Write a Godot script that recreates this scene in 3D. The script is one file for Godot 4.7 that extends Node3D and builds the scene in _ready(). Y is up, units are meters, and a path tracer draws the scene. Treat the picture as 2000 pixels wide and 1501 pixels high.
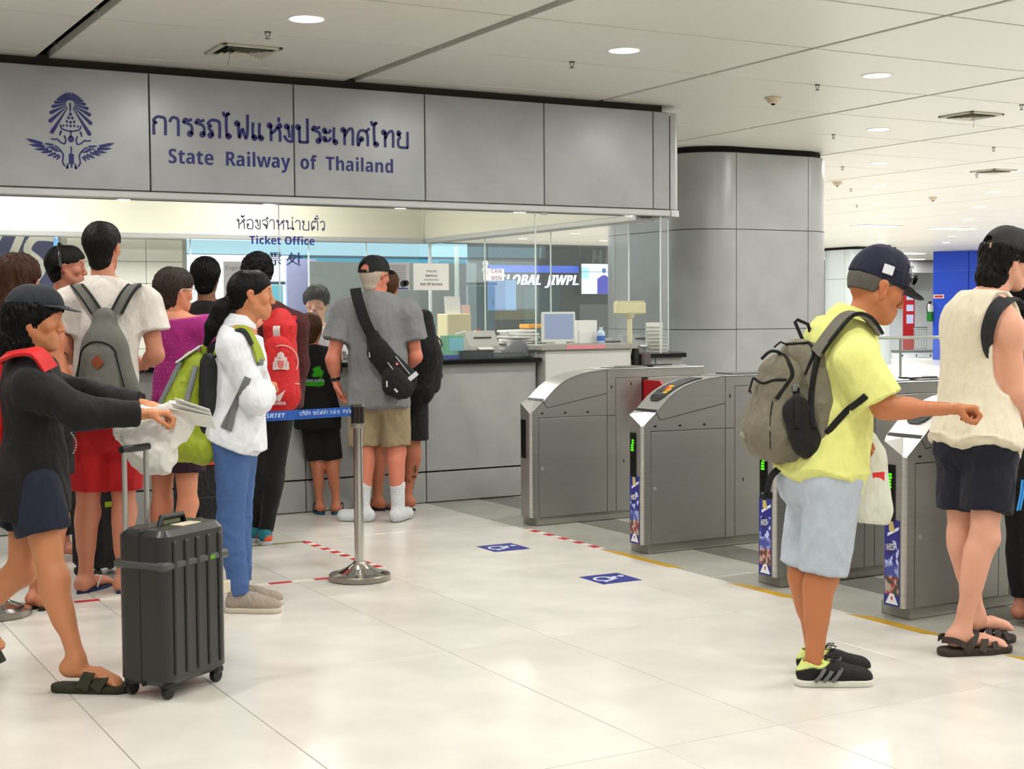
extends Node3D
# A station concourse: ticket office, queue, ticket gates. y up, metres; the camera stands at x = 0, z = 0.
const CEIL := 3.11
var M := {}
var used := {}
var jobs: Array = []
var rng := RandomNumberGenerator.new()

func _ready() -> void:
	rng.seed = 7
	make_camera_and_light()
	make_textures()
	build_floor()
	build_ceiling()
	build_shell()
	build_ticket_office()
	build_far()
	build_gates()
	build_queue_furniture()
	build_people()
	build_bags()
	build_office_things()
	run_jobs()

func make_camera_and_light() -> void:
	var cam := Camera3D.new()
	cam.name = "camera"
	cam.position = Vector3(0, 1.42, 0)
	cam.rotation = Vector3(-0.0496962, -0.507016, -0.0072001)
	cam.fov = 30.0954
	cam.near = 0.05
	cam.far = 200.0
	add_child(cam)
	var we := WorldEnvironment.new()
	we.name = "world"
	var e := Environment.new()
	e.background_mode = Environment.BG_COLOR
	e.background_color = Color(0.55, 0.56, 0.56)
	e.tonemap_mode = Environment.TONE_MAPPER_LINEAR
	e.tonemap_exposure = 1.12
	e.sdfgi_enabled = true
	e.ssao_enabled = true
	e.ssil_enabled = true
	we.environment = e
	add_child(we)
	# the ticket office's own ceiling panels
	for x: float in [0.4, 2.6, 4.8]:
		for z: float in [-11.0, -13.0]:
			var l := thing("office_light", "square white light panel in the ticket office ceiling above the sign board", "light panel", Vector3(x, 3.02, z), 0.0, "office ceiling light panels")
			part(l, "lamp_lens", boxm(Vector3(0.6, 0.012, 0.6), 0.002), glow("lamp_glow", Color(1.0, 0.99, 0.96), 5.0))
			area_lamp(l, Vector3(0, -0.02, 0), Vector2(0.58, 0.58), Vector3(-PI / 2, 0, 0), 3.2, Color(1.0, 0.995, 0.97))
	# the ceiling's downlights: a 2.17 x 2.28 m grid, and rows of long fittings far down the hall
	for i in range(-2, 12):
		for k in range(-4, 11):
			var p := Vector3(3.0 + 2.174 * i, CEIL, -7.79 - 2.283 * k)
			if p.x < 7.9 and p.z < -9.6 and p.z > -14.5:
				continue # over the ticket office
			if p.x > 8.2 and p.x < 11.0 and p.z < -11.2 and p.z > -14.2:
				continue
			if p.x - 0.75 * -p.z < -14.0 or p.x < -2.0 and p.z < -3.0:
				continue
			downlight(p, 2.1)

func downlight(p: Vector3, energy: float) -> void:
	var o := thing("downlight", "", "downlight", p, 0.0, "round white recessed downlights in the panelled ceiling")
	o.set_meta("label", "round white recessed ceiling downlight between panel joints, glowing white")
	for a in [[3.0, -7.79, "round downlight nearest the sign lettering, right of the hanging air vent"], [5.17, -7.79, "round downlight over the blank right half of the sign board"], [7.35, -7.79, "large round downlight above the smoke detector, left of the wire diffuser"], [9.52, -10.07, "round downlight just up and right of the column's top edge"], [13.87, -14.64, "round downlight right of the column, second below the smoke detector"]]:
		if absf(p.x - a[0]) < 0.2 and absf(p.z - a[1]) < 0.2: tag(o, a[2], "downlight", "round white recessed downlights in the panelled ceiling")
	var mb := MB.new()
	mb.lathe([Vector2(0.098, -0.004), Vector2(0.1, 0.0), Vector2(0.112, 0.0), Vector2(0.11, -0.006), Vector2(0.098, -0.004)], 28, Transform3D())
	part(o, "trim_ring", mb, mat("lamp_rim", Color(0.93, 0.93, 0.92), 0.4))
	var d := MB.new()
	d.disc(Vector3(0, -0.003, 0), 0.098, 28, Vector3.DOWN)
	part(o, "lamp_lens", d, glow("lamp_glow", Color(1.0, 0.99, 0.96), 5.0))
	var l := AreaLight3D.new()
	l.name = "lamp_light"
	l.area_size = Vector2(0.17, 0.17)
	l.area_normalize_energy = true
	l.light_energy = energy
	l.light_color = Color(1.0, 0.995, 0.98)
	l.area_range = 30.0
	l.area_attenuation = 2.0
	l.shadow_enabled = true
	l.rotation = Vector3(-PI / 2, 0, 0)
	l.position = Vector3(0, -0.012, 0)
	o.add_child(l)

# ---------------------------------------------------------------- helpers
func numbered(called: String) -> String:
	if not used.has(called):
		used[called] = 0
		return called
	used[called] += 1
	return "%s_%03d" % [called, used[called]]

func thing(called: String, label: String, category: String, at := Vector3.ZERO, turn := 0.0, group := "") -> Node3D:
	var o := Node3D.new()
	o.name = numbered(called)
	add_child(o)
	o.position = at
	o.rotation.y = turn
	tag(o, label, category, group)
	return o

func tag(o: Node, label: String, category: String, group := "") -> void:
	o.set_meta("label", label)
	o.set_meta("category", category)
	if group:
		o.set_meta("group", group)

func part(parent: Node, called: String, m, material: Material, at := Vector3.ZERO) -> MeshInstance3D:
	var o := MeshInstance3D.new()
	o.name = called
	o.mesh = m.mesh() if m is MB else m
	o.material_override = material
	o.position = at
	parent.add_child(o, true)
	return o

func single(called: String, m, material: Material, label: String, category: String, at := Vector3.ZERO, group := "") -> MeshInstance3D:
	var o := part(self, numbered(called), m, material, at)
	tag(o, label, category, group)
	return o

func structure(called: String, m, material: Material, at := Vector3.ZERO, label := "", category := "") -> MeshInstance3D:
	var o := part(self, called, m, material, at)
	o.set_meta("kind", "structure")
	if label:
		tag(o, label, category)
	return o

func mat(key: String, color := Color.WHITE, rough := 0.6, metal := 0.0, opts := {}) -> StandardMaterial3D:
	if M.has(key):
		return M[key]
	var m := StandardMaterial3D.new()
	m.resource_name = key
	m.albedo_color = color
	m.roughness = rough
	m.metallic = metal
	for k in opts:
		m.set(k, opts[k])
	M[key] = m
	return m

func glow(key: String, color: Color, energy: float) -> StandardMaterial3D:
	return mat(key, Color(0.9, 0.9, 0.9) if energy > 2.0 else Color(0.12, 0.12, 0.12), 0.4, 0.0, {"emission_enabled": true, "emission": color, "emission_energy_multiplier": energy})

func text(parent: Node, called: String, s: String, size: float, xf: Transform3D, material: Material, bold := true, width := 0.0, depth := 0.002) -> MeshInstance3D:
	var f := SystemFont.new()
	f.font_names = PackedStringArray(["Droid Sans"])
	f.font_weight = 700 if bold else 400
	var t := TextMesh.new()
	t.font = f
	t.text = s
	t.font_size = 64
	t.pixel_size = size / 64.0
	t.depth = depth
	t.curve_step = 3.0
	t.horizontal_alignment = HORIZONTAL_ALIGNMENT_CENTER
	var o := MeshInstance3D.new()
	o.name = called
	o.mesh = t
	o.material_override = material
	o.transform = xf
	if width > 0.0:
		var w := t.get_aabb().size.x
		o.transform = xf * Transform3D(Basis.from_scale(Vector3(width / w, 1, 1)), Vector3.ZERO)
	parent.add_child(o, true)
	return o

class MB:
	var v := PackedVector3Array()
	var n := PackedVector3Array()
	var uv := PackedVector2Array()
	var c := PackedColorArray()
	var i := PackedInt32Array()
	var tint := Color.WHITE

	func vert(p: Vector3, nn: Vector3, t := Vector2.ZERO) -> int:
		v.append(p); n.append(nn); uv.append(t); c.append(tint)
		return v.size() - 1

	func tri(a: Vector3, b: Vector3, d: Vector3) -> void: # counter-clockwise seen from outside
		var nn := (b - a).cross(d - a).normalized()
		var k := vert(a, nn); vert(b, nn); vert(d, nn)
		i.append_array([k, k + 2, k + 1])

	func quad(a: Vector3, b: Vector3, d: Vector3, e: Vector3) -> void:
		var nn := (b - a).cross(e - a).normalized()
		if nn == Vector3.ZERO:
			nn = (d - b).cross(e - b).normalized()
		var k := vert(a, nn, Vector2(0, 1)); vert(b, nn, Vector2(1, 1)); vert(d, nn, Vector2(1, 0)); vert(e, nn, Vector2(0, 0))
		i.append_array([k, k + 2, k + 1, k, k + 3, k + 2])

	func box(center: Vector3, size: Vector3, bevel := 0.0, basis := Basis()) -> MB:
		var h := size * 0.5
		var r := minf(bevel, minf(h.x, minf(h.y, h.z)) * 0.98)
		var P := func(sx: float, sy: float, sz: float, ax: int) -> Vector3:
			var q := Vector3(sx * h.x, sy * h.y, sz * h.z)
			if r > 0.0:
				if ax != 0: q.x -= sx * r
				if ax != 1: q.y -= sy * r
				if ax != 2: q.z -= sz * r
			return center + basis * q
		for s: float in [-1.0, 1.0]:
			var fx := [[-s, -1], [s, -1], [s, 1], [-s, 1]]
			quad(P.call(s, -1, s, 0), P.call(s, -1, -s, 0), P.call(s, 1, -s, 0), P.call(s, 1, s, 0))
			quad(P.call(-1, s, s, 1), P.call(1, s, s, 1), P.call(1, s, -s, 1), P.call(-1, s, -s, 1))
			quad(P.call(fx[0][0], -1, s, 2), P.call(fx[1][0], -1, s, 2), P.call(fx[2][0], 1, s, 2), P.call(fx[3][0], 1, s, 2))
		if r > 0.0:
			for s: float in [-1.0, 1.0]:
				for t: float in [-1.0, 1.0]:
					_edge(P.call(s, t, -1, 0), P.call(s, t, 1, 0), P.call(s, t, 1, 1), P.call(s, t, -1, 1), center)
					_edge(P.call(s, -1, t, 0), P.call(s, 1, t, 0), P.call(s, 1, t, 2), P.call(s, -1, t, 2), center)
					_edge(P.call(-1, s, t, 1), P.call(1, s, t, 1), P.call(1, s, t, 2), P.call(-1, s, t, 2), center)
					for w: float in [-1.0, 1.0]:
						var a: Vector3 = P.call(s, t, w, 0)
						var b: Vector3 = P.call(s, t, w, 1)
						var d: Vector3 = P.call(s, t, w, 2)
						if (b - a).cross(d - a).dot(a - center) < 0.0: tri(a, d, b)
						else: tri(a, b, d)
		return self

	func _edge(a: Vector3, b: Vector3, d: Vector3, e: Vector3, center: Vector3) -> void:
		if (b - a).cross(e - a).dot((a + b + d + e) * 0.25 - center) < 0.0: quad(a, e, d, b)
		else: quad(a, b, d, e)

	func disc(p: Vector3, r: float, seg: int, nn: Vector3) -> MB:
		var t := nn.cross(Vector3(1, 0, 0) if absf(nn.x) < 0.9 else Vector3(0, 0, 1)).normalized()
		var b := nn.cross(t)
		var k := vert(p, nn, Vector2(0.5, 0.5))
		for s in seg + 1:
			var a := TAU * s / seg
			vert(p + (t * cos(a) + b * sin(a)) * r, nn, Vector2(0.5 + 0.5 * cos(a), 0.5 + 0.5 * sin(a)))
		for s in seg:
			i.append_array([k, k + s + 2, k + s + 1])
		return self

	func lathe(pr: Array, seg: int, xf: Transform3D) -> MB: # profile of (radius, height), bottom to top on the outside
		for j in pr.size() - 1:
			var a: Vector2 = pr[j]
			var b: Vector2 = pr[j + 1]
			var t := (b - a).normalized()
			var nr := Vector2(t.y, -t.x)
			var k := v.size()
			for s in seg + 1:
				var g := TAU * s / seg
				var d := Vector3(cos(g), 0, -sin(g))
				var nn := (xf.basis * (d * nr.x + Vector3.UP * nr.y)).normalized()
				vert(xf * (d * a.x + Vector3.UP * a.y), nn, Vector2(float(s) / seg, 0))
				vert(xf * (d * b.x + Vector3.UP * b.y), nn, Vector2(float(s) / seg, 1))
			for s in seg:
				var q := k + 2 * s
				i.append_array([q, q + 1, q + 2, q + 2, q + 1, q + 3])
		return self

	func tube(pts: Array, radii, seg := 10, caps := true, flat := 1.0, side := Vector3.ZERO) -> MB:
		var m := pts.size()
		var k := v.size()
		var ref: Vector3 = side
		for j in m:
			var t: Vector3 = (pts[mini(j + 1, m - 1)] - pts[maxi(j - 1, 0)]).normalized()
			if ref == Vector3.ZERO or absf(ref.normalized().dot(t)) > 0.98:
				ref = Vector3.UP if absf(t.y) < 0.9 else Vector3.RIGHT
			var x: Vector3 = (ref - t * ref.dot(t)).normalized()
			var y := t.cross(x)
			ref = x
			var r: float = radii[j] if radii is Array else radii
			for s in seg:
				var g := TAU * s / seg
				vert(pts[j] + x * (cos(g) * r) + y * (sin(g) * r * flat), (x * cos(g) * flat + y * sin(g)).normalized(), Vector2(float(s) / seg, float(j) / m))
		for j in m - 1:
			for s in seg:
				var a := k + j * seg + s
				var b := k + j * seg + (s + 1) % seg
				i.append_array([a, a + seg, b, b, a + seg, b + seg])
		if caps:
			for e in 2:
				var base := k + (0 if e == 0 else (m - 1) * seg)
				var ce := Vector3.ZERO
				for s in seg: ce += v[base + s]
				var d: Vector3 = (pts[0] - pts[1]).normalized() if e == 0 else (pts[m - 1] - pts[m - 2]).normalized()
				var q := vert(ce / seg, d)
				for s in seg: vert(v[base + s], d)
				for s in seg:
					var a2 := q + 1 + s
					var b2 := q + 1 + (s + 1) % seg
					if e == 0: i.append_array([q, a2, b2])
					else: i.append_array([q, b2, a2])
		return self

	func strap(pts: Array, outs: Array, width: float, thick: float) -> MB: # flat webbing that lies on a surface; outs = surface normals
		var m := pts.size()
		var L := []
		for j in m:
			var t: Vector3 = (pts[mini(j + 1, m - 1)] - pts[maxi(j - 1, 0)]).normalized()
			var o: Vector3 = outs[j]
			var x := t.cross(o).normalized() * (width * 0.5)
			o = x.cross(t).normalized() * thick
			L.append([pts[j] - x, pts[j] + x, pts[j] + x + o, pts[j] - x + o])
		for j in m - 1:
			var a: Array = L[j]
			var b: Array = L[j + 1]
			for s in 4:
				var u := (s + 1) % 4
				quad(a[s], a[u], b[u], b[s])
		quad(L[0][3], L[0][2], L[0][1], L[0][0])
		quad(L[m - 1][0], L[m - 1][1], L[m - 1][2], L[m - 1][3])
		return self

	func prism(poly: PackedVector2Array, depth: float, xf: Transform3D, inset := 0.0) -> MB: # polygon in x,y pushed along +z; inset bevels the front
		var p := poly
		if Geometry2D.is_polygon_clockwise(p):
			p = p.duplicate(); p.reverse()
		var front := p
		if inset > 0.0:
			var of := Geometry2D.offset_polygon(p, -inset)
			if of.size() == 1 and of[0].size() == p.size():
				var q: PackedVector2Array = of[0]
				var best := 0
				for s in q.size():
					if q[s].distance_squared_to(p[0]) < q[best].distance_squared_to(p[0]): best = s
				front = PackedVector2Array()
				for s in q.size(): front.append(q[(s + best) % q.size()])
		var z1 := depth - inset
		for s in p.size():
			var a := p[s]
			var b := p[(s + 1) % p.size()]
			quad(xf * Vector3(a.x, a.y, 0), xf * Vector3(b.x, b.y, 0), xf * Vector3(b.x, b.y, z1), xf * Vector3(a.x, a.y, z1))
			if inset > 0.0:
				var fa := front[s]
				var fb := front[(s + 1) % p.size()]
				quad(xf * Vector3(a.x, a.y, z1), xf * Vector3(b.x, b.y, z1), xf * Vector3(fb.x, fb.y, depth), xf * Vector3(fa.x, fa.y, depth))
		for f in 2:
			var pp := p if f == 0 else front
			var ix := Geometry2D.triangulate_polygon(pp)
			for s in range(0, ix.size(), 3):
				var A: Array = []
				for w in 3:
					var q := pp[ix[s + w]]
					A.append(xf * Vector3(q.x, q.y, 0.0 if f == 0 else depth))
				var up := ((A[1] - A[0]) as Vector3).cross(A[2] - A[0]).dot(xf.basis.z) > 0.0
				if up == (f == 1): tri(A[0], A[1], A[2])
				else: tri(A[0], A[2], A[1])
		return self

	func stroke(line: Array, w: float, xf: Transform3D, depth := 0.003, sub := 6) -> MB: # a pen stroke as a thin raised band in the x,y plane
		var q := line
		if sub > 1 and line.size() > 2:
			q = []
			for s in line.size() - 1:
				var p0: Vector2 = line[maxi(s - 1, 0)]
				var p1: Vector2 = line[s]
				var p2: Vector2 = line[s + 1]
				var p3: Vector2 = line[mini(s + 2, line.size() - 1)]
				if line[0] == line[line.size() - 1]:
					if s == 0: p0 = line[line.size() - 2]
					if s == line.size() - 2: p3 = line[1]
				for t in sub:
					q.append(p1.cubic_interpolate(p2, p0, p3, float(t) / sub))
			q.append(line[line.size() - 1])
		var k := v.size()
		var up := xf.basis.z.normalized()
		for s in q.size():
			var a: Vector2 = q[maxi(s - 1, 0)]
			var b: Vector2 = q[mini(s + 1, q.size() - 1)]
			var t := (b - a).normalized()
			var e := Vector2.ZERO
			if s == 0: e = -t * w * 0.12
			if s == q.size() - 1: e = t * w * 0.12
			var o := Vector2(-t.y, t.x) * w * 0.5
			var p: Vector2 = q[s] + e
			vert(xf * Vector3(p.x + o.x, p.y + o.y, depth), up)
			vert(xf * Vector3(p.x - o.x, p.y - o.y, depth), up)
		for s in q.size() - 1:
			var g := k + 2 * s
			i.append_array([g, g + 2, g + 1, g + 1, g + 2, g + 3])
			quad(v[g], v[g + 2], v[g + 2] - up * depth, v[g] - up * depth)
			quad(v[g + 3], v[g + 1], v[g + 1] - up * depth, v[g + 3] - up * depth)
		return self

	func add(m: ArrayMesh, xf := Transform3D()) -> MB:
		for s in m.get_surface_count():
			var A := m.surface_get_arrays(s)
			var k := v.size()
			var vv: PackedVector3Array = A[Mesh.ARRAY_VERTEX]
			var nn: PackedVector3Array = A[Mesh.ARRAY_NORMAL]
			for j in vv.size():
				vert(xf * vv[j], (xf.basis * nn[j]).normalized())
			for j in A[Mesh.ARRAY_INDEX]: i.append(k + j)
		return self

	func mesh() -> ArrayMesh:
		var a := []
		a.resize(Mesh.ARRAY_MAX)
		a[Mesh.ARRAY_VERTEX] = v
		a[Mesh.ARRAY_NORMAL] = n
		a[Mesh.ARRAY_TEX_UV] = uv
		a[Mesh.ARRAY_COLOR] = c
		a[Mesh.ARRAY_INDEX] = i
		var m := ArrayMesh.new()
		m.add_surface_from_arrays(Mesh.PRIMITIVE_TRIANGLES, a)
		return m

func boxm(size: Vector3, bevel := 0.0, center := Vector3.ZERO) -> MB:
	return MB.new().box(center, size, bevel)

# ---------------------------------------------------------------- textures
var T := {}

func noise_tex(key: String, size: int, freq: float, oct: int, lo: float, hi: float, normal := false, bump := 4.0, kind := FastNoiseLite.TYPE_SIMPLEX_SMOOTH) -> NoiseTexture2D:
	var f := FastNoiseLite.new()
	f.noise_type = kind
	f.frequency = freq
	f.fractal_octaves = oct
	f.seed = 11
	var t := NoiseTexture2D.new()
	t.width = size
	t.height = size
	t.seamless = true
	t.noise = f
	if normal:
		t.as_normal_map = true
		t.bump_strength = bump
	else:
		var g := Gradient.new()
		g.set_color(0, Color(lo, lo, lo))
		g.set_color(1, Color(hi, hi, hi))
		t.color_ramp = g
	T[key] = t
	return t

func weave_texture(size: int, cells: int, amp: float) -> ImageTexture:
	var im := Image.create(size, size, false, Image.FORMAT_RGB8)
	for y in size:
		for x in size:
			var a := sin(TAU * x * cells / size)
			var b := sin(TAU * y * cells / size)
			var s := 0.5 + amp * a * b
			im.set_pixel(x, y, Color(s, s, s))
	im.bump_map_to_normal_map(6.0)
	return ImageTexture.create_from_image(im)

func brushed(size: int) -> ImageTexture:
	var im := Image.create(size, size, false, Image.FORMAT_RGB8)
	var r := RandomNumberGenerator.new()
	r.seed = 3
	for y in size:
		var base := r.randf_range(0.0, 1.0)
		var vv := base
		for x in size:
			vv = clampf(lerpf(vv, r.randf(), 0.08) * 0.98 + base * 0.02, 0.0, 1.0)
			var s := 0.90 + 0.10 * vv
			im.set_pixel(x, y, Color(s, s, s))
	return ImageTexture.create_from_image(im)

func make_textures() -> void:
	noise_tex("cloud", 256, 0.012, 4, 0.93, 1.0)
	noise_tex("mottle", 256, 0.05, 3, 0.94, 1.0)
	noise_tex("fold", 256, 0.013, 3, 0, 1, true, 5.0)
	var wr := noise_tex("wrinkle", 512, 0.009, 3, 0.0, 1.0)
	(wr.noise as FastNoiseLite).fractal_type = FastNoiseLite.FRACTAL_RIDGED
	noise_tex("fine", 256, 0.25, 2, 0, 1, true, 2.0)
	noise_tex("hairline", 256, 0.09, 3, 0.45, 1.0)
	T["weave"] = weave_texture(128, 32, 0.4)
	T["brushed"] = brushed(256)

func cloth(key: String, color: Color, rough := 0.85, scale := 9.0) -> StandardMaterial3D:
	return mat(key, color, rough, 0.0, {
		"albedo_texture": T.mottle, "normal_enabled": true, "normal_texture": T.fine, "normal_scale": 0.1, "uv1_triplanar": true, "uv1_scale": Vector3(2.2, 1.3, 2.2) * scale / 9.0,
		"rim_enabled": true, "rim": 0.25, "vertex_color_use_as_albedo": true, "heightmap_enabled": true, "heightmap_texture": T.wrinkle, "heightmap_scale": 0.7,
	})

func seen(p: Vector3, margin := 0.0) -> float: # distance from the camera of a point that it can see, else -1
	var b := Basis.from_euler(Vector3(-0.0496962, -0.507016, -0.0072001))
	var q := b.inverse() * (p - Vector3(0, 1.42, 0))
	if q.z > -0.3: return -1.0
	if absf(q.x / q.z) > 0.3583 + margin / -q.z or absf(q.y / q.z) > 0.2689 + margin / -q.z: return -1.0
	return -q.z

func pieces(parent: Node, called: String, spots: Array, mesh_of: Callable, most := 300) -> void:
	# the nearest pieces in view are parts of their own, the rest one joined part
	for s in spots:
		var d := -1.0
		for dx: float in [-0.5, 0.0, 0.5]:
			for dz: float in [-0.5, 0.0, 0.5]:
				var q := seen(s.at + Vector3(s.size.x * dx, 0, s.size.z * dz), 0.05)
				if q > 0.0: d = q
		s.d = d if d > 0.0 else 1e6
	spots.sort_custom(func(a, b): return a.d < b.d)
	var rest := MB.new()
	var shared := {}
	for k in spots.size():
		var s = spots[k]
		var key: String = str(s.size)
		if k < most and s.d < 1e5:
			if not shared.has(key): shared[key] = (mesh_of.call(s.size) as MB).mesh()
			part(parent, called, shared[key], s.m, s.at)
		else:
			rest.box(s.at + Vector3(0, s.size.y * s.get("hang", -0.5), 0), s.size)
	if rest.v.size() > 0:
		var o := part(parent, called + "s_beyond", rest, spots[0].m)
		o.set_meta("kind", "stuff")

# ---------------------------------------------------------------- the hall
func build_floor() -> void:
	var slab := structure("floor", boxm(Vector3(56, 0.2, 56), 0.0, Vector3(15, -0.1045, -20)), mat("grout", Color(0.62, 0.60, 0.56), 0.7), Vector3.ZERO, "polished cream tile floor of the station concourse with thin grey joints", "floor")
	var tones := []
	for k in 3:
		tones.append(mat("tile_%d" % k, Color(0.875, 0.86, 0.825).lightened(0.05 * (k - 1)), 0.22, 0.0, {"albedo_texture": T.cloud, "uv1_triplanar": true, "uv1_world_triplanar": true, "uv1_scale": Vector3.ONE * (0.55 + 0.1 * k), "metallic_specular": 0.45}))
	var grey := mat("tile_grey", Color(0.70, 0.70, 0.66), 0.2, 0.0, {"albedo_texture": T.cloud, "uv1_triplanar": true, "uv1_world_triplanar": true, "uv1_scale": Vector3.ONE * 0.8})
	var dark := mat("tile_dark", Color(0.47, 0.47, 0.44), 0.22, 0.0, {"albedo_texture": T.cloud, "uv1_triplanar": true, "uv1_world_triplanar": true, "uv1_scale": Vector3.ONE * 0.8})
	var spots := []
	var r := RandomNumberGenerator.new()
	r.seed = 5
	# cream field up to the gate line: slabs 1.02 and 0.51 wide, 1.55 deep
	var xs := []
	for k in range(-4, 1):
		xs.append([3.16 + 1.53 * k, 1.02, 0.0025])
		xs.append([3.16 + 1.53 * k + 1.02, 0.51, 0.0045])
	for zi in range(-2, 8):
		var z0 := -3.80 - 1.555 * zi
		for a in xs:
			var w: float = a[1]
			if a[0] + w > 4.5: w = 4.62 - a[0]
			spots.append({"at": Vector3(a[0] + w / 2, 0, z0 - 0.777), "size": Vector3(w - a[2], 0.02, 1.555 - 0.0045), "m": tones[r.randi() % 3]})
	var field := {"a": [4.62, 5.07, grey], "b": [5.07, 5.37, dark]}
	for zi in range(-6, 16):
		for key in field:
			var f: Array = field[key]
			spots.append({"at": Vector3((f[0] + f[1]) / 2, 0, -3.80 - 0.777 * zi - 0.39), "size": Vector3(f[1] - f[0] - 0.003, 0.02, 0.777 - 0.003), "m": f[2]})
	for xi in 17:
		for zi in range(-2, 24):
			spots.append({"at": Vector3(5.37 + 1.53 * (xi + 0.5), 0, -3.80 - 1.555 * (zi + 0.5)), "size": Vector3(1.53 - 0.004, 0.02, 1.555 - 0.004), "m": tones[1] if xi > 1 else grey})
	pieces(slab, "floor_tile", spots, func(s: Vector3): return MB.new().box(Vector3(0, -s.y / 2, 0), s, 0.0012))

func build_ceiling() -> void:
	var slab := structure("ceiling", boxm(Vector3(56, 0.3, 56), 0.0, Vector3(15, 3.42, -20)), mat("ceiling_void", Color(0.20, 0.19, 0.17), 0.9), Vector3.ZERO, "panelled metal ceiling of the concourse with recessed joints and round downlights", "ceiling")
	var tones := []
	for k in 3:
		tones.append(mat("panel_%d" % k, Color(0.90, 0.895, 0.87).lightened(0.03 * (k - 1)), 0.36, 0.0, {"metallic_specular": 0.5}))
	var spots := []
	var r := RandomNumberGenerator.new()
	r.seed = 9
	for xi in range(-3, 15):
		var x0 := 4.072 + 2.1615 * xi
		var g0 := 0.085 if xi < 1 else 0.042
		var g1 := 0.085 if xi + 1 < 1 else 0.042
		for zi in range(-8, 29):
			var z0 := -6.05 - 1.1385 * zi
			var a := x0 + g0 * 0.5
			var b := x0 + 2.1615 - g1 * 0.5
			spots.append({"at": Vector3((a + b) / 2, CEIL, z0 - 0.569), "size": Vector3(b - a, 0.055, 1.1385 - 0.024), "m": tones[r.randi() % 3], "hang": 0.5})
	pieces(slab, "ceiling_panel", spots, func(s: Vector3): return MB.new().box(Vector3(0, s.y / 2, 0), s, 0.003))
	# hangers and rails seen in the wide joint
	var rail := MB.new()
	for zi in range(-4, 4):
		rail.box(Vector3(4.072, CEIL + 0.052, -6.05 - 1.1385 * zi), Vector3(0.16, 0.012, 0.05))
		rail.box(Vector3(1.91, CEIL + 0.052, -6.05 - 1.1385 * zi), Vector3(0.16, 0.012, 0.05))
	part(slab, "joint_bracket", rail, mat("bracket", Color(0.25, 0.24, 0.22), 0.6, 0.3)).set_meta("kind", "stuff")
	var vent_m := mat("vent_white", Color(0.80, 0.79, 0.74), 0.5)
	var dark := mat("vent_dark", Color(0.06, 0.06, 0.055), 0.9)
	var vents := [[Vector3(2.99, CEIL, -8.88), "square white louvred air vent, partly hanging open, near the sign board", true], [Vector3(9.57, CEIL, -8.99), "square ceiling air diffuser right of the big column, with a wire hanging from it", true], [Vector3(13.62, CEIL, -12.43), "square air diffuser far along the ceiling at the right edge", false], [Vector3(13.6, CEIL, -17.0), "small square air diffuser far down the hall past the column", false]]
	for a in vents:
		var o := thing("air_vent", a[1], "air vent", a[0])
		var fr := MB.new()
		for s: float in [-1.0, 1.0]:
			fr.box(Vector3(s * 0.18, -0.008, 0), Vector3(0.03, 0.016, 0.39), 0.004)
			fr.box(Vector3(0, -0.008, s * 0.18), Vector3(0.39, 0.016, 0.03), 0.004)
		part(o, "frame", fr, vent_m)
		part(o, "duct", boxm(Vector3(0.34, 0.004, 0.34), 0, Vector3(0, -0.002, 0)), dark)
		for k in 4:
			var h := 0.145 - 0.036 * k
			var lv := MB.new()
			var y1 := -0.006
			var y2 := -0.026
			var h2 := h - 0.026
			for t in 4:
				var bs := Basis(Vector3.UP, t * PI / 2)
				lv.quad(bs * Vector3(-h, y2, h), bs * Vector3(h, y2, h), bs * Vector3(h2, y1, h2), bs * Vector3(-h2, y1, h2))
			part(o, "louvre", lv, vent_m)
		if a[2]:
			part(o, "wire", MB.new().tube([Vector3(-0.15, 0, 0.17), Vector3(-0.155, -0.05, 0.172), Vector3(-0.15, -0.09, 0.175), Vector3(-0.165, -0.14, 0.18)], 0.0018, 5), mat("wire_grey", Color(0.4, 0.38, 0.35), 0.7))
	var sm := [[Vector3(7.35, CEIL, -8.95), "cream round smoke detector on the ceiling left of the nearer diffuser"], [Vector3(15.97, CEIL, -15.73), "small cream smoke detector far down the hall ceiling"], [Vector3(12.9, CEIL, -14.4), "cream smoke detector beside the column's upper right edge"]]
	for a in sm:
		var o := thing("smoke_detector", a[1], "smoke detector", a[0])
		part(o, "base", MB.new().lathe([Vector2(0.0, -0.018), Vector2(0.062, -0.018), Vector2(0.068, -0.012), Vector2(0.068, 0)], 20, Transform3D()), mat("detector", Color(0.86, 0.80, 0.70), 0.5))
		part(o, "sensor_head", MB.new().lathe([Vector2(0.0, -0.05), Vector2(0.03, -0.05), Vector2(0.045, -0.04), Vector2(0.05, -0.018)], 20, Transform3D()), mat("detector", Color(0.86, 0.80, 0.70), 0.5))
		part(o, "grille", MB.new().lathe([Vector2(0.0, -0.062), Vector2(0.014, -0.062), Vector2(0.016, -0.05)], 12, Transform3D()), dark)
	for p in [Vector3(2.93, CEIL, -8.25), Vector3(5.09, CEIL, -8.30), Vector3(7.246, CEIL, -8.31), Vector3(9.41, CEIL, -10.56), Vector3(9.48, CEIL, -8.36), Vector3(11.68, CEIL, -10.66), Vector3(11.6, CEIL, -12.86), Vector3(13.8, CEIL, -15.13), Vector3(13.8, CEIL, -12.86), Vector3(16.0, CEIL, -17.4)]:
		var o := thing("sprinkler", "small grey metal sprinkler head hanging from a ceiling joint", "sprinkler", p, 0.0, "sprinkler heads in the ceiling joints")
		part(o, "pipe", MB.new().lathe([Vector2(0.02, -0.004), Vector2(0.022, 0.01)], 12, Transform3D()), mat("sprink", Color(0.35, 0.33, 0.3), 0.4, 0.7))
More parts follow.
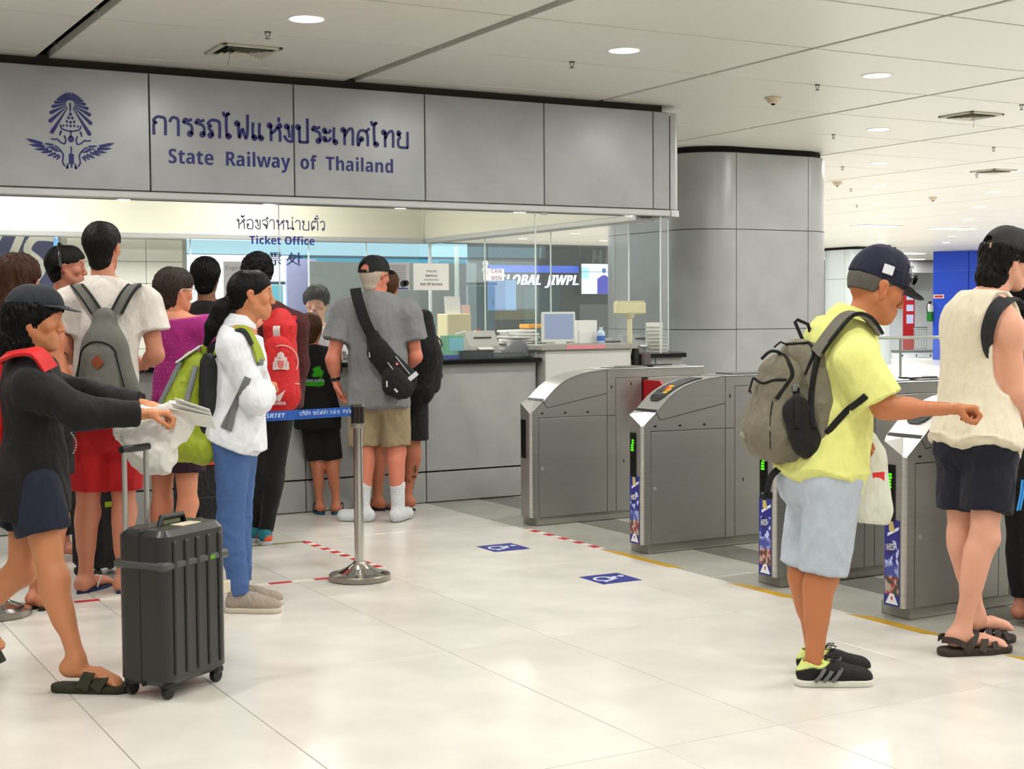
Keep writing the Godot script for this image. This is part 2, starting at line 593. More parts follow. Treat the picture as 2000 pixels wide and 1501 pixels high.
		part(o, "frame_arm", MB.new().tube([Vector3(-0.012, -0.002, 0), Vector3(-0.014, -0.02, 0), Vector3(0, -0.035, 0), Vector3(0.014, -0.02, 0), Vector3(0.012, -0.002, 0)], 0.003, 6), mat("sprink", Color(0.35, 0.33, 0.3), 0.4, 0.7))
		part(o, "deflector", MB.new().lathe([Vector2(0.0, -0.042), Vector2(0.016, -0.042), Vector2(0.016, -0.038), Vector2(0.0, -0.037)], 12, Transform3D()), mat("sprink", Color(0.35, 0.33, 0.3), 0.4, 0.7))

func build_shell() -> void:
	var w := mat("hall_wall", Color(0.72, 0.72, 0.70), 0.6)
	structure("wall_back", boxm(Vector3(56, 3.4, 0.3), 0, Vector3(15, 1.7, -47.9)), w)
	structure("wall_front", boxm(Vector3(56, 3.4, 0.3), 0, Vector3(15, 1.7, 7.9)), w)
	structure("wall_left", boxm(Vector3(0.3, 3.4, 56), 0, Vector3(-8.0, 1.7, -20)), w)
	structure("wall_right", boxm(Vector3(0.3, 3.4, 56), 0, Vector3(42.9, 1.7, -20)), w)

func rounded_rect(x0: float, x1: float, z0: float, z1: float, r: float, seg := 8) -> PackedVector2Array:
	var p := PackedVector2Array()
	for c in 4:
		var cx := x1 - r if c == 0 or c == 3 else x0 + r
		var cz := z1 - r if c < 2 else z0 + r
		for s in seg + 1:
			var a := PI / 2 * c + PI / 2 * s / seg
			p.append(Vector2(cx + r * cos(a), cz + r * sin(a)))
	return p

func column(o: Node3D, size: Vector3, r: float, rows: Array, m: Material, joints: Array) -> void:
	# cladding: panels of a rounded rectangle plan, split at the corners' tangent points, joints recessed
	var hx := size.x / 2
	var hz := size.z / 2
	var core := MB.new()
	var pl := rounded_rect(-hx + 0.012, hx - 0.012, -hz + 0.012, hz - 0.012, r, 8)
	core.prism(pl, size.y, Transform3D(Basis(Vector3(1, 0, 0), Vector3(0, 0, 1), Vector3(0, 1, 0)), Vector3.ZERO))
	part(o, "core", core, mat("joint_dark", Color(0.33, 0.33, 0.31), 0.8))
	var runs := []
	for c in 4:
		var cx := hx - r if c == 0 or c == 3 else -hx + r
		var cz := hz - r if c < 2 else -hz + r
		var arc := []
		for s in 11:
			var a := PI / 2 * c + PI / 2 * s / 10
			arc.append([Vector3(cx + r * cos(a), 0, cz + r * sin(a)), Vector3(cos(a), 0, sin(a))])
		runs.append(arc)
		var a2 := PI / 2 * (c + 1)
		var nn := Vector3(cos(a2), 0, sin(a2))
		var nx := hx - r if (c + 1) % 4 == 0 or (c + 1) % 4 == 3 else -hx + r
		var nz := hz - r if (c + 1) % 4 < 2 else -hz + r
		runs.append([arc[10], [Vector3(nx, 0, nz) + nn * r, nn]])
	for row in rows:
		for run in runs:
			var mb := MB.new()
			var L: Array = run.duplicate()
			var t0: Vector3 = (L[1][0] - L[0][0]).normalized() * 0.004
			var e := L.size() - 1
			var t1: Vector3 = (L[e][0] - L[e - 1][0]).normalized() * 0.004
			L[0] = [L[0][0] + t0, L[0][1]]
			L[e] = [L[e][0] - t1, L[e][1]]
			var y0: float = row[0] + 0.004
			var y1: float = row[1] - 0.004
			for s in e:
				var a: Vector3 = L[s][0]
				var b: Vector3 = L[s + 1][0]
				var k := mb.vert(a + Vector3.UP * y0, L[s][1]); mb.vert(b + Vector3.UP * y0, L[s + 1][1]); mb.vert(b + Vector3.UP * y1, L[s + 1][1]); mb.vert(a + Vector3.UP * y1, L[s][1])
				mb.i.append_array([k, k + 1, k + 2, k, k + 2, k + 3])
			for q in [0, e]:
				var a: Vector3 = L[q][0]
				var inn: Vector3 = -L[q][1] * 0.016
				mb.quad(a + Vector3.UP * y0, a + inn + Vector3.UP * y0, a + inn + Vector3.UP * y1, a + Vector3.UP * y1)
			for s in e:
				for yy: float in [y0, y1]:
					mb.quad(L[s][0] + Vector3.UP * yy, L[s + 1][0] + Vector3.UP * yy, L[s + 1][0] - L[s + 1][1] * 0.016 + Vector3.UP * yy, L[s][0] - L[s][1] * 0.016 + Vector3.UP * yy)
			part(o, "cladding_panel", mb, m)

# ---------------------------------------------------------------- ticket office
const ZF := -9.66
var GLYPH := {}

func g(s: String) -> Array: # strokes of a glyph: "x,y x,y;x,y ..." in hundredths of the letter height
	var out := []
	for l in s.split(";"):
		var line := []
		for p in l.split(" "):
			var q := p.split(",")
			line.append(Vector2(float(q[0]), float(q[1])) * 0.01)
		out.append(line)
	return out

func make_glyphs() -> void:
	# advance, strokes. Letters stand on 0 and reach 100; vowels and tone marks rise above
	GLYPH = {
		"ก": [84, g("12,0 12,58 24,66 10,78 28,98 50,98 68,84 68,0")],
		"า": [64, g("6,76 18,98 34,99 48,84 48,0")],
		"ร": [62, g("8,76 20,96 34,88 52,96;10,78 40,68 52,52 52,14;52,14 42,4 34,14 42,26 52,14")],
		"ถ": [84, g("32,12 22,2 12,12 22,24 32,12;32,12 32,30 18,46 14,58 24,66 10,78 28,98 50,98 68,84 68,0")],
		"ไ": [58, g("40,14 30,2 20,12 30,24 40,14;22,12 20,40 20,120 34,142 22,136 10,128 4,148")],
		"ฟ": [92, g("26,88 16,98 8,88 16,78 26,88;26,88 24,50 28,6 44,60 60,6 70,40 72,140")],
		"แ": [78, g("24,12 14,2 6,12 14,24 24,12;6,12 6,60 8,98;58,12 48,2 40,12 48,24 58,12;40,12 40,60 42,98")],
		"เ": [42, g("24,12 14,2 6,12 14,24 24,12;6,12 6,60 8,98")],
		"ห": [88, g("26,88 16,98 8,88 16,78 26,88;24,86 24,40 24,0;24,44 44,58 62,90 72,98 78,86 66,76;58,80 70,60 72,40 72,0")],
		"่": [0, g("-22,112 -22,136")],
		"้": [0, g("-44,126 -38,134 -30,126 -38,120;-38,120 -26,120 -12,140")],
		"๋": [0, g("-30,150 -14,150;-22,142 -22,158")],
		"ั": [0, g("-44,124 -36,132 -30,124 -36,116 -44,124;-36,116 -22,116 -6,136")],
		"ิ": [0, g("-56,112 -40,128 -20,126 -8,112 -56,112")],
		"ง": [62, g("30,88 20,98 12,88 20,78 30,88;28,84 34,40 34,26;6,34 22,8 46,2 52,20 52,70 52,98")],
		"ป": [86, g("28,88 18,98 10,88 18,78 28,88;26,86 26,40 26,2;26,2 70,2;70,2 70,70 70,140")],
		"บ": [86, g("28,88 18,98 10,88 18,78 28,88;26,86 26,40 26,2;26,2 70,2;70,2 70,60 70,98")],
		"ะ": [60, g("22,78 14,88 8,76 16,66 22,78;16,66 36,66 50,84;22,30 14,40 8,28 16,18 22,30;16,18 36,18 50,36")],
		"ท": [86, g("26,88 16,98 8,88 16,78 26,88;24,86 24,40 24,0;24,50 42,84 58,98 70,84 70,0")],
		"ศ": [86, g("42,40 32,50 26,38 34,30 42,40;26,38 22,20 14,0 12,50 22,84 40,92 58,84 68,60 68,0;58,86 78,104")],
		"ย": [84, g("26,88 16,98 10,86 18,78 26,88;12,84 24,62 14,46 16,10 32,2;32,2 68,2;68,2 68,60 68,98")],
		"อ": [76, g("26,44 18,54 10,44 18,34 26,44;12,46 14,10 30,2 54,4 62,22 62,76 48,96 26,96 10,82")],
		"จ": [70, g("46,44 38,54 30,44 38,34 46,44;30,44 12,60;46,40 48,2;48,2 60,60 48,94 28,98 8,82")],
		"ำ": [64, g("-22,116 -14,124 -6,116 -14,108 -22,116;6,76 18,98 34,99 48,84 48,0")],
		"น": [88, g("26,88 16,98 8,88 16,78 26,88;24,86 24,40 24,2;24,8 48,22 66,8;66,98 66,40 66,12;66,12 74,2 80,12 72,22 66,12")],
		"ต": [84, g("40,32 30,42 24,30 32,20 40,32;24,32 16,0 10,60 20,92 32,98 42,84 52,98 68,86 68,0")],
		"ว": [60, g("46,12 36,2 28,12 36,24 46,12;46,12 50,60 44,90 28,98 8,82")],
		"ด": [84, g("42,36 32,46 26,34 34,24 42,36;26,34 18,0 10,56 22,90 40,98 60,90 68,70 68,0")],
		"ษ": [90, g("28,88 18,98 10,88 18,78 28,88;26,86 26,40 26,2;26,2 70,2;70,2 70,98;44,50 54,60 60,48 52,40 44,50;58,54 84,66")],
		" ": [44, []],
		".": [26, g("8,2 12,4")],
	}

func thai(s: String, height: float, width: float, xf: Transform3D, w := 0.15, depth := 0.003) -> MB:
	var total := 0.0
	for ch in s: total += GLYPH[ch][0]
	var k := width / (total * 0.01)
	var mb := MB.new()
	var x := 0.0
	for ch in s:
		for line in GLYPH[ch][1]:
			var q := []
			for p: Vector2 in line: q.append(Vector2((x + p.x) * k, p.y * height))
			mb.stroke(q, w * height, xf, depth, 5)
		x += GLYPH[ch][0] * 0.01
	return mb

func build_ticket_office() -> void:
	make_glyphs()
	var clad := mat("cladding", Color(0.66, 0.67, 0.675), 0.32, 0.15, {"albedo_texture": T.cloud, "uv1_triplanar": true, "uv1_scale": Vector3.ONE * 0.7})
	var blue := mat("letter_blue", Color(0.09, 0.085, 0.42), 0.45)
	var joint := mat("joint_dark", Color(0.33, 0.33, 0.31), 0.8)
	# the sign board over the windows
	var s := thing("sign_board", "long grey panelled fascia sign board with blue emblem and railway lettering above ticket windows", "sign", Vector3(0, 0, ZF))
	part(s, "backing", boxm(Vector3(10.9, 0.84, 0.22), 0, Vector3(1.4, 2.635, -0.14)), joint)
	part(s, "shadow_gap", boxm(Vector3(10.86, 0.1, 0.1), 0, Vector3(1.4, 3.08, -0.12)), mat("gap_brown", Color(0.22, 0.20, 0.18), 0.8))
	var x0 := 0.535
	for k in range(-3, 7):
		var a := x0 + 1.0265 * k
		var b := a + 1.0265
		if k == 6: b = 6.86
		part(s, "panel", boxm(Vector3(b - a - 0.009, 0.785, 0.028), 0.003, Vector3(0, 0, -0.014)), clad, Vector3((a + b) / 2, 2.655, 0))
	# rounded end towards the column
	var cor := MB.new()
	var rail := MB.new()
	for q in 8:
		var a0 := PI / 2 - PI / 2 * q / 8
		var a1 := PI / 2 - PI / 2 * (q + 1) / 8
		for z in 2:
			var mbx := cor if z == 0 else rail
			var r := 0.14 if z == 0 else 0.152
			var ya := 2.262 if z == 0 else 2.205
			var yb := 3.048 if z == 0 else 2.256
			var pa := Vector3(6.862 + r * cos(a0), 0, -0.14 + r * sin(a0))
			var pb := Vector3(6.862 + r * cos(a1), 0, -0.14 + r * sin(a1))
			var k := mbx.vert(pa + Vector3.UP * ya, Vector3(cos(a0), 0, sin(a0))); mbx.vert(pb + Vector3.UP * ya, Vector3(cos(a1), 0, sin(a1))); mbx.vert(pb + Vector3.UP * yb, Vector3(cos(a1), 0, sin(a1))); mbx.vert(pa + Vector3.UP * yb, Vector3(cos(a0), 0, sin(a0)))
			mbx.i.append_array([k, k + 2, k + 1, k, k + 3, k + 2])
			mbx.tri(pa + Vector3.UP * ya, Vector3(6.862, ya, -0.14), pb + Vector3.UP * ya)
	part(s, "corner_panel", cor, clad)
	part(s, "side_panel", boxm(Vector3(0.028, 0.785, 2.1), 0.003, Vector3(6.988, 2.655, -1.2)), clad)
	rail.box(Vector3(1.93, 2.231, -0.01), Vector3(9.86, 0.05, 0.044), 0.006)
	rail.box(Vector3(6.99, 2.231, -1.2), Vector3(0.05, 0.05, 2.1), 0.006)
	part(s, "bottom_rail", rail, mat("rail_alu", Color(0.74, 0.745, 0.74), 0.3, 0.4))
	var lt := part(s, "lettering", thai("การรถไฟแห่งประเทศไทย", 0.121, 1.92, Transform3D(Basis(), Vector3(2.600, 2.642, 0)), 0.165), blue)
	lt.set_meta("label", "blue Thai lettering")
	text(s, "lettering", "State  Railway  of  Thailand", 0.133, Transform3D(Basis(), Vector3(3.5475, 2.5015, 0.001)), blue, true, 1.665).set_meta("label", "blue English lettering")
	emblem(s, blue)
	# counter
	var c := thing("ticket_counter", "long grey panelled ticket counter front under the office windows", "counter", Vector3(0, 0, ZF))
	part(c, "backing", boxm(Vector3(7.6, 1.03, 0.3), 0, Vector3(1.79, 0.515, -0.19)), joint)
	var cpan := mat("counter_panel", Color(0.69, 0.70, 0.69), 0.35, 0.05, {"albedo_texture": T.cloud, "uv1_triplanar": true, "uv1_scale": Vector3.ONE * 0.9})
	for k in range(-5, 1):
		var a := 4.625 + 0.958 * k
		part(c, "panel", boxm(Vector3(0.950, 0.80, 0.03), 0.003, Vector3(0, 0, -0.015)), cpan, Vector3(a + 0.479, 0.64, 0))
		part(c, "kick_panel", boxm(Vector3(0.950, 0.222, 0.03), 0.003, Vector3(0, 0, -0.015)), cpan, Vector3(a + 0.479, 0.117, 0))
	single("worktop", boxm(Vector3(7.62, 0.035, 0.62), 0.006), mat("granite", Color(0.07, 0.07, 0.075), 0.18), "black polished stone worktop along the left part of the ticket counter", "worktop", Vector3(1.79, 1.0575, ZF - 0.24))
	var c2 := thing("side_counter", "short grey counter at the right end of the ticket office beside the column", "counter", Vector3(6.45, 0, ZF))
	for k in 2:
		part(c2, "panel", boxm(Vector3(0.26, 1.03, 0.03), 0.003), cpan, Vector3(0.13 + 0.268 * k, 0.53, -0.015))
	part(c2, "backing", boxm(Vector3(0.54, 1.03, 1.0), 0, Vector3(0.27, 0.515, -0.54)), cpan)
	single("worktop", MB.new().prism(PackedVector2Array([Vector2(0, 0), Vector2(0.53, 0), Vector2(0.72, -0.3), Vector2(0.72, -0.7), Vector2(0, -0.7)]), 0.035, Transform3D(Basis(Vector3(1, 0, 0), Vector3(0, 0, -1), Vector3(0, 1, 0)) * Basis.from_scale(Vector3(1, -1, 1)), Vector3.ZERO), 0.003), M.granite, "short black worktop with an angled corner at the right end of the office", "worktop", Vector3(6.45, 1.05, ZF + 0.06))
	# white ticket stand in the gap of the counter
	var d := thing("ticket_desk", "tall white desk with grey top and pink edge strip between the two counters", "desk", Vector3(6.02, 0, ZF - 0.12))
	part(d, "body", boxm(Vector3(0.80, 1.13, 0.4), 0.006, Vector3(0, 0.565, 0)), mat("desk_white", Color(0.80, 0.80, 0.78), 0.45))
	part(d, "top", boxm(Vector3(0.90, 0.045, 0.46), 0.006, Vector3(0, 1.152, 0)), mat("desk_top", Color(0.60, 0.59, 0.56), 0.4))
	part(d, "edge_strip", boxm(Vector3(0.36, 0.03, 0.004), 0, Vector3(-0.05, 1.152, 0.232)), mat("pink_tape", Color(0.85, 0.52, 0.54), 0.5))
	part(d, "bracket", boxm(Vector3(0.05, 0.22, 0.05), 0.008, Vector3(0.44, 1.02, 0.2)), mat("black_plastic", Color(0.03, 0.03, 0.03), 0.4))
	part(d, "speaker_box", boxm(Vector3(0.09, 0.2, 0.07), 0.015, Vector3(0.52, 1.0, 0.22)), mat("rose_steel", Color(0.5, 0.45, 0.46), 0.25, 0.8))
	# glass front
	var gl := mat("window_glass", Color(0.9, 0.97, 0.97, 0.06), 0.02, 0.0, {"transparency": BaseMaterial3D.TRANSPARENCY_ALPHA, "metallic_specular": 0.5})
	var edge := mat("glass_edge", Color(0.85, 0.9, 0.89), 0.15)
	var win := Node3D.new()
	win.name = "window_1"
	win.position = Vector3(0, 0, ZF - 0.03)
	win.set_meta("kind", "structure")
	add_child(win)
	var xs := [-2.6, -0.55, 1.475, 3.502, 5.60, 6.783]
	for k in 5:
		part(win, "pane", _pane(Vector3(xs[k] + 0.004, 1.076, 0), Vector3(xs[k + 1] - 0.004, 2.205, 0)), gl)
		part(win, "pane_edge", boxm(Vector3(0.007, 1.13, 0.012), 0, Vector3(xs[k + 1], 1.64, 0)), edge)
	part(win, "pane", _pane(Vector3(6.79, 1.09, -0.005), Vector3(7.06, 2.205, -0.28)), gl)
	part(win, "pane_edge", boxm(Vector3(0.006, 1.1, 0.006), 0, Vector3(7.062, 1.65, -0.283)), edge)
	part(win, "clip", boxm(Vector3(0.06, 0.018, 0.02), 0.003, Vector3(5.68, 2.196, 0)), mat("rail_alu"))
	var wl := thing("window_lettering", "blue ticket office lettering in three scripts stuck on the window glass", "lettering", Vector3(0, 0, ZF - 0.022))
	part(wl, "thai_line", thai("ห้องจำหน่ายตั๋ว", 0.068, 0.665, Transform3D(Basis(), Vector3(3.187, 2.0235, 0)), 0.11, 0.001), blue)
	text(wl, "english_line", "Ticket Office", 0.078, Transform3D(Basis(), Vector3(3.525, 1.946, 0.001)), mat("letter_blue2", Color(0.1, 0.13, 0.55), 0.45), true, 0.484, 0.001)
	var cj := MB.new()
	for l in [[[0, 60], [14, 100]], [[12, 96], [12, 40]], [[22, 100], [30, 88]], [[14, 84], [42, 86]], [[28, 84], [28, 46]], [[14, 66], [42, 66]], [[14, 46], [44, 46]], [[12, 36], [12, 4]], [[12, 34], [42, 34], [42, 4]], [[12, 10], [42, 10]],
		[[64, 94], [104, 94]], [[72, 94], [72, 66]], [[84, 94], [84, 66]], [[66, 82], [102, 82]], [[66, 66], [102, 66]], [[102, 82], [102, 66]], [[68, 54], [100, 54]], [[62, 40], [106, 40]], [[84, 40], [84, 4], [76, 10]], [[74, 28], [66, 12]], [[94, 28], [104, 12]],
		[[146, 98], [140, 70], [128, 40]], [[142, 80], [160, 78], [150, 40], [128, 6]], [[136, 60], [150, 30], [178, 2]], [[172, 98], [172, 16]], [[172, 70], [184, 56]]]:
		var q := []
		for p in l: q.append(Vector2(p[0], p[1]) * 0.0010)
		cj.stroke(q, 0.006, Transform3D(Basis.from_scale(Vector3(2.0, 0.95, 1)), Vector3(3.30, 1.77, 0)), 0.001, 3)
	part(wl, "chinese_line", cj, mat("letter_blue3", Color(0.12, 0.2, 0.45), 0.5))
	# the bulkhead round the office, its back and side
	var cream := mat("bulkhead", Color(0.86, 0.85, 0.78), 0.55)
	structure("trim_1", boxm(Vector3(10.0, 0.9, 0.12), 0.004), cream, Vector3(1.68, 2.65, -14.06))
	structure("trim_2", boxm(Vector3(0.12, 0.9, 4.2), 0.004), cream, Vector3(6.78, 2.65, -12.0))
	structure("trim_3", boxm(Vector3(10.0, 0.05, 0.18), 0.006), mat("rail_alu"), Vector3(1.68, 2.205, -14.04))
	structure("trim_4", boxm(Vector3(0.18, 0.05, 4.2), 0.006), mat("rail_alu"), Vector3(6.78, 2.205, -12.0))
	structure("trim_5", boxm(Vector3(10.2, 0.06, 4.3), 0), mat("office_ceiling", Color(0.82, 0.82, 0.78), 0.6), Vector3(1.7, 3.06, -11.95))
	# side glass and back glass
	var sg := Node3D.new()
	sg.name = "window_2"
	sg.position = Vector3(6.78, 0, ZF)
	sg.set_meta("kind", "structure")
	add_child(sg)
	for k in 3:
		part(sg, "pane", _pane(Vector3(0, 1.05, -0.5 - 1.3 * k), Vector3(0, 2.2, -1.78 - 1.3 * k)), gl)
		part(sg, "pane_edge", boxm(Vector3(0.012, 1.15, 0.008), 0, Vector3(0, 1.62, -0.49 - 1.3 * k)), edge)
	part(sg, "low_wall", boxm(Vector3(0.1, 1.05, 3.9), 0, Vector3(0, 0.525, -2.4)), cpan)
	part(sg, "corner_post", boxm(Vector3(0.03, 2.2, 0.03), 0.004, Vector3(0, 1.1, -4.36)), mat("post_pale", Color(0.88, 0.93, 0.93), 0.3))
	var bg := Node3D.new()
	bg.name = "window_3"
	bg.position = Vector3(0, 0, -14.06)
	bg.set_meta("kind", "structure")
	add_child(bg)
	for x: float in [4.15, 5.4, 6.05]:
		part(bg, "pane", _pane(Vector3(x, 0.9, 0), Vector3(x + 0.62, 2.2, 0)), gl)
		part(bg, "pane_edge", boxm(Vector3(0.012, 1.3, 0.012), 0, Vector3(x, 1.55, 0)), edge)
	part(bg, "low_wall", boxm(Vector3(2.6, 0.9, 0.1), 0, Vector3(5.45, 0.45, 0)), cpan)

func _pane(a: Vector3, b: Vector3) -> MB:
	var mb := MB.new()
	mb.quad(Vector3(a.x, a.y, a.z), Vector3(b.x, a.y, b.z), Vector3(b.x, b.y, b.z), Vector3(a.x, b.y, a.z))
	return mb

func emblem(s: Node3D, m: Material) -> void:
	var mid := Vector2(2.068, 0)
	var o := part(s, "emblem", _rays(), m, Vector3(mid.x, 2.814, 0.0))
	o.set_meta("label", "blue winged emblem with a sunburst of rays")
	var w := MB.new()
	for side: float in [-1.0, 1.0]:
		var F := [[-61, 1, -39, -6, 5.5], [-57, -8, -36, -10, 4.6], [-50, -15, -31, -14, 4.4], [-42, -20, -26, -17, 4.2], [-33, -25, -21, -20, 4.0], [-26, -28, -17, -22, 3.4], [-21, -31, -15, -24, 2.8],
			[-37, -5, -24, -7, 3.4], [-34, -10, -22, -11, 2.6], [-29, -13, -19, -14, 2.6], [-24, -16, -15, -16, 2.4]]
		for f in F:
			var a := Vector2(f[0], f[1]) * 0.0047
			var b := Vector2(f[2], f[3]) * 0.0047
			var t := (b - a).normalized()
			var nn: Vector2 = Vector2(-t.y, t.x) * f[4] * 0.0047 * 0.5
			var poly := PackedVector2Array()
			for p: Vector2 in [a, a.lerp(b, 0.35) - nn, b - nn, b + nn, a.lerp(b, 0.35) + nn * 0.9]:
				poly.append(Vector2(p.x * -side, p.y * 0.86))
			w.prism(poly, 0.003, Transform3D())
		for l in [[[-22, -8], [-17, -12], [-12, -19], [-11, -24], [-12, -34], [-9, -40]], [[-27, 3], [-22, 2], [-19, 3], [-14, -2], [-9, -4], [-7, 2], [-9, 9]], [[-14, 14], [-15, 9]], [[-14, 26], [-12, 20], [-4, 17], [0, 17]], [[-6, -44], [-5, -36]]]:
			var q := []
			for p in l: q.append(Vector2(p[0] * -side, p[1] * 0.86) * 0.0047)
			w.stroke(q, 0.010, Transform3D(), 0.003, 4)
	part(s, "emblem_wings", w, m, Vector3(mid.x, 2.566, 0.0))
	var cr := MB.new()
	var dot := func(x: float, y: float, r: float) -> void:
		var p := PackedVector2Array()
		for k in 8: p.append(Vector2(x + r * cos(TAU * k / 8), y * 0.86 + r * 1.1 * sin(TAU * k / 8)) * 0.0047)
		cr.prism(p, 0.003, Transform3D())
	for d in [[0, 44, 2.2], [-2.5, 38, 1.9], [2.5, 38, 1.9], [-5, 32, 1.8], [0, 31, 1.9], [5, 32, 1.8], [-10, 25, 1.5], [-5, 25.5, 1.6], [0, 25, 1.8], [5, 25.5, 1.6], [10, 25, 1.5], [0, 4, 4.4], [-6, -42, 1.8], [6, -42, 1.8], [13.5, 15, 1.6], [-13.5, 15, 1.6]]:
		dot.call(d[0], d[1], d[2])
	for l in [[[0, 62], [0, 49]], [[0, 17], [0, 7]], [[0, -8], [0, -42]], [[-2.4, -20], [-2.4, -36]], [[2.4, -20], [2.4, -36]]]:
		cr.stroke([Vector2(l[0][0], l[0][1] * 0.86) * 0.0047, Vector2(l[1][0], l[1][1] * 0.86) * 0.0047], 0.010, Transform3D(), 0.003, 1)
	part(s, "emblem_crown", cr, m, Vector3(mid.x, 2.566, 0.0))

func _rays() -> MB:
	var mb := MB.new()
	for k in 21:
		var a := deg_to_rad(90.0 + 14.8 * (k - 10))
		var d := Vector2(cos(a), sin(a))
		var n := Vector2(-d.y, d.x)
		var low := absf(k - 10) / 10.0
		var r0 := 0.02 + 0.012 * low
		var r1 := lerpf(0.074, 0.24, pow(low, 3.4))
		var w0 := 0.0022
		var w1 := lerpf(0.0060, 0.0135, low)
		var c := Vector2(0, 0)
		mb.prism(PackedVector2Array([c + d * r0 - n * w0, c + d * (r1 - 0.008) - n * w1, c + d * r1, c + d * (r1 - 0.008) + n * w1, c + d * r0 + n * w0]), 0.003, Transform3D())
	return mb

# ---------------------------------------------------------------- what stands beyond the office and down the hall
func build_far() -> void:
	var clad: Material = M.cladding
	var o := thing("column", "large grey metal clad column with rounded corners beside the ticket office", "column", Vector3(9.625, 0, -12.72))
	column(o, Vector3(1.95, 3.05, 2.0), 0.5, [[0.0, 0.21], [0.21, 1.239], [1.239, 2.265], [2.265, 3.045]], clad, [])
	part(o, "shadow_gap", MB.new().prism(rounded_rect(-0.93, 0.93, -0.955, 0.955, 0.46), 0.09, Transform3D(Basis(Vector3(1, 0, 0), Vector3(0, 0, 1), Vector3(0, 1, 0)), Vector3(0, 3.035, 0))), mat("gap_dark", Color(0.07, 0.07, 0.06), 0.9))
	o = thing("column", "pale rounded column far down the hall behind the yellow shirt", "column", Vector3(26.9, 0, -29.2))
	column(o, Vector3(1.5, 3.05, 1.5), 0.45, [[0.0, 1.239], [1.239, 2.265], [2.265, 3.045]], mat("cladding_pale", Color(0.82, 0.86, 0.87), 0.35, 0.1), [])
	part(o, "shadow_gap", boxm(Vector3(1.4, 0.09, 1.4), 0, Vector3(0, 3.085, 0)), M.gap_dark)
	# wall lining left, behind the office
	o = thing("partition", "white tiled partition wall at the back of the ticket office behind the tall man", "partition", Vector3(3.0, 0, -14.3))
	part(o, "core", boxm(Vector3(1.24, 2.2, 0.06), 0, Vector3(0.57, 1.1, -0.05)), mat("joint_pale", Color(0.62, 0.62, 0.59), 0.8))
	for i in 2:
		for k in 10:
			part(o, "tile", boxm(Vector3(0.765 if i == 0 else 0.365, 0.213, 0.02), 0.002), mat("tile_white", Color(0.83, 0.83, 0.79), 0.35), Vector3(0.385 if i == 0 else 0.955, 0.11 + 0.218 * k, -0.01))
	part(o, "notice", boxm(Vector3(0.32, 0.22, 0.004), 0, Vector3(0.55, 1.62, 0.004)), mat("notice_lilac", Color(0.78, 0.77, 0.83), 0.6))
	part(o, "notice", boxm(Vector3(0.26, 0.24, 0.004), 0, Vector3(0.86, 1.6, 0.004)), mat("notice_cream", Color(0.86, 0.86, 0.72), 0.6))
	o = thing("advert_board", "slate blue advertising board with large slanted white letters at far left", "advertising board", Vector3(2.4, 0, -14.5))
	part(o, "board", boxm(Vector3(2.0, 1.5, 0.05), 0.004, Vector3(-0.47, 1.6, 0)), mat("slate_blue", Color(0.19, 0.21, 0.40), 0.4))
	var hs := MB.new()
	for l in [[[-30, -20], [2, 40]], [[-8, -30], [22, 40]], [[-18, 4], [12, 2]], [[52, 34], [34, 34], [26, 22], [36, 12], [40, 4], [30, -10]]]:
		var q := []
		for p in l: q.append(Vector2(p[0], p[1]) * 0.01)
		hs.stroke(q, 0.075, Transform3D(Basis(), Vector3(0.0, 1.85, 0.026)), 0.004, 4)
	part(o, "lettering", hs, mat("sign_white", Color(0.85, 0.85, 0.82), 0.5))
	part(o, "frame", boxm(Vector3(0.05, 2.2, 0.06), 0.01, Vector3(0.53, 1.1, 0.0)), mat("tube_blue", Color(0.5, 0.75, 0.9), 0.3, 0.0, {"emission_enabled": true, "emission": Color(0.35, 0.65, 1.0), "emission_energy_multiplier": 0.6}))
	# the bright shop behind the office
	o = thing("lit_sign_panel", "bright white backlit panel with yellow lower edge seen through the office window", "light panel", Vector3(5.15, 0, -15.9))
	part(o, "screen_light", boxm(Vector3(1.5, 0.66, 0.05), 0.004, Vector3(-0.05, 1.78, 0)), glow("panel_glow", Color(0.93, 1.0, 1.0), 1.25))
	part(o, "lower_light", boxm(Vector3(1.5, 0.12, 0.052), 0.004, Vector3(-0.05, 1.4, 0)), glow("panel_yellow", Color(1.0, 0.98, 0.6), 0.9))
	part(o, "base", boxm(Vector3(1.5, 1.3, 0.05), 0, Vector3(-0.05, 0.66, 0)), mat("dark_teal", Color(0.10, 0.15, 0.15), 0.5))
	area_lamp(o, Vector3(-0.05, 1.78, 0.05), Vector2(1.4, 0.6), Vector3(0, 0, 0), 0.35, Color(0.9, 1.0, 1.0))
	o = thing("cove_light", "long pale cyan lit cornice band over the shop behind the office", "light cove", Vector3(5.6, 0, -16.3))
	part(o, "cove_light_strip", boxm(Vector3(4.4, 0.17, 0.06), 0.004, Vector3(0.6, 2.22, 0)), glow("cyan_glow", Color(0.70, 0.91, 0.97), 0.85))
	part(o, "dark_edge", boxm(Vector3(4.4, 0.03, 0.08), 0.002, Vector3(0.6, 2.12, 0.02)), mat("edge_blue", Color(0.12, 0.3, 0.42), 0.5))
	part(o, "lower_light", boxm(Vector3(2.3, 0.09, 0.06), 0.004, Vector3(1.65, 2.06, 0.01)), glow("cyan_deep", Color(0.15, 0.68, 0.82), 0.75))
	area_lamp(o, Vector3(0.6, 2.2, 0.08), Vector2(4.2, 0.15), Vector3(-0.3, 0, 0), 0.35, Color(0.7, 0.92, 1.0))
	single("screen_wall", boxm(Vector3(2.1, 2.02, 0.06), 0.004), mat("grey_green", Color(0.50, 0.54, 0.54), 0.3, 0.3), "smooth grey green metal partition behind the clerk under the cyan band", "partition", Vector3(6.9, 1.01, -15.2))
	o = thing("booth", "pale lavender glass booth with light blue doors behind the office", "booth", Vector3(5.75, 0, -15.4))
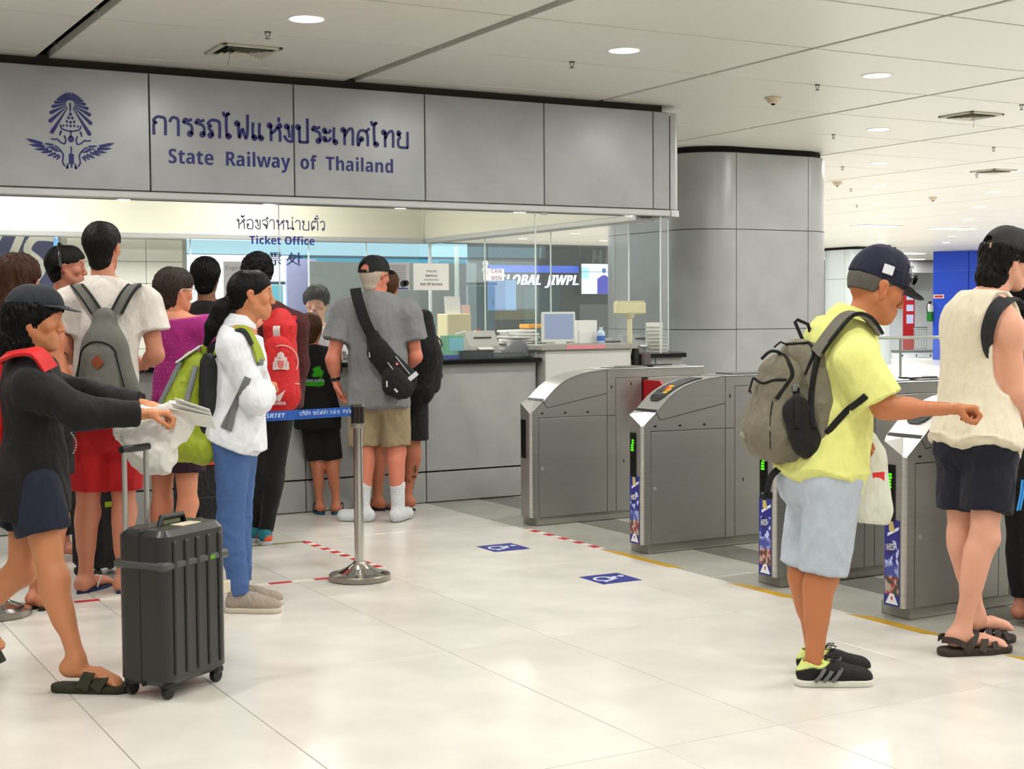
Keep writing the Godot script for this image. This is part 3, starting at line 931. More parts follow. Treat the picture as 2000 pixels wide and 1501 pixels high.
	part(o, "side", boxm(Vector3(0.36, 2.05, 0.06), 0.004, Vector3(0.07, 1.03, 0)), mat("lavender", Color(0.66, 0.68, 0.86), 0.3))
	for k in 2:
		part(o, "door", boxm(Vector3(0.17, 1.75, 0.05), 0.004, Vector3(-0.42 + 0.18 * k, 0.88, 0)), mat("door_cyan", Color(0.45, 0.80, 0.90), 0.25))
	part(o, "lintel", boxm(Vector3(0.4, 0.035, 0.07), 0.004, Vector3(-0.33, 1.78, 0)), M.edge_blue)
	single("office_post", boxm(Vector3(0.045, 2.2, 0.045), 0.008), mat("post_glow", Color(0.86, 0.95, 0.93), 0.3), "slim pale vertical post between the grey partition and the dark shop", "post", Vector3(7.55, 1.1, -14.9))
	# the dark shop with screens beyond the side window
	o = thing("dark_shopfront", "dark shopfront with reflections of letters and glowing screens beyond the office", "shopfront", Vector3(10.65, 0, -18.05))
	part(o, "facade", boxm(Vector3(3.1, 2.42, 0.1), 0.004, Vector3(-0.13, 1.21, -0.06)), mat("facade_dark", Color(0.10, 0.096, 0.10), 0.35, 0.0, {"metallic_specular": 0.3}))
	for k in 5:
		part(o, "joint", boxm(Vector3(0.012, 2.4, 0.012), 0, Vector3(-1.45 + 0.66 * k, 1.21, -0.006)), mat("facade_line", Color(0.2, 0.2, 0.2), 0.4))
	part(o, "door", boxm(Vector3(0.6, 1.5, 0.03), 0.004, Vector3(-0.12, 1.05, 0.0)), mat("door_glass_dark", Color(0.13, 0.22, 0.24), 0.1))
	part(o, "door", boxm(Vector3(0.66, 1.2, 0.03), 0.004, Vector3(0.85, 0.95, 0.0)), mat("door_shutter", Color(0.2, 0.2, 0.2), 0.5))
	part(o, "shop_sign_light", boxm(Vector3(1.6, 0.1, 0.05), 0.004, Vector3(-0.2, 2.06, 0.02)), glow("led_blue", Color(0.10, 0.40, 1.0), 0.7))
	text(o, "shop_sign_light", "GLOBAL  JIWPL.", 0.2, Transform3D(Basis(Vector3(1, 0, 0), Vector3(0.25, 1, 0), Vector3(0, 0, 1)), Vector3(-0.16, 1.9, 0.03)), glow("led_white", Color(0.9, 0.95, 1.0), 1.6), true, 1.4, 0.02)
	text(o, "faint_letters", "CIH", 0.3, Transform3D(Basis(Vector3(-1, 0, 0), Vector3(0.1, 1, 0), Vector3(0, 0, -1)), Vector3(1.0, 2.24, 0.002)), mat("faint", Color(0.2, 0.2, 0.2), 0.4), true, 0.5)
	o = thing("advert_screen", "large bright white screen showing a figure in a blue jacket", "screen", Vector3(11.55, 1.92, -17.92))
	part(o, "case", boxm(Vector3(0.86, 0.46, 0.06), 0.006, Vector3(0, 0, -0.03)), M.black_plastic)
	part(o, "screen", _screen(Vector2(0.83, 0.44), _figure_picture()), M.screen_fig, Vector3(0, 0, 0.003))
	area_lamp(o, Vector3(0, 0, 0.03), Vector2(0.8, 0.42), Vector3.ZERO, 0.25, Color(0.9, 0.95, 1.0))
	o = thing("advert_screen", "pale blue upright screen left of the white screen in the dark shop", "screen", Vector3(9.82, 1.68, -17.95))
	part(o, "case", boxm(Vector3(0.5, 0.46, 0.05), 0.006, Vector3(0, 0, -0.03)), M.black_plastic)
	part(o, "screen_light", boxm(Vector3(0.29, 0.43, 0.01), 0, Vector3(-0.09, 0, 0)), glow("screen_blue", Color(0.30, 0.56, 0.88), 0.5))
	part(o, "screen_light", boxm(Vector3(0.17, 0.43, 0.01), 0, Vector3(0.14, 0, 0)), glow("screen_blue2", Color(0.45, 0.72, 0.97), 0.55))
	text(o, "screen_text", "i", 0.12, Transform3D(Basis(), Vector3(-0.15, -0.1, 0.008)), mat("navy", Color(0.03, 0.05, 0.2), 0.5), true, 0.0)
	o = thing("lucky_cat_sign", "small white and red lit promotional sign at the left edge of the dark shop", "sign", Vector3(9.66, 1.97, -17.9))
	part(o, "sign_light", boxm(Vector3(0.32, 0.17, 0.04), 0.008), glow("sign_pinkwhite", Color(1.0, 0.86, 0.84), 1.0))
	text(o, "lettering", "CAN\nWIN", 0.085, Transform3D(Basis(), Vector3(0.03, 0, 0.021)), mat("sign_violet", Color(0.3, 0.12, 0.35), 0.5), true, 0.0)
	part(o, "ornament", MB.new().lathe([Vector2(0.0, -0.05), Vector2(0.04, -0.04), Vector2(0.05, 0), Vector2(0.03, 0.05), Vector2(0.045, 0.09), Vector2(0.03, 0.13), Vector2(0, 0.14)], 14, Transform3D(Basis(), Vector3(-0.15, 0.06, 0.03))), mat("sign_white", Color(0.85, 0.85, 0.82), 0.5))
	o = thing("shop", "small open shop with red striped counter glimpsed between dark facade and column", "shop", Vector3(13.6, 0, -20))
	part(o, "back", boxm(Vector3(1.0, 2.5, 0.1), 0, Vector3(0, 1.25, -0.3)), mat("shop_beige", Color(0.62, 0.58, 0.48), 0.6))
	part(o, "stripe", boxm(Vector3(0.9, 0.05, 0.06), 0.004, Vector3(0, 1.97, -0.1)), mat("shop_red", Color(0.75, 0.25, 0.2), 0.5))
	part(o, "stripe", boxm(Vector3(0.9, 0.05, 0.06), 0.004, Vector3(0, 1.87, -0.1)), M.shop_red)
	part(o, "poster", boxm(Vector3(0.5, 0.16, 0.02), 0.002, Vector3(0, 2.08, -0.12)), mat("shop_pict", Color(0.35, 0.42, 0.5), 0.5))
	part(o, "shutter", boxm(Vector3(0.9, 0.5, 0.03), 0.002, Vector3(0, 1.58, -0.2)), mat("shop_grey", Color(0.42, 0.47, 0.44), 0.5))
	# long light fittings
	for a in [[Vector3(20.2, CEIL, -21.4), "long white linear ceiling light left of the other two, above the blue cap"], [Vector3(22.3, CEIL, -21.4), "long white linear ceiling light between the two caps"], [Vector3(24.4, CEIL, -21.4), "long white linear ceiling light behind the grey cap at right"]]:
		var l := thing("linear_light", a[1], "ceiling light", a[0])
		part(l, "housing", boxm(Vector3(1.02, 0.02, 0.42), 0.004, Vector3(0, -0.005, 0)), M.vent_white)
		part(l, "lamp_lens", boxm(Vector3(0.98, 0.01, 0.38), 0.002, Vector3(0, -0.018, 0)), M.lamp_glow)
		area_lamp(l, Vector3(0, -0.035, 0), Vector2(0.95, 0.36), Vector3(-PI / 2, 0, 0), 1.6, Color(1, 1, 0.98))
	for a in [[Vector3(27.5, CEIL, -24.0), "long white linear ceiling light over the blue wall, far down the hall"], [Vector3(31.0, CEIL, -31.5), "long white linear ceiling light over the red banner"], [Vector3(28.6, CEIL, -31.5), "long white linear ceiling light behind the far column"], [Vector3(34.5, CEIL, -35.0), "long white linear ceiling light before the white end wall"], [Vector3(36.5, CEIL, -34.0), "last long white linear ceiling light at the far right end"], [Vector3(31.5, CEIL, -35.5), "long white linear ceiling light in front of the grey beam"]]:
		var l := thing("linear_light", a[1], "ceiling light", a[0])
		part(l, "lamp_lens", boxm(Vector3(0.98, 0.01, 0.38), 0.002, Vector3(0, -0.008, 0)), M.lamp_glow)
		area_lamp(l, Vector3(0, -0.025, 0), Vector2(0.95, 0.36), Vector3(-PI / 2, 0, 0), 11.0, Color(1, 1, 0.98))
	# far right
	o = thing("blue_wall", "bright blue floor to ceiling panel wall far down the hall", "partition", Vector3(30.6, 0, -30.1), deg_to_rad(-60))
	for k in 4:
		part(o, "panel", boxm(Vector3(1.0, 3.1, 0.1), 0.01, Vector3(0.5 + 1.01 * k, 1.55, 0)), mat("blue_panel", Color(0.07, 0.27, 0.78), 0.4))
	part(o, "line", boxm(Vector3(4.0, 0.012, 0.102), 0, Vector3(2.0, 2.55, 0)), mat("line_blue", Color(0.25, 0.38, 0.8), 0.4))
	o = thing("fire_extinguisher", "green and white fire extinguisher hanging on the edge of the blue wall", "fire extinguisher", Vector3(30.50, 1.1, -30.12))
	part(o, "cylinder", MB.new().lathe([Vector2(0, 0), Vector2(0.085, 0.0), Vector2(0.095, 0.03), Vector2(0.095, 0.28)], 16, Transform3D()), mat("ext_green", Color(0.05, 0.45, 0.12), 0.35))
	part(o, "label_band", MB.new().lathe([Vector2(0.0955, 0.28), Vector2(0.0955, 0.42), Vector2(0.08, 0.47), Vector2(0.03, 0.5)], 16, Transform3D()), M.sign_white)
	part(o, "valve", MB.new().lathe([Vector2(0.03, 0.49), Vector2(0.03, 0.54), Vector2(0.05, 0.55), Vector2(0.05, 0.58), Vector2(0, 0.58)], 10, Transform3D()), M.black_plastic)
	part(o, "hose", MB.new().tube([Vector3(-0.03, 0.55, 0), Vector3(-0.12, 0.52, 0.02), Vector3(-0.15, 0.4, 0.02), Vector3(-0.13, 0.25, 0.02)], 0.015, 6), M.black_plastic)
	o = thing("notice_sign", "small red and white fire notice on the blue wall above the extinguisher", "sign", Vector3(30.63, 1.815, -29.92), deg_to_rad(-60))
	part(o, "plate", boxm(Vector3(0.3, 0.11, 0.01)), M.sign_white)
	part(o, "print", boxm(Vector3(0.24, 0.06, 0.012)), mat("red_print", Color(0.75, 0.1, 0.08), 0.5))
	o = thing("red_banner", "tall red information banner with three white notices behind the railing", "banner", Vector3(32.8, 0, -33.3), deg_to_rad(-29))
	part(o, "banner", boxm(Vector3(0.36, 2.06, 0.05), 0.004, Vector3(0, 1.03, 0)), mat("banner_red", Color(0.62, 0.04, 0.05), 0.5))
	for k in 3:
		part(o, "notice", boxm(Vector3(0.22, 0.28 if k == 2 else 0.2, 0.055), 0.002, Vector3(0.03, 1.85 - 0.35 * k, 0)), mat("notice_pale", Color(0.7, 0.74, 0.85), 0.5))
	o = thing("green_kiosk", "dark green kiosk front with a glowing aqua panel right of the column", "kiosk", Vector3(30.8, 0, -34.5), deg_to_rad(-29))
	part(o, "front", boxm(Vector3(1.6, 3.05, 0.1), 0.004, Vector3(0.3, 1.525, 0)), mat("kiosk_green", Color(0.02, 0.22, 0.15), 0.5))
	part(o, "screen_light", boxm(Vector3(1.0, 1.25, 0.04), 0.004, Vector3(0.2, 2.05, 0.06)), glow("aqua_glow", Color(0.30, 0.95, 0.80), 0.95))
	part(o, "screen_light", MB.new().disc(Vector3(0.3, 1.95, 0.083), 0.3, 20, Vector3(0, 0, 1)), glow("aqua_white", Color(0.9, 1.0, 0.98), 1.2))
	single("shutter_beam", boxm(Vector3(9.0, 0.45, 0.3), 0.01), mat("beam_grey", Color(0.42, 0.42, 0.43), 0.5), "grey ribbed shutter beam high across the far end of the hall", "beam", Vector3(32.5, 2.9, -35.6))
	single("far_wall", boxm(Vector3(12.0, 3.1, 0.3), 0.01), mat("far_white", Color(0.82, 0.84, 0.86), 0.5), "white wall closing the far end of the hall", "wall", Vector3(35.5, 1.55, -37.6))
	o = thing("low_wall", "low white plinth with dark studs and grey coping by the red banner", "plinth", Vector3(31.6, 0, -31.7), deg_to_rad(-29))
	part(o, "base", boxm(Vector3(1.6, 0.16, 0.3), 0.01, Vector3(0, 0.08, 0)), M.far_white)
	part(o, "coping", boxm(Vector3(1.6, 0.07, 0.32), 0.01, Vector3(0, 0.2, 0)), mat("coping", Color(0.3, 0.31, 0.3), 0.6))
	for k in 3: part(o, "stud", MB.new().disc(Vector3(-0.5 + 0.42 * k, 0.07, 0.152), 0.03, 10, Vector3(0, 0, 1)), M.black_plastic)
	o = thing("luggage_trolley", "pale grey wire luggage trolley standing behind the far railing", "trolley", Vector3(32.4, 0.0, -32.4), deg_to_rad(-29))
	var tr := MB.new()
	for k in 6: tr.tube([Vector3(-0.2 + 0.08 * k, 0.0, 0), Vector3(-0.2 + 0.08 * k, 0.85, -0.02)], 0.008, 5)
	tr.tube([Vector3(-0.22, 0.85, 0), Vector3(0.22, 0.85, 0)], 0.012, 6)
	tr.tube([Vector3(-0.22, 0.25, 0), Vector3(0.22, 0.25, 0)], 0.012, 6)
	part(o, "frame", tr, mat("steel_pale", Color(0.6, 0.63, 0.65), 0.3, 0.7))
	part(o, "handle", MB.new().tube([Vector3(-0.25, 0.9, 0.0), Vector3(0.22, 0.9, 0.0)], 0.016, 8), M.coping)
	o = thing("glass_railing", "glass railing with brushed steel handrail across the hall behind the gates", "railing", Vector3(16.8, 0, -17.0), deg_to_rad(-29))
	part(o, "handrail", MB.new().tube([Vector3(-1.5, 0.985, 0), Vector3(2.5, 0.985, 0)], 0.028, 10), mat("rail_steel", Color(0.55, 0.56, 0.55), 0.3, 0.8))
	for k in 3:
		part(o, "pane", _pane(Vector3(-1.5 + 1.33 * k, 0.06, 0), Vector3(-0.19 + 1.33 * k, 0.95, 0)), M.window_glass)
		part(o, "post", MB.new().tube([Vector3(-1.5 + 1.33 * k, 0, 0), Vector3(-1.5 + 1.33 * k, 0.98, 0)], 0.02, 8), M.rail_steel)

func area_lamp(o: Node3D, at: Vector3, size: Vector2, turn: Vector3, energy: float, color: Color) -> void:
	var l := AreaLight3D.new()
	l.name = "lamp_light"
	l.area_size = size
	l.area_normalize_energy = true
	l.light_energy = energy
	l.light_color = color
	l.area_range = 30.0
	l.area_attenuation = 2.0
	l.shadow_enabled = true
	# an area light shines along its own -z: turned about so that it faces +z of the panel
	l.rotation = turn if turn.x < -1.0 else Vector3(turn.x, PI, 0)
	l.position = at
	o.add_child(l)

func _screen(size: Vector2, pic: ImageTexture) -> MB:
	mat("screen_fig", Color(1, 1, 1), 0.3, 0.0, {"albedo_color": Color(0, 0, 0), "emission_enabled": true, "emission": Color(1, 1, 1), "emission_texture": pic, "emission_operator": BaseMaterial3D.EMISSION_OP_MULTIPLY, "emission_energy_multiplier": 1.5})
	var mb := MB.new()
	mb.quad(Vector3(-size.x / 2, -size.y / 2, 0), Vector3(size.x / 2, -size.y / 2, 0), Vector3(size.x / 2, size.y / 2, 0), Vector3(-size.x / 2, size.y / 2, 0))
	return mb

func _figure_picture() -> ImageTexture: # what the screen shows: a person in a blue jacket before a pale street
	var im := Image.create(128, 72, false, Image.FORMAT_RGB8)
	im.fill(Color(0.97, 0.98, 1))
	im.fill_rect(Rect2i(0, 8, 20, 28), Color(0.62, 0.85, 0.92))
	im.fill_rect(Rect2i(82, 8, 36, 28), Color(0.6, 0.85, 0.92))
	im.fill_rect(Rect2i(88, 6, 24, 8), Color(0.35, 0.6, 0.75))
	im.fill_rect(Rect2i(0, 18, 118, 2), Color(0.4, 0.6, 0.75))
	for y in range(10, 72):
		for x in range(30, 90):
			var head := Vector2(x - 60, (y - 15) * 0.8).length() < 5.5
			var w := 19.0 * clampf((y - 24) / 12.0, 0.0, 1.0)
			if head or (y > 26 and absf(x - 60) < w): im.set_pixel(x, y, Color(0.16, 0.14, 0.62) if not head else Color(0.2, 0.35, 0.55))
	return ImageTexture.create_from_image(im)

# ---------------------------------------------------------------- ticket gates
func build_gates() -> void:
	var Z := [-8.2, -6.89, -5.69, -4.78]
	var L := ["brushed steel ticket gate farthest from camera, nearest the column, with red flap", "brushed steel ticket gate second from the column, with grey card reader and blue advert", "brushed steel ticket gate half hidden behind the man in yellow", "brushed steel ticket gate nearest camera, beside the man in the cream tank top"]
	for k in 4: gate(k, Vector3(4.69, 0, Z[k]), L[k])

func gate(k: int, at: Vector3, label: String) -> void:
	var o := thing("ticket_gate", label, "ticket gate", at, 0.0, "")
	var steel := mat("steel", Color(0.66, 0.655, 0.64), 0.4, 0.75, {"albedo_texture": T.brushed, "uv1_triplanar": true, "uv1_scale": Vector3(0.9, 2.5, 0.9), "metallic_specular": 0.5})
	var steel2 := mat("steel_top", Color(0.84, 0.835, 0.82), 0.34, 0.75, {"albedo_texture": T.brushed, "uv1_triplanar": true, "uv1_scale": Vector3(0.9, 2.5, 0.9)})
	var dark := mat("steel_joint", Color(0.16, 0.155, 0.15), 0.5, 0.5)
	var black: Material = M.black_plastic
	var curve := [Vector2(0.1, 0.835), Vector2(0.155, 0.884), Vector2(0.192, 0.917), Vector2(0.235, 0.946), Vector2(0.275, 0.967), Vector2(0.315, 0.984), Vector2(0.395, 1.007), Vector2(0.485, 1.022), Vector2(0.6, 1.03)]
	var flat := 1.035
	var long := 1.42
	# plinth
	part(o, "plinth", MB.new().box(Vector3(0.74, 0.034, -0.115), Vector3(1.36, 0.068, 0.19), 0.004), mat("plinth_steel", Color(0.62, 0.61, 0.58), 0.4, 0.4))
	# body core
	var pts := PackedVector2Array([Vector2(0.1, 0.06), Vector2(long, 0.06), Vector2(long, flat)])
	for j in range(curve.size() - 1, -1, -1): pts.append(curve[j])
	part(o, "body", MB.new().prism(pts, 0.216, Transform3D(Basis(), Vector3(0, 0, -0.222))), dark)
	# front
	var fr := MB.new()
	fr.quad(Vector3(0, 0.06, -0.13), Vector3(0, 0.06, -0.018), Vector3(0, 0.762, -0.018), Vector3(0, 0.82, -0.13))
	fr.quad(Vector3(0.1, 0.06, -0.22), Vector3(0, 0.06, -0.13), Vector3(0, 0.82, -0.13), Vector3(0.1, 0.835, -0.22))
	part(o, "front_panel", fr, steel)
	var rc := MB.new()
	for s in 6:
		var a0 := PI / 2 * s / 6
		var a1 := PI / 2 * (s + 1) / 6
		var pa := Vector3(0.018 - 0.018 * cos(a0), 0, -0.018 + 0.018 * sin(a0))
		var pb := Vector3(0.018 - 0.018 * cos(a1), 0, -0.018 + 0.018 * sin(a1))
		var q := rc.vert(pa + Vector3.UP * 0.06, Vector3(-cos(a0), 0, sin(a0))); rc.vert(pb + Vector3.UP * 0.06, Vector3(-cos(a1), 0, sin(a1))); rc.vert(pb + Vector3.UP * 0.755, Vector3(-cos(a1), 0, sin(a1))); rc.vert(pa + Vector3.UP * 0.758, Vector3(-cos(a0), 0, sin(a0)))
		rc.i.append_array([q, q + 2, q + 1, q, q + 3, q + 2])
	part(o, "corner_trim", rc, steel2)
	# nose plate and hood
	var nz := MB.new()
	nz.quad(Vector3(0.0, 0.752, -0.012), Vector3(0.008, 0.752, 0), Vector3(0.1, 0.833, 0), Vector3(0.1, 0.833, -0.11))
	nz.tri(Vector3(0.0, 0.752, -0.012), Vector3(0.1, 0.833, -0.11), Vector3(0, 0.82, -0.13))
	nz.tri(Vector3(0, 0.82, -0.13), Vector3(0.1, 0.833, -0.11), Vector3(0.1, 0.835, -0.222))
	part(o, "nose_plate", nz, mat("steel_bright", Color(0.86, 0.86, 0.85), 0.28, 0.75))
	var hd := MB.new()
	for j in curve.size() - 1:
		var a: Vector2 = curve[j] + Vector2(0.003 if j == 0 else 0.0, 0.002)
		var b: Vector2 = curve[j + 1] + Vector2(0, 0.002)
		var ta: Vector2 = (curve[mini(j + 1, 8)] - curve[maxi(j - 1, 0)]).normalized()
		var tb: Vector2 = (curve[mini(j + 2, 8)] - curve[j]).normalized()
		var q := hd.vert(Vector3(a.x, a.y, 0.004), Vector3(-ta.y, ta.x, 0), Vector2(0, 0)); hd.vert(Vector3(b.x, b.y, 0.004), Vector3(-tb.y, tb.x, 0)); hd.vert(Vector3(b.x, b.y, -0.224), Vector3(-tb.y, tb.x, 0)); hd.vert(Vector3(a.x, a.y, -0.224), Vector3(-ta.y, ta.x, 0))
		hd.i.append_array([q, q + 2, q + 1, q, q + 3, q + 2])
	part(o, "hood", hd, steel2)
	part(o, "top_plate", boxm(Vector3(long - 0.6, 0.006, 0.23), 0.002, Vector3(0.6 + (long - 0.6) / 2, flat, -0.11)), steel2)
	# side panels
	var S := Transform3D(Basis(), Vector3(0, 0, -0.006))
	var side := PackedVector2Array([Vector2(0.016, 0.06), Vector2(0.064, 0.06), Vector2(0.064, 0.726), Vector2(0.604, 0.722), Vector2(0.604, 0.868), Vector2(0.13, 0.786), Vector2(0.1, 0.829), Vector2(0.016, 0.754)])
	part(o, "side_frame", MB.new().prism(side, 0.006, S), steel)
	part(o, "door_panel", MB.new().prism(PackedVector2Array([Vector2(0.068, 0.06), Vector2(0.604, 0.06), Vector2(0.604, 0.7175), Vector2(0.068, 0.7215)]), 0.0075, S, 0.0015), steel)
	var hs := PackedVector2Array([Vector2(0.132, 0.7905), Vector2(0.604, 0.873)])
	for j in range(curve.size() - 1, -1, -1): hs.append(curve[j] + Vector2(0.003, -0.001))
	part(o, "hood_side", MB.new().prism(hs, 0.007, S), steel)
	part(o, "mid_panel", MB.new().prism(PackedVector2Array([Vector2(0.608, 0.06), Vector2(0.676, 0.06), Vector2(0.676, 0.716), Vector2(0.608, 0.716)]), 0.006, S), steel)
	part(o, "mid_panel", MB.new().prism(PackedVector2Array([Vector2(0.608, 0.720), Vector2(0.676, 0.720), Vector2(0.676, 0.974), Vector2(long, 0.974), Vector2(long, 1.031), Vector2(0.608, 1.03)]), 0.006, S), steel)
	part(o, "rear_panel", MB.new().prism(PackedVector2Array([Vector2(0.680, 0.06), Vector2(long, 0.06), Vector2(long, 0.970), Vector2(0.680, 0.970)]), 0.0075, S, 0.0015), steel)
	# sensors, lock
	for p in [Vector2(0.093, 0.754), Vector2(0.272, 0.751), Vector2(0.45, 0.75)]:
		part(o, "sensor", boxm(Vector3(0.022, 0.012, 0.006), 0.003, Vector3(p.x, p.y, 0.0)), black)
	for p in [Vector2(0.642, 0.914), Vector2(0.74, 0.401), Vector2(0.80, 0.93)]:
		part(o, "sensor", boxm(Vector3(0.010, 0.024, 0.006), 0.003, Vector3(p.x, p.y, 0.001)), black)
	part(o, "lock", MB.new().lathe([Vector2(0.009, 0.0), Vector2(0.012, 0.0), Vector2(0.0105, 0.005), Vector2(0.005, 0.005), Vector2(0.004, 0.001), Vector2(0, 0.001)], 14, Transform3D(Basis(Vector3(1, 0, 0), Vector3(0, 0, 1), Vector3(0, -1, 0)), Vector3(0.092, 0.385, 0.001))), steel2)
	if k == 0:
		part(o, "flap", MB.new().prism(PackedVector2Array([Vector2(0, 0.62), Vector2(0.03, 0.60), Vector2(0.26, 0.80), Vector2(0.26, 0.9), Vector2(0.2, 0.955), Vector2(0, 0.955)]), 0.02, Transform3D(Basis(Vector3(0, 0, 1), Vector3(0, 1, 0), Vector3(-1, 0, 0)), Vector3(0.92, 0, 0.0)), 0.003), mat("flap_red", Color(0.62, 0.03, 0.05), 0.4)).set_meta("label", "red retractable flap")
		part(o, "flap_slot", boxm(Vector3(0.05, 0.36, 0.004), 0, Vector3(0.915, 0.79, 0.002)), black)
	# display and advert
	part(o, "display", boxm(Vector3(0.006, 0.26, 0.062), 0.002, Vector3(-0.002, 0.585, -0.088)), mat("display_black", Color(0.035, 0.035, 0.035), 0.15))
	if k > 0:
		var ar := MB.new()
		for j in 5: ar.box(Vector3(-0.006, 0.612 + 0.0145 * j, -0.092 + (0.006 if j > 2 else 0.0)), Vector3(0.002, 0.0105, 0.026 - 0.002 * j))
		part(o, "display_light", ar, glow("arrow_green", Color(0.35, 1.0, 0.03), 1.0))
		var ad := part(o, "advert_sticker", _advert(Vector3(-0.0015, 0.062, -0.126), Vector3(-0.0015, 0.462, -0.028)), mat("advert_%d" % k, Color.WHITE, 0.35, 0.0, {"albedo_texture": _advert_picture(k)}))
		ad.set_meta("label", "blue advert sticker with clouds and red landscape")
		text(o, "advert_print", "HIS", 0.042, Transform3D(Basis(Vector3(0, 0.15, 1), Vector3(0, 1, 0), Vector3(-1, 0, 0)), Vector3(-0.002, 0.335, -0.085)), M.sign_white, true, 0.05, 0.001)
		# card reader on the hood
		var rd := MB.new()
		var rim := MB.new()
		var cs := [0.165, 0.178, 0.192, 0.235, 0.275, 0.315, 0.395, 0.47]
		var ws := [0.028, 0.05, 0.062, 0.068, 0.069, 0.069, 0.068, 0.066]
		for j in cs.size() - 1:
			var A := _on(curve, cs[j])
			var B := _on(curve, cs[j + 1])
			rd.quad(Vector3(A.x, A.y + 0.007, -0.112 + ws[j]), Vector3(B.x, B.y + 0.007, -0.112 + ws[j + 1]), Vector3(B.x, B.y + 0.007, -0.112 - ws[j + 1]), Vector3(A.x, A.y + 0.007, -0.112 - ws[j]))
			rim.quad(Vector3(A.x - 0.006, A.y + 0.0045, -0.112 + ws[j] + 0.007), Vector3(B.x, B.y + 0.0045, -0.112 + ws[j + 1] + 0.007), Vector3(B.x, B.y + 0.0045, -0.112 - ws[j + 1] - 0.007), Vector3(A.x - 0.006, A.y + 0.0045, -0.112 - ws[j] - 0.007))
		part(o, "card_reader", rd, mat("reader_grey", Color(0.27, 0.28, 0.29), 0.3))
		part(o, "reader_rim", rim, mat("reader_rim", Color(0.14, 0.14, 0.145), 0.4))
		if k == 1:
			var st := MB.new()
			for f in [[0.215, 0.02, 0.03], [0.25, -0.005, 0.035]]:
				var A := _on(curve, f[0])
				var B := _on(curve, f[0] + 0.045)
				st.quad(Vector3(A.x, A.y + 0.009, -0.112 + f[1] + f[2]), Vector3(B.x, B.y + 0.009, -0.112 + f[1] + f[2]), Vector3(B.x, B.y + 0.009, -0.112 + f[1] - f[2] * 0.4), Vector3(A.x, A.y + 0.009, -0.112 + f[1] - f[2] * 0.4))
			part(o, "reader_sticker", st, mat("sticker_yellow", Color(0.9, 0.7, 0.1), 0.5))
			var A2 := _on(curve, 0.245)
			var B2 := _on(curve, 0.275)
			var s2 := MB.new()
			s2.quad(Vector3(A2.x, A2.y + 0.011, -0.09), Vector3(B2.x, B2.y + 0.011, -0.09), Vector3(B2.x, B2.y + 0.011, -0.125), Vector3(A2.x, A2.y + 0.011, -0.125))
			part(o, "reader_sticker", s2, mat("sticker_red", Color(0.85, 0.25, 0.12), 0.5))
	# plates on the flat top
	for x: float in [0.72, 1.06]:
		part(o, "top_cover", boxm(Vector3(0.28, 0.012, 0.17), 0.005, Vector3(x + 0.1, flat + 0.008, -0.115)), mat("cover_grey", Color(0.5, 0.51, 0.52), 0.2, 0.6))
	part(o, "top_slot", boxm(Vector3(0.2, 0.008, 0.1), 0.003, Vector3(1.1, flat + 0.017, -0.115)), mat("display_black"))

func _on(curve: Array, x: float) -> Vector2:
	for j in curve.size() - 1:
		if x <= curve[j + 1].x:
			var t: float = (x - curve[j].x) / (curve[j + 1].x - curve[j].x)
			return curve[j].lerp(curve[j + 1], t)
	return curve[curve.size() - 1]

func _advert(a: Vector3, b: Vector3) -> MB: # faces -x
	var mb := MB.new()
	mb.quad(Vector3(a.x, a.y, a.z), Vector3(a.x, a.y, b.z), Vector3(a.x, b.y, b.z), Vector3(a.x, b.y, a.z))
	return mb

func _advert_picture(k: int) -> ImageTexture: # printed sky, clouds, a red and green field, a white badge
	var im := Image.create(64, 256, false, Image.FORMAT_RGB8)
	var f := FastNoiseLite.new()
	f.seed = 20 + k
	f.frequency = 0.03
	f.fractal_octaves = 3
	for y in 256:
		for x in 64:
			var c := Color(0.13, 0.14, 0.52)
			var nz := f.get_noise_2d(x * 1.2, y)
			if y > 60 and y < 170: c = c.lerp(Color(0.75, 0.8, 0.95), smoothstep(0.0, 0.3, nz + 0.004 * (x - 24)))
			if y >= 130 and y < 222: c = c.lerp(Color(0.4, 0.47, 0.72), 0.5)
			if y >= 168 and y < 222:
				c = Color(0.62, 0.16, 0.17).lerp(Color(0.72, 0.66, 0.6), smoothstep(-0.1, 0.25, nz))
				if nz < -0.2: c = Color(0.2, 0.3, 0.22)
			if absf(y - 20.0 - (64 - x) * 0.5) < 5 and x > 12: c = Color(0.9, 0.9, 0.95)
			if y < 34 and y > 4 and x > 18 and x < 34 + y / 3: c = Color(0.78, 0.72, 0.42)
			if Vector2((x - 24.0) / 19.0, (y - 84.0) / 24.0).length() < 1.0: c = Color(0.1, 0.1, 0.45)
			if y > 218 and y < 250 and absf(x - 32.0) < 8 + (y - 218) * 0.6: c = Color(0.92, 0.94, 0.97)
			if y > 226 and y < 238 and absf(x - 32.0) < 4: c = Color(0.7, 0.15, 0.2)
			if x < 3 or x > 60 or y < 3 or y > 252: c = Color(0.1, 0.12, 0.5)
			im.set_pixel(x, y, c)
	return ImageTexture.create_from_image(im)

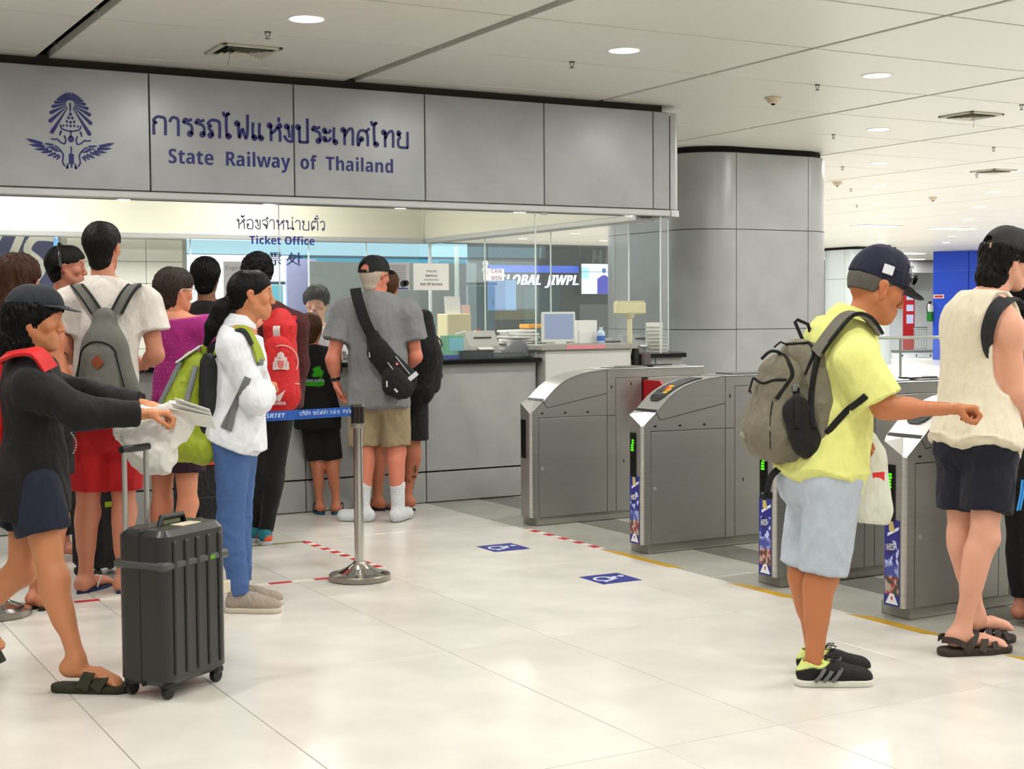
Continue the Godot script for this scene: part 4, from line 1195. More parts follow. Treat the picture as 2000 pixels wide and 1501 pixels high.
# ---------------------------------------------------------------- queue posts, tapes, floor signs
func build_queue_furniture() -> void:
	var chrome := mat("chrome", Color(0.80, 0.79, 0.77), 0.14, 1.0)
	var rub := mat("chrome_rim", Color(0.62, 0.6, 0.57), 0.3, 0.9)
	var at := [Vector3(2.975, 0, -7.055), Vector3(1.12, 0, -7.1)]
	for k in 2:
		var o := thing("queue_post", ["polished steel queue post with blue belt, standing in the middle of the floor", "steel queue post at the left edge, only its round base showing behind the walking woman"][k], "queue post", at[k])
		part(o, "base", MB.new().lathe([Vector2(0.158, 0.0), Vector2(0.165, 0.004), Vector2(0.165, 0.03), Vector2(0.160, 0.034)], 48, Transform3D()), rub)
		part(o, "base_cover", MB.new().lathe([Vector2(0.160, 0.033), Vector2(0.12, 0.044), Vector2(0.07, 0.068), Vector2(0.04, 0.088), Vector2(0.032, 0.1), Vector2(0.026, 0.1)], 48, Transform3D()), chrome)
		part(o, "pole", MB.new().lathe([Vector2(0.0255, 0.09), Vector2(0.0255, 0.82)], 28, Transform3D()), chrome)
		part(o, "collar", MB.new().lathe([Vector2(0.0255, 0.815), Vector2(0.034, 0.82), Vector2(0.036, 0.835), Vector2(0.036, 0.842), Vector2(0.0, 0.842)], 28, Transform3D()), rub)
		part(o, "head", MB.new().lathe([Vector2(0.036, 0.842), Vector2(0.0365, 0.93), Vector2(0.033, 0.94), Vector2(0.0, 0.942)], 28, Transform3D()), mat("head_steel", Color(0.30, 0.27, 0.25), 0.18, 0.9))
		for s in 4:
			var b := Basis(Vector3.UP, s * PI / 2 + 0.5)
			part(o, "belt_slot", MB.new().box(b * Vector3(0, 0.89, 0.034), Vector3(0.018, 0.085, 0.008), 0.002, b), mat("black_plastic"))
		if k == 0:
			var A := Vector3(-0.034, 0.905, -0.004)
			var B: Vector3 = at[1] + Vector3(0.034, 0.905, 0) - at[0]
			var mb := MB.new()
			var m := MB.new()
			for j in 12:
				var p := A.lerp(B, j / 12.0)
				var q := A.lerp(B, (j + 1) / 12.0)
				p.y -= 0.012 * sin(PI * j / 12.0)
				q.y -= 0.012 * sin(PI * (j + 1) / 12.0)
				for f in 2:
					var z := 0.001 if f == 0 else -0.001
					if f == 0: mb.quad(q + Vector3(0, -0.025, z), p + Vector3(0, -0.025, z), p + Vector3(0, 0.025, z), q + Vector3(0, 0.025, z))
					else: mb.quad(p + Vector3(0, -0.025, z), q + Vector3(0, -0.025, z), q + Vector3(0, 0.025, z), p + Vector3(0, 0.025, z))
			var belt := part(o, "belt", mb, cloth("belt_blue", Color(0.09, 0.33, 0.68), 0.6))
			belt.set_meta("label", "blue printed belt")
			m = thai("บริษัท รถไฟฟ้า ร.ฟ.ท. จำกัด", 0.017, 0.3, Transform3D(Basis(), Vector3(-0.33, 0.896, 0.003)), 0.16, 0.0006)
			part(o, "belt_print", m, mat("print_pale", Color(0.75, 0.83, 0.95), 0.6))
			text(o, "belt_print", "SRTET", 0.03, Transform3D(Basis(Vector3(1, 0, 0), Vector3(0.25, 1, 0), Vector3(0, 0, 1)), Vector3(-0.46, 0.9, 0.003)), M.print_pale, true, 0.1, 0.0006)
			m = thai("รถไฟฟ้า ร.ฟ.ท.", 0.017, 0.2, Transform3D(Basis(), Vector3(-1.62, 0.892, 0.003)), 0.16, 0.0006)
			part(o, "belt_print", m, M.print_pale)
	var yellow := mat("tape_yellow", Color(0.72, 0.56, 0.09), 0.5)
	var y := [[-7.2, -6.42, "yellow floor tape strip before the second gate"], [-5.97, -5.42, "yellow floor tape strip before the third gate"], [-5.06, -4.47, "yellow floor tape strip before the gate nearest camera"], [-4.12, -3.5, "yellow floor tape end at the right edge of the picture"]]
	for a in y:
		var l: float = a[1] - a[0]
		single("floor_tape", MB.new().prism(PackedVector2Array([Vector2(-0.03, 0), Vector2(0.03, 0.12), Vector2(0.03, l), Vector2(-0.03, l - 0.1)]), 0.0008, Transform3D(Basis(Vector3(1, 0, 0), Vector3(0, 0, 1), Vector3(0, 1, 0)) , Vector3.ZERO)), yellow, a[2], "tape", Vector3(4.625, 0.0002, a[0]))
	var red := mat("tape_red", Color(0.72, 0.10, 0.16), 0.5)
	var white := mat("tape_white", Color(0.87, 0.85, 0.80), 0.4)
	_hazard("red and white dashed floor tape between the farthest gate and the yellow strip", Vector3(4.625, 0.0002, -8.12), Vector3(4.625, 0.0002, -7.22), 5, white, red)
	_hazard("red and white dashed floor tape running behind the queue post", Vector3(3.18, 0.0002, -8.45), Vector3(3.215, 0.0002, -7.3), 8, white, red)
	_hazard("red and white dashed floor tape from the queue post left to the tall man", Vector3(2.95, 0.0002, -7.17), Vector3(1.2, 0.0002, -7.24), 7, white, red)
	single("floor_tape", boxm(Vector3(1.4, 0.0008, 0.05)), mat("tape_olive", Color(0.50, 0.47, 0.22), 0.6), "olive yellow floor tape by the teal shoe", "tape", Vector3(2.5, 0.0006, -8.43))
	for a in [[Vector3(4.135, 0, -7.57), "blue wheelchair sign sticker on the floor, the one farther from camera"], [Vector3(4.137, 0, -6.38), "blue wheelchair sign sticker on the floor, the one nearer the camera"]]:
		var o := thing("floor_sign", a[1], "floor sign", a[0])
		part(o, "plate", boxm(Vector3(0.245, 0.001, 0.245), 0.0003, Vector3(0, 0.0006, 0)), mat("sign_blue", Color(0.10, 0.14, 0.52), 0.35))
		var mb := MB.new()
		# the figure's head points to +x
		var xf := Transform3D(Basis(Vector3(0, 0, 1), Vector3(1, 0, 0), Vector3(0, 1, 0)) * 0.245, Vector3(0, 0.0012, 0))
		for l in [[[-0.12, 0.22], [-0.10, 0.0], [0.12, 0.0], [0.22, -0.28], [0.30, -0.26]], [[-0.10, 0.1], [0.1, 0.1]]]:
			var q := []
			for p in l: q.append(Vector2(p[0], p[1]))
			mb.stroke(q, 0.07, xf, 0.002, 1)
		var wh := []
		for j in 15:
			var t := deg_to_rad(110 + 235.0 * j / 14)
			wh.append(Vector2(-0.02 + 0.22 * cos(t), -0.14 + 0.22 * sin(t)))
		mb.stroke(wh, 0.055, xf, 0.002, 2)
		part(o, "pictogram", mb, mat("sign_print", Color(0.88, 0.9, 0.93), 0.4))
		part(o, "pictogram", MB.new().disc(Vector3(0.085, 0.0016, -0.03), 0.018, 14, Vector3.UP), M.sign_print)

func _hazard(label: String, a: Vector3, b: Vector3, n: int, white: Material, red: Material) -> void:
	var o := thing("floor_tape", label, "tape", a)
	var d := b - a
	var bs := Basis(Vector3.UP, atan2(d.x, d.z))
	part(o, "strip", MB.new().box(d * 0.5 + Vector3(0, 0.0004, 0), Vector3(0.05, 0.0008, d.length()), 0.0, bs), white)
	for k in n:
		part(o, "stripe", MB.new().box(d * ((k + 0.5) / n) + Vector3(0, 0.0009, 0), Vector3(0.05, 0.0008, d.length() / n * 0.5), 0.0, bs), red)

# ---------------------------------------------------------------- things on and round the counter
func build_office_things() -> void:
	var white := mat("plastic_white", Color(0.86, 0.86, 0.83), 0.4)
	var grey := mat("plastic_grey", Color(0.60, 0.61, 0.61), 0.4)
	var beige := mat("plastic_beige", Color(0.83, 0.80, 0.64), 0.45)
	var black: Material = M.black_plastic
	var paper := mat("paper", Color(0.90, 0.90, 0.88), 0.7)
	var o := thing("monitor", "white framed computer monitor standing on the white desk", "monitor", Vector3(5.845, 1.175, ZF - 0.1))
	part(o, "case", boxm(Vector3(0.31, 0.245, 0.025), 0.008, Vector3(0, 0.132, 0)), white)
	part(o, "screen", boxm(Vector3(0.268, 0.2, 0.003), 0, Vector3(0, 0.138, 0.0135)), glow("screen_pale", Color(0.66, 0.73, 0.86), 0.55))
	part(o, "stand", MB.new().prism(PackedVector2Array([Vector2(-0.08, -0.06), Vector2(0.08, -0.06), Vector2(0.05, 0.04), Vector2(-0.05, 0.04)]), 0.02, Transform3D(Basis(Vector3(1, 0, 0), Vector3(0, 0, 1), Vector3(0, 1, 0)), Vector3.ZERO)), white)
	part(o, "neck", boxm(Vector3(0.05, 0.1, 0.02), 0.005, Vector3(0, 0.06, -0.025)), white)
	o = thing("customer_display", "cream customer display on a tall pole at the right of the white desk", "display", Vector3(6.52, 1.085, ZF - 0.09))
	part(o, "base", MB.new().lathe([Vector2(0.0, 0.0), Vector2(0.05, 0.0), Vector2(0.05, 0.012), Vector2(0.022, 0.02)], 20, Transform3D()), beige)
	part(o, "pole", MB.new().lathe([Vector2(0.0205, 0.01), Vector2(0.0205, 0.28), Vector2(0.035, 0.3), Vector2(0.05, 0.33)], 18, Transform3D()), beige)
	part(o, "head", boxm(Vector3(0.285, 0.1, 0.07), 0.012, Vector3(0, 0.37, 0)), beige)
	var ri := MB.new()
	for k in 9: ri.box(Vector3(-0.12 + 0.03 * k, 0.424, 0), Vector3(0.014, 0.012, 0.06), 0.003)
	part(o, "vent_ridges", ri, beige)
	o = thing("paper_box", "white upright paper box between monitor and water bottle", "box", Vector3(6.13, 1.175, ZF - 0.17))
	part(o, "box", boxm(Vector3(0.19, 0.185, 0.1), 0.004, Vector3(0, 0.0925, 0)), paper)
	part(o, "flap", boxm(Vector3(0.12, 0.1, 0.02), 0.002, Vector3(-0.02, 0.05, 0.06)), paper)
	o = thing("water_bottle", "small clear water bottle with blue label on the white desk", "bottle", Vector3(6.215, 1.175, ZF - 0.05))
	part(o, "body", MB.new().lathe([Vector2(0.0, 0.0), Vector2(0.03, 0.0), Vector2(0.034, 0.01), Vector2(0.034, 0.085), Vector2(0.014, 0.11), Vector2(0.014, 0.12)], 16, Transform3D()), mat("bottle_clear", Color(0.75, 0.85, 0.92), 0.15))
	part(o, "label_band", MB.new().lathe([Vector2(0.0345, 0.02), Vector2(0.0345, 0.06)], 16, Transform3D()), mat("label_blue", Color(0.25, 0.42, 0.75), 0.5))
	part(o, "cap", MB.new().lathe([Vector2(0.0155, 0.118), Vector2(0.0155, 0.13), Vector2(0, 0.13)], 12, Transform3D()), white)
	_printer("grey ticket printer at the right end of the white desk", Vector3(6.43, 1.085, ZF - 0.28), Vector3(0.25, 0.13, 0.2), grey)
	_printer("grey printer under the leaflet holder near the right glass corner", Vector3(6.80, 1.09, ZF - 0.42), Vector3(0.2, 0.15, 0.24), grey)
	_printer("big pale grey printer on the worktop left of the paper stack", Vector3(5.26, 1.075, ZF - 0.38), Vector3(0.26, 0.21, 0.26), mat("printer_pale", Color(0.74, 0.74, 0.70), 0.4))
	o = thing("leaflet_holder", "white tiered leaflet holder standing at the glass corner beside the column", "leaflet holder", Vector3(6.90, 1.085, ZF - 0.24))
	part(o, "back", boxm(Vector3(0.17, 0.25, 0.012), 0.002, Vector3(0, 0.125, -0.05)), white)
	for k in 8:
		part(o, "shelf", boxm(Vector3(0.17, 0.004, 0.09 - 0.008 * k), 0, Vector3(0, 0.006 + 0.03 * k, -0.01 - 0.004 * k)), white)
	o = thing("leaflet_box", "green and blue printed leaflet box on the worktop by the black backpack", "box", Vector3(4.935, 1.075, ZF - 0.17))
	part(o, "box", boxm(Vector3(0.165, 0.17, 0.08), 0.003, Vector3(0, 0.095, 0)), mat("leaf_green", Color(0.42, 0.70, 0.55), 0.4, 0.0, {"albedo_texture": T.mottle}))
	part(o, "print", boxm(Vector3(0.12, 0.1, 0.002), 0, Vector3(0.015, 0.11, 0.041)), mat("leaf_blue", Color(0.45, 0.72, 0.78), 0.4))
	part(o, "base", boxm(Vector3(0.17, 0.03, 0.085), 0.003, Vector3(0, 0.015, 0)), mat("leaf_base", Color(0.10, 0.22, 0.62), 0.4))
	o = thing("document_tray", "black shallow document tray at the front edge of the worktop", "tray", Vector3(5.11, 1.075, ZF - 0.16))
	part(o, "bottom", MB.new().prism(PackedVector2Array([Vector2(-0.12, 0), Vector2(0.11, 0), Vector2(0.145, 0.055), Vector2(-0.135, 0.055)]), 0.16, Transform3D(Basis(), Vector3(0, 0, -0.08)), 0.004), black)
	part(o, "rim", boxm(Vector3(0.29, 0.008, 0.17), 0.003, Vector3(0.005, 0.058, 0)), black)
	o = thing("keyboard", "flat dark grey keyboard lying right of the black tray", "keyboard", Vector3(5.395, 1.077, ZF - 0.15))
	part(o, "case", boxm(Vector3(0.28, 0.03, 0.12), 0.006, Vector3(0, 0.016, 0)), mat("key_grey", Color(0.3, 0.3, 0.31), 0.5))
	part(o, "keys", boxm(Vector3(0.26, 0.008, 0.1), 0.003, Vector3(0, 0.034, 0)), mat("key_dark", Color(0.18, 0.18, 0.19), 0.5))
	o = thing("paper_stack", "untidy stack of white papers and plastic sleeves on the office desk", "papers", Vector3(5.66, 1.085, ZF - 0.42))
	for k in 9:
		var b := Basis(Vector3.UP, 0.35 * sin(k * 2.3)).rotated(Vector3(0, 0, 1), 0.03 * sin(k * 1.7))
		part(o, "sheaf", MB.new().box(Vector3(0.03 * sin(k * 3.1), 0.024 * k, 0.02 * cos(k * 2.0)), Vector3(0.34 - 0.012 * k, 0.02, 0.24), 0.004, b), paper)
	part(o, "folder", boxm(Vector3(0.36, 0.02, 0.22), 0.004, Vector3(0.02, 0.085, 0.06)), mat("folder_dark", Color(0.16, 0.15, 0.15), 0.5))
	single("yellow_folder", boxm(Vector3(0.18, 0.035, 0.16), 0.008), mat("folder_yellow", Color(0.92, 0.62, 0.04), 0.5), "bright yellow folder on top of the white paper stack", "folder", Vector3(5.80, 1.315, ZF - 0.42))
	o = thing("intercom", "rounded grey counter intercom leaning at the end of the worktop", "intercom", Vector3(5.5, 1.075, ZF - 0.15))
	var dm := PackedVector2Array([Vector2(-0.1, 0)])
	dm.append(Vector2(0.1, 0))
	for k in 13: dm.append(Vector2(0.1 * cos(PI * k / 12), 0.05 + 0.085 * sin(PI * k / 12)))
	part(o, "body", MB.new().prism(dm, 0.06, Transform3D(Basis(), Vector3(0, 0, -0.03)), 0.01), mat("intercom_grey", Color(0.42, 0.42, 0.44), 0.4))
	part(o, "foot", boxm(Vector3(0.22, 0.01, 0.1), 0.004, Vector3(0, 0.005, 0)), black)
	o = thing("card_holder", "white paper notice standing on a beige box inside the office", "notice", Vector3(5.53, 1.42, -11.0))
	part(o, "sheet", MB.new().box(Vector3(0, 0.075, 0), Vector3(0.15, 0.15, 0.004), 0, Basis(Vector3.RIGHT, -0.12)), paper)
	part(o, "photo", MB.new().box(Vector3(0.13, 0.03, 0), Vector3(0.08, 0.09, 0.006), 0.002, Basis(Vector3.RIGHT, -0.12)), mat("photo_pink", Color(0.85, 0.72, 0.70), 0.6))
	single("file_box", boxm(Vector3(0.23, 0.32, 0.2), 0.006), beige, "beige upright file box under the white paper notice", "box", Vector3(5.57, 1.26, -11.05))
	o = thing("flower_box", "dark box of red and white flowers on a desk inside the office", "box", Vector3(5.79, 1.1, -11.2))
	part(o, "box", boxm(Vector3(0.34, 0.15, 0.16), 0.006, Vector3(0, 0.075, 0)), mat("box_dark", Color(0.13, 0.12, 0.13), 0.5))
	for k in 12:
		part(o, "flower", MB.new().lathe([Vector2(0, -0.02), Vector2(0.02, -0.005), Vector2(0.022, 0.012), Vector2(0, 0.022)], 8, Transform3D(Basis(), Vector3(-0.15 + 0.022 * k, 0.16 + 0.008 * sin(k * 2.0), 0.05 * cos(k * 1.3)))), mat("flower_red", Color(0.72, 0.22, 0.24), 0.6) if k % 3 else mat("flower_white", Color(0.9, 0.86, 0.84), 0.6))
	o = thing("office_desk", "long dark inner desk of the ticket office behind the worktop", "desk", Vector3(4.15, 0, -11.35))
	part(o, "desk_top", boxm(Vector3(3.6, 0.04, 0.9), 0.005, Vector3(0, 1.08, 0)), mat("desk_inner", Color(0.55, 0.53, 0.50), 0.4))
	part(o, "front", boxm(Vector3(3.6, 1.06, 0.03), 0.0, Vector3(0, 0.53, 0.3)), mat("desk_front", Color(0.4, 0.4, 0.4), 0.5))
	o = thing("monitor", "grey computer monitor seen from behind at the clerk's left", "monitor", Vector3(4.1, 1.1, -11.1))
	part(o, "case", boxm(Vector3(0.3, 0.24, 0.05), 0.015, Vector3(-0.12, 0.2, 0)), grey)
	part(o, "screen", boxm(Vector3(0.26, 0.17, 0.004), 0, Vector3(-0.12, 0.21, 0.027)), mat("screen_dull", Color(0.36, 0.42, 0.4), 0.3))
	part(o, "stand", boxm(Vector3(0.1, 0.1, 0.08), 0.01, Vector3(-0.12, 0.04, 0)), grey)
	# notices on the glass
	o = thing("paper_notice", "white out of service notice taped to the window glass", "notice", Vector3(4.692, 1.698, ZF - 0.022))
	part(o, "sheet", boxm(Vector3(0.295, 0.2, 0.001)), paper)
	var ink := mat("ink", Color(0.2, 0.2, 0.2), 0.7)
	part(o, "print", thai("จำหน่ายตั๋ว", 0.013, 0.085, Transform3D(Basis(), Vector3(-0.04, 0.034, 0.001)), 0.12, 0.0004), ink)
	part(o, "print", thai("ห้องจำหน่ายรถ", 0.014, 0.1, Transform3D(Basis(), Vector3(-0.05, 0.0, 0.001)), 0.12, 0.0004), ink)
	text(o, "print", "Express line", 0.018, Transform3D(Basis(), Vector3(0, -0.022, 0.001)), ink, false, 0.12, 0.0006)
	text(o, "print", "Out Of Service", 0.026, Transform3D(Basis(), Vector3(0, -0.055, 0.001)), ink, true, 0.185, 0.0006)
	o = thing("paper_notice", "printed notice with dense text and a black print beside the out of service sheet", "notice", Vector3(4.43, 1.70, ZF - 0.022))
	part(o, "sheet", boxm(Vector3(0.165, 0.205, 0.001)), mat("paper_grey", Color(0.72, 0.72, 0.72), 0.7))
	var ln := MB.new()
	for k in 9: ln.box(Vector3(-0.01 + 0.008 * sin(k * 4.0), 0.08 - 0.013 * k, 0.001), Vector3(0.125 + 0.015 * sin(k * 2.2), 0.004, 0.0006))
	part(o, "print", ln, mat("ink_soft", Color(0.4, 0.4, 0.42), 0.7))
	part(o, "print", MB.new().disc(Vector3(0.03, -0.055, 0.0012), 0.026, 14, Vector3(0, 0, 1)), mat("ink_black", Color(0.08, 0.08, 0.09), 0.6))
	part(o, "print", MB.new().disc(Vector3(0.055, -0.05, 0.0012), 0.022, 14, Vector3(0, 0, 1)), M.ink_black)
	part(o, "print", boxm(Vector3(0.08, 0.012, 0.0006), 0, Vector3(0.03, -0.09, 0.001)), mat("ink_blue", Color(0.2, 0.3, 0.55), 0.6))
	o = thing("paper_notice", "grey express notice hanging on the glass behind the ponytailed woman", "notice", Vector3(3.19, 1.66, ZF - 0.022))
	part(o, "sheet", boxm(Vector3(0.20, 0.27, 0.001)), mat("paper_grey"))
	text(o, "print", "Express", 0.04, Transform3D(Basis(), Vector3(-0.005, 0.09, 0.001)), mat("ink_soft"), false, 0.16, 0.0006)

func _printer(label: String, at: Vector3, s: Vector3, m: Material) -> void:
	var o := thing("printer", label, "printer", at)
	part(o, "body", MB.new().prism(PackedVector2Array([Vector2(-s.z / 2, 0), Vector2(s.z / 2, 0), Vector2(s.z / 2, s.y * 0.45), Vector2(s.z * 0.2, s.y), Vector2(-s.z / 2, s.y * 0.9)]), s.x, Transform3D(Basis(Vector3(0, 0, 1), Vector3(0, 1, 0), Vector3(-1, 0, 0)), Vector3(s.x / 2, 0, 0)), 0.006), m)
	part(o, "paper_slot", MB.new().box(Vector3(0, s.y * 0.74, s.z * 0.37), Vector3(s.x * 0.6, 0.012, 0.012), 0.002, Basis(Vector3.RIGHT, 0.7)), M.black_plastic)
	part(o, "ticket_paper", MB.new().box(Vector3(0, s.y * 0.35, s.z * 0.5 + 0.02), Vector3(s.x * 0.5, 0.003, 0.05), 0, Basis(Vector3.RIGHT, 0.3)), M.paper)

# ---------------------------------------------------------------- soft solids: tapered capsules joined by a smooth minimum, meshed as surface nets
class Soft:
	var prims: Array = []   # each: [op, k, a, b, ra, rb, side, squash, cut_a, cut_b]
	var cell := 0.012
	var amp := 0.0          # fold relief
	var freq := Vector3(9, 4, 9)
	var seed_ := 1
	var cuts: Array = []    # [point, outward normal]

	func add(a: Vector3, b: Vector3, ra: float, rb: float, k := 0.03, side := Vector3.ZERO, squash := 1.0, cut_a := false, cut_b := false) -> Soft:
		prims.append([0, k, a, b, ra, rb, side.normalized() if side != Vector3.ZERO else side, 1.0 / squash - 1.0, cut_a, cut_b, squash])
		return self

	func ball(a: Vector3, r: float, k := 0.03) -> Soft:
		return add(a, a + Vector3(0, 0.0005, 0), r, r, k)

	func carve(a: Vector3, b: Vector3, ra: float, rb: float, k := 0.01, side := Vector3.ZERO, squash := 1.0) -> Soft:
		add(a, b, ra, rb, k, side, squash)
		prims[-1][0] = 1
		return self

	func cut(p: Vector3, n: Vector3) -> Soft:
		cuts.append([p, n.normalized()])
		return self

	func at(p: Vector3) -> float: # how far outside a point lies (roughly), without the fold relief
		var f := 1.0
		for pr in prims:
			var a: Vector3 = pr[2]
			var ba: Vector3 = pr[3] - a
			var s: Vector3 = pr[6]
			var ax := ba.normalized()
			var ln := ba.length()
			var v := p - a
			var w := v
			if s != Vector3.ZERO:
				w += s * (w.dot(s) * pr[7])
				ba += s * (ba.dot(s) * pr[7])
			var t := clampf(w.dot(ba) / maxf(ba.length_squared(), 1e-12), 0.0, 1.0)
			var d := ((w - ba * t).length() - lerpf(pr[4], pr[5], t)) * minf(1.0, pr[10] / 0.35)
			if pr[9]: d = maxf(d, v.dot(ax) - ln)
			if pr[8]: d = maxf(d, -v.dot(ax))
			var k: float = maxf(pr[1], 0.0001)
			if pr[0] == 0:
				var e := maxf(k - absf(f - d), 0.0)
				f = minf(f, d) - e * e * 0.25 / k
			else:
				var e2 := maxf(k - absf(f + d), 0.0)
				f = maxf(f, -d) + e2 * e2 * 0.25 / k
		for c in cuts: f = maxf(f, (p - (c[0] as Vector3)).dot(c[1]))
		return f

	func build(V: PackedVector3Array, N: PackedVector3Array, I: PackedInt32Array) -> void:
		var lo := Vector3(1e9, 1e9, 1e9)
		var hi := -lo
		for p in prims:
			if p[0] == 1: continue
			var r: float = maxf(p[4], p[5]) * maxf(1.0, p[10]) + amp
			var m := Vector3(r, r, r)
			lo = lo.min((p[2] as Vector3).min(p[3]) - m)
			hi = hi.max((p[2] as Vector3).max(p[3]) + m)
		var h := cell
		lo -= Vector3.ONE * h * 2.0
		var nx := int(ceil((hi.x - lo.x) / h)) + 3
		var ny := int(ceil((hi.y - lo.y) / h)) + 3
		var nz := int(ceil((hi.z - lo.z) / h)) + 3
		var F := PackedFloat32Array()
		F.resize(nx * ny * nz)
		F.fill(1.0)
		var nxy := nx * ny
		for p in prims:
			var op: int = p[0]
			var k: float = maxf(p[1], 0.0001)
			var a: Vector3 = p[2]
			var ba: Vector3 = p[3] - a
			var ra: float = p[4]
			var dr: float = p[5] - ra
			var s: Vector3 = p[6]
			var q: float = p[7]
			var ca: bool = p[8]
			var cb: bool = p[9]
			var sq := s != Vector3.ZERO
			var thin := minf(1.0, p[10] / 0.35)
			var ax := ba.normalized()
			var ln := ba.length()
			if sq: ba += s * (ba.dot(s) * q)
			var inv := 1.0 / maxf(ba.length_squared(), 1e-12)
			var r: float = maxf(p[4], p[5]) * maxf(1.0, p[10]) + k + 2.0 * h
			var b0: Vector3 = (a.min(p[3]) - Vector3(r, r, r) - lo) / h
			var b1: Vector3 = (a.max(p[3]) + Vector3(r, r, r) - lo) / h
			var x0 := maxi(0, int(b0.x))
			var x1 := mini(nx - 1, int(b1.x) + 1)
			var y0 := maxi(0, int(b0.y))
			var y1 := mini(ny - 1, int(b1.y) + 1)
			var z0 := maxi(0, int(b0.z))
			var z1 := mini(nz - 1, int(b1.z) + 1)
			for z in range(z0, z1 + 1):
				for y in range(y0, y1 + 1):
					var v := Vector3(lo.x + x0 * h - a.x, lo.y + y * h - a.y, lo.z + z * h - a.z)
					var i := z * nxy + y * nx + x0
					for x in range(x0, x1 + 1):
						var w := v
						if sq: w += s * (w.dot(s) * q)
						var t := clampf(w.dot(ba) * inv, 0.0, 1.0)
						var d := (w - ba * t).length() - ra - dr * t
						if thin < 1.0: d *= thin
						if cb: d = maxf(d, v.dot(ax) - ln)
						if ca: d = maxf(d, -v.dot(ax))
						var f := F[i]
						if op == 0:
							var e := k - absf(f - d)
							if d < f: f = d
							if e > 0.0: f -= e * e * 0.25 / k
							F[i] = f
						else:
							d = -d
							var e2 := k - absf(f - d)
							if d > f: f = d
							if e2 > 0.0: f += e2 * e2 * 0.25 / k
							F[i] = f
						i += 1
						v.x += h
		if amp > 0.0 or cuts.size() > 0:
			var fn := FastNoiseLite.new()
			fn.noise_type = FastNoiseLite.TYPE_SIMPLEX_SMOOTH
			fn.fractal_type = FastNoiseLite.FRACTAL_RIDGED
			fn.fractal_octaves = 2
			fn.frequency = 1.0
			fn.seed = seed_
			var lim := h * 3.0 + amp
			for z in nz:
				for y in ny:
					var i := z * nxy + y * nx
					for x in nx:
						var f := F[i]
						if f < lim and f > -lim:
							var pt := Vector3(lo.x + x * h, lo.y + y * h, lo.z + z * h)
							if amp > 0.0: f -= amp * fn.get_noise_3dv(pt * freq)
							for c in cuts: f = maxf(f, (pt - (c[0] as Vector3)).dot(c[1]))
							F[i] = f
						elif f < 0.0:
							for c in cuts: f = maxf(f, (Vector3(lo.x + x * h, lo.y + y * h, lo.z + z * h) - c[0]).dot(c[1]))
							F[i] = f
						i += 1
		var id := PackedInt32Array()
		id.resize(nx * ny * nz)
		id.fill(-1)
		var skip := 4.0 * h
		for z in nz - 1:
			for y in ny - 1:
				var i := z * nxy + y * nx - 1
				for x in nx - 1:
					i += 1
					var f0 := F[i]
					if f0 > skip or f0 < -skip: continue
					var f1 := F[i + 1]
					var f2 := F[i + nx]
					var f3 := F[i + nx + 1]
					var f4 := F[i + nxy]
					var f5 := F[i + nxy + 1]
					var f6 := F[i + nxy + nx]
					var f7 := F[i + nxy + nx + 1]
					var neg := int(f0 < 0.0) + int(f1 < 0.0) + int(f2 < 0.0) + int(f3 < 0.0) + int(f4 < 0.0) + int(f5 < 0.0) + int(f6 < 0.0) + int(f7 < 0.0)
					if neg == 0 or neg == 8: continue
					var c := Vector3.ZERO
					var n := 0
					if (f0 < 0.0) != (f1 < 0.0): c += Vector3(f0 / (f0 - f1), 0, 0); n += 1
					if (f2 < 0.0) != (f3 < 0.0): c += Vector3(f2 / (f2 - f3), 1, 0); n += 1
					if (f4 < 0.0) != (f5 < 0.0): c += Vector3(f4 / (f4 - f5), 0, 1); n += 1
					if (f6 < 0.0) != (f7 < 0.0): c += Vector3(f6 / (f6 - f7), 1, 1); n += 1
					if (f0 < 0.0) != (f2 < 0.0): c += Vector3(0, f0 / (f0 - f2), 0); n += 1
					if (f1 < 0.0) != (f3 < 0.0): c += Vector3(1, f1 / (f1 - f3), 0); n += 1
					if (f4 < 0.0) != (f6 < 0.0): c += Vector3(0, f4 / (f4 - f6), 1); n += 1
					if (f5 < 0.0) != (f7 < 0.0): c += Vector3(1, f5 / (f5 - f7), 1); n += 1
					if (f0 < 0.0) != (f4 < 0.0): c += Vector3(0, 0, f0 / (f0 - f4)); n += 1
					if (f1 < 0.0) != (f5 < 0.0): c += Vector3(1, 0, f1 / (f1 - f5)); n += 1
					if (f2 < 0.0) != (f6 < 0.0): c += Vector3(0, 1, f2 / (f2 - f6)); n += 1
					if (f3 < 0.0) != (f7 < 0.0): c += Vector3(1, 1, f3 / (f3 - f7)); n += 1
					c /= n
					id[i] = V.size()
					V.append(lo + (Vector3(x, y, z) + c) * h)
					var gx := lerpf(lerpf(f1 - f0, f3 - f2, c.y), lerpf(f5 - f4, f7 - f6, c.y), c.z)
					var gy := lerpf(lerpf(f2 - f0, f3 - f1, c.x), lerpf(f6 - f4, f7 - f5, c.x), c.z)
					var gz := lerpf(lerpf(f4 - f0, f5 - f1, c.x), lerpf(f6 - f2, f7 - f3, c.x), c.y)
					N.append(Vector3(gx, gy, gz).normalized())
					var ins := f0 < 0.0
					if y > 0 and z > 0 and ins != (f1 < 0.0): _q(I, id[i - nx - nxy], id[i - nxy], id[i], id[i - nx], ins)
					if x > 0 and z > 0 and ins != (f2 < 0.0): _q(I, id[i - 1 - nxy], id[i - nxy], id[i], id[i - 1], not ins)
					if x > 0 and y > 0 and ins != (f4 < 0.0): _q(I, id[i - 1 - nx], id[i - nx], id[i], id[i - 1], ins)

	func _q(I: PackedInt32Array, a: int, b: int, c: int, d: int, flip: bool) -> void:
		if a < 0 or b < 0 or c < 0 or d < 0: return
		if flip: I.append_array([a, c, b, a, d, c])
		else: I.append_array([a, b, c, a, c, d])

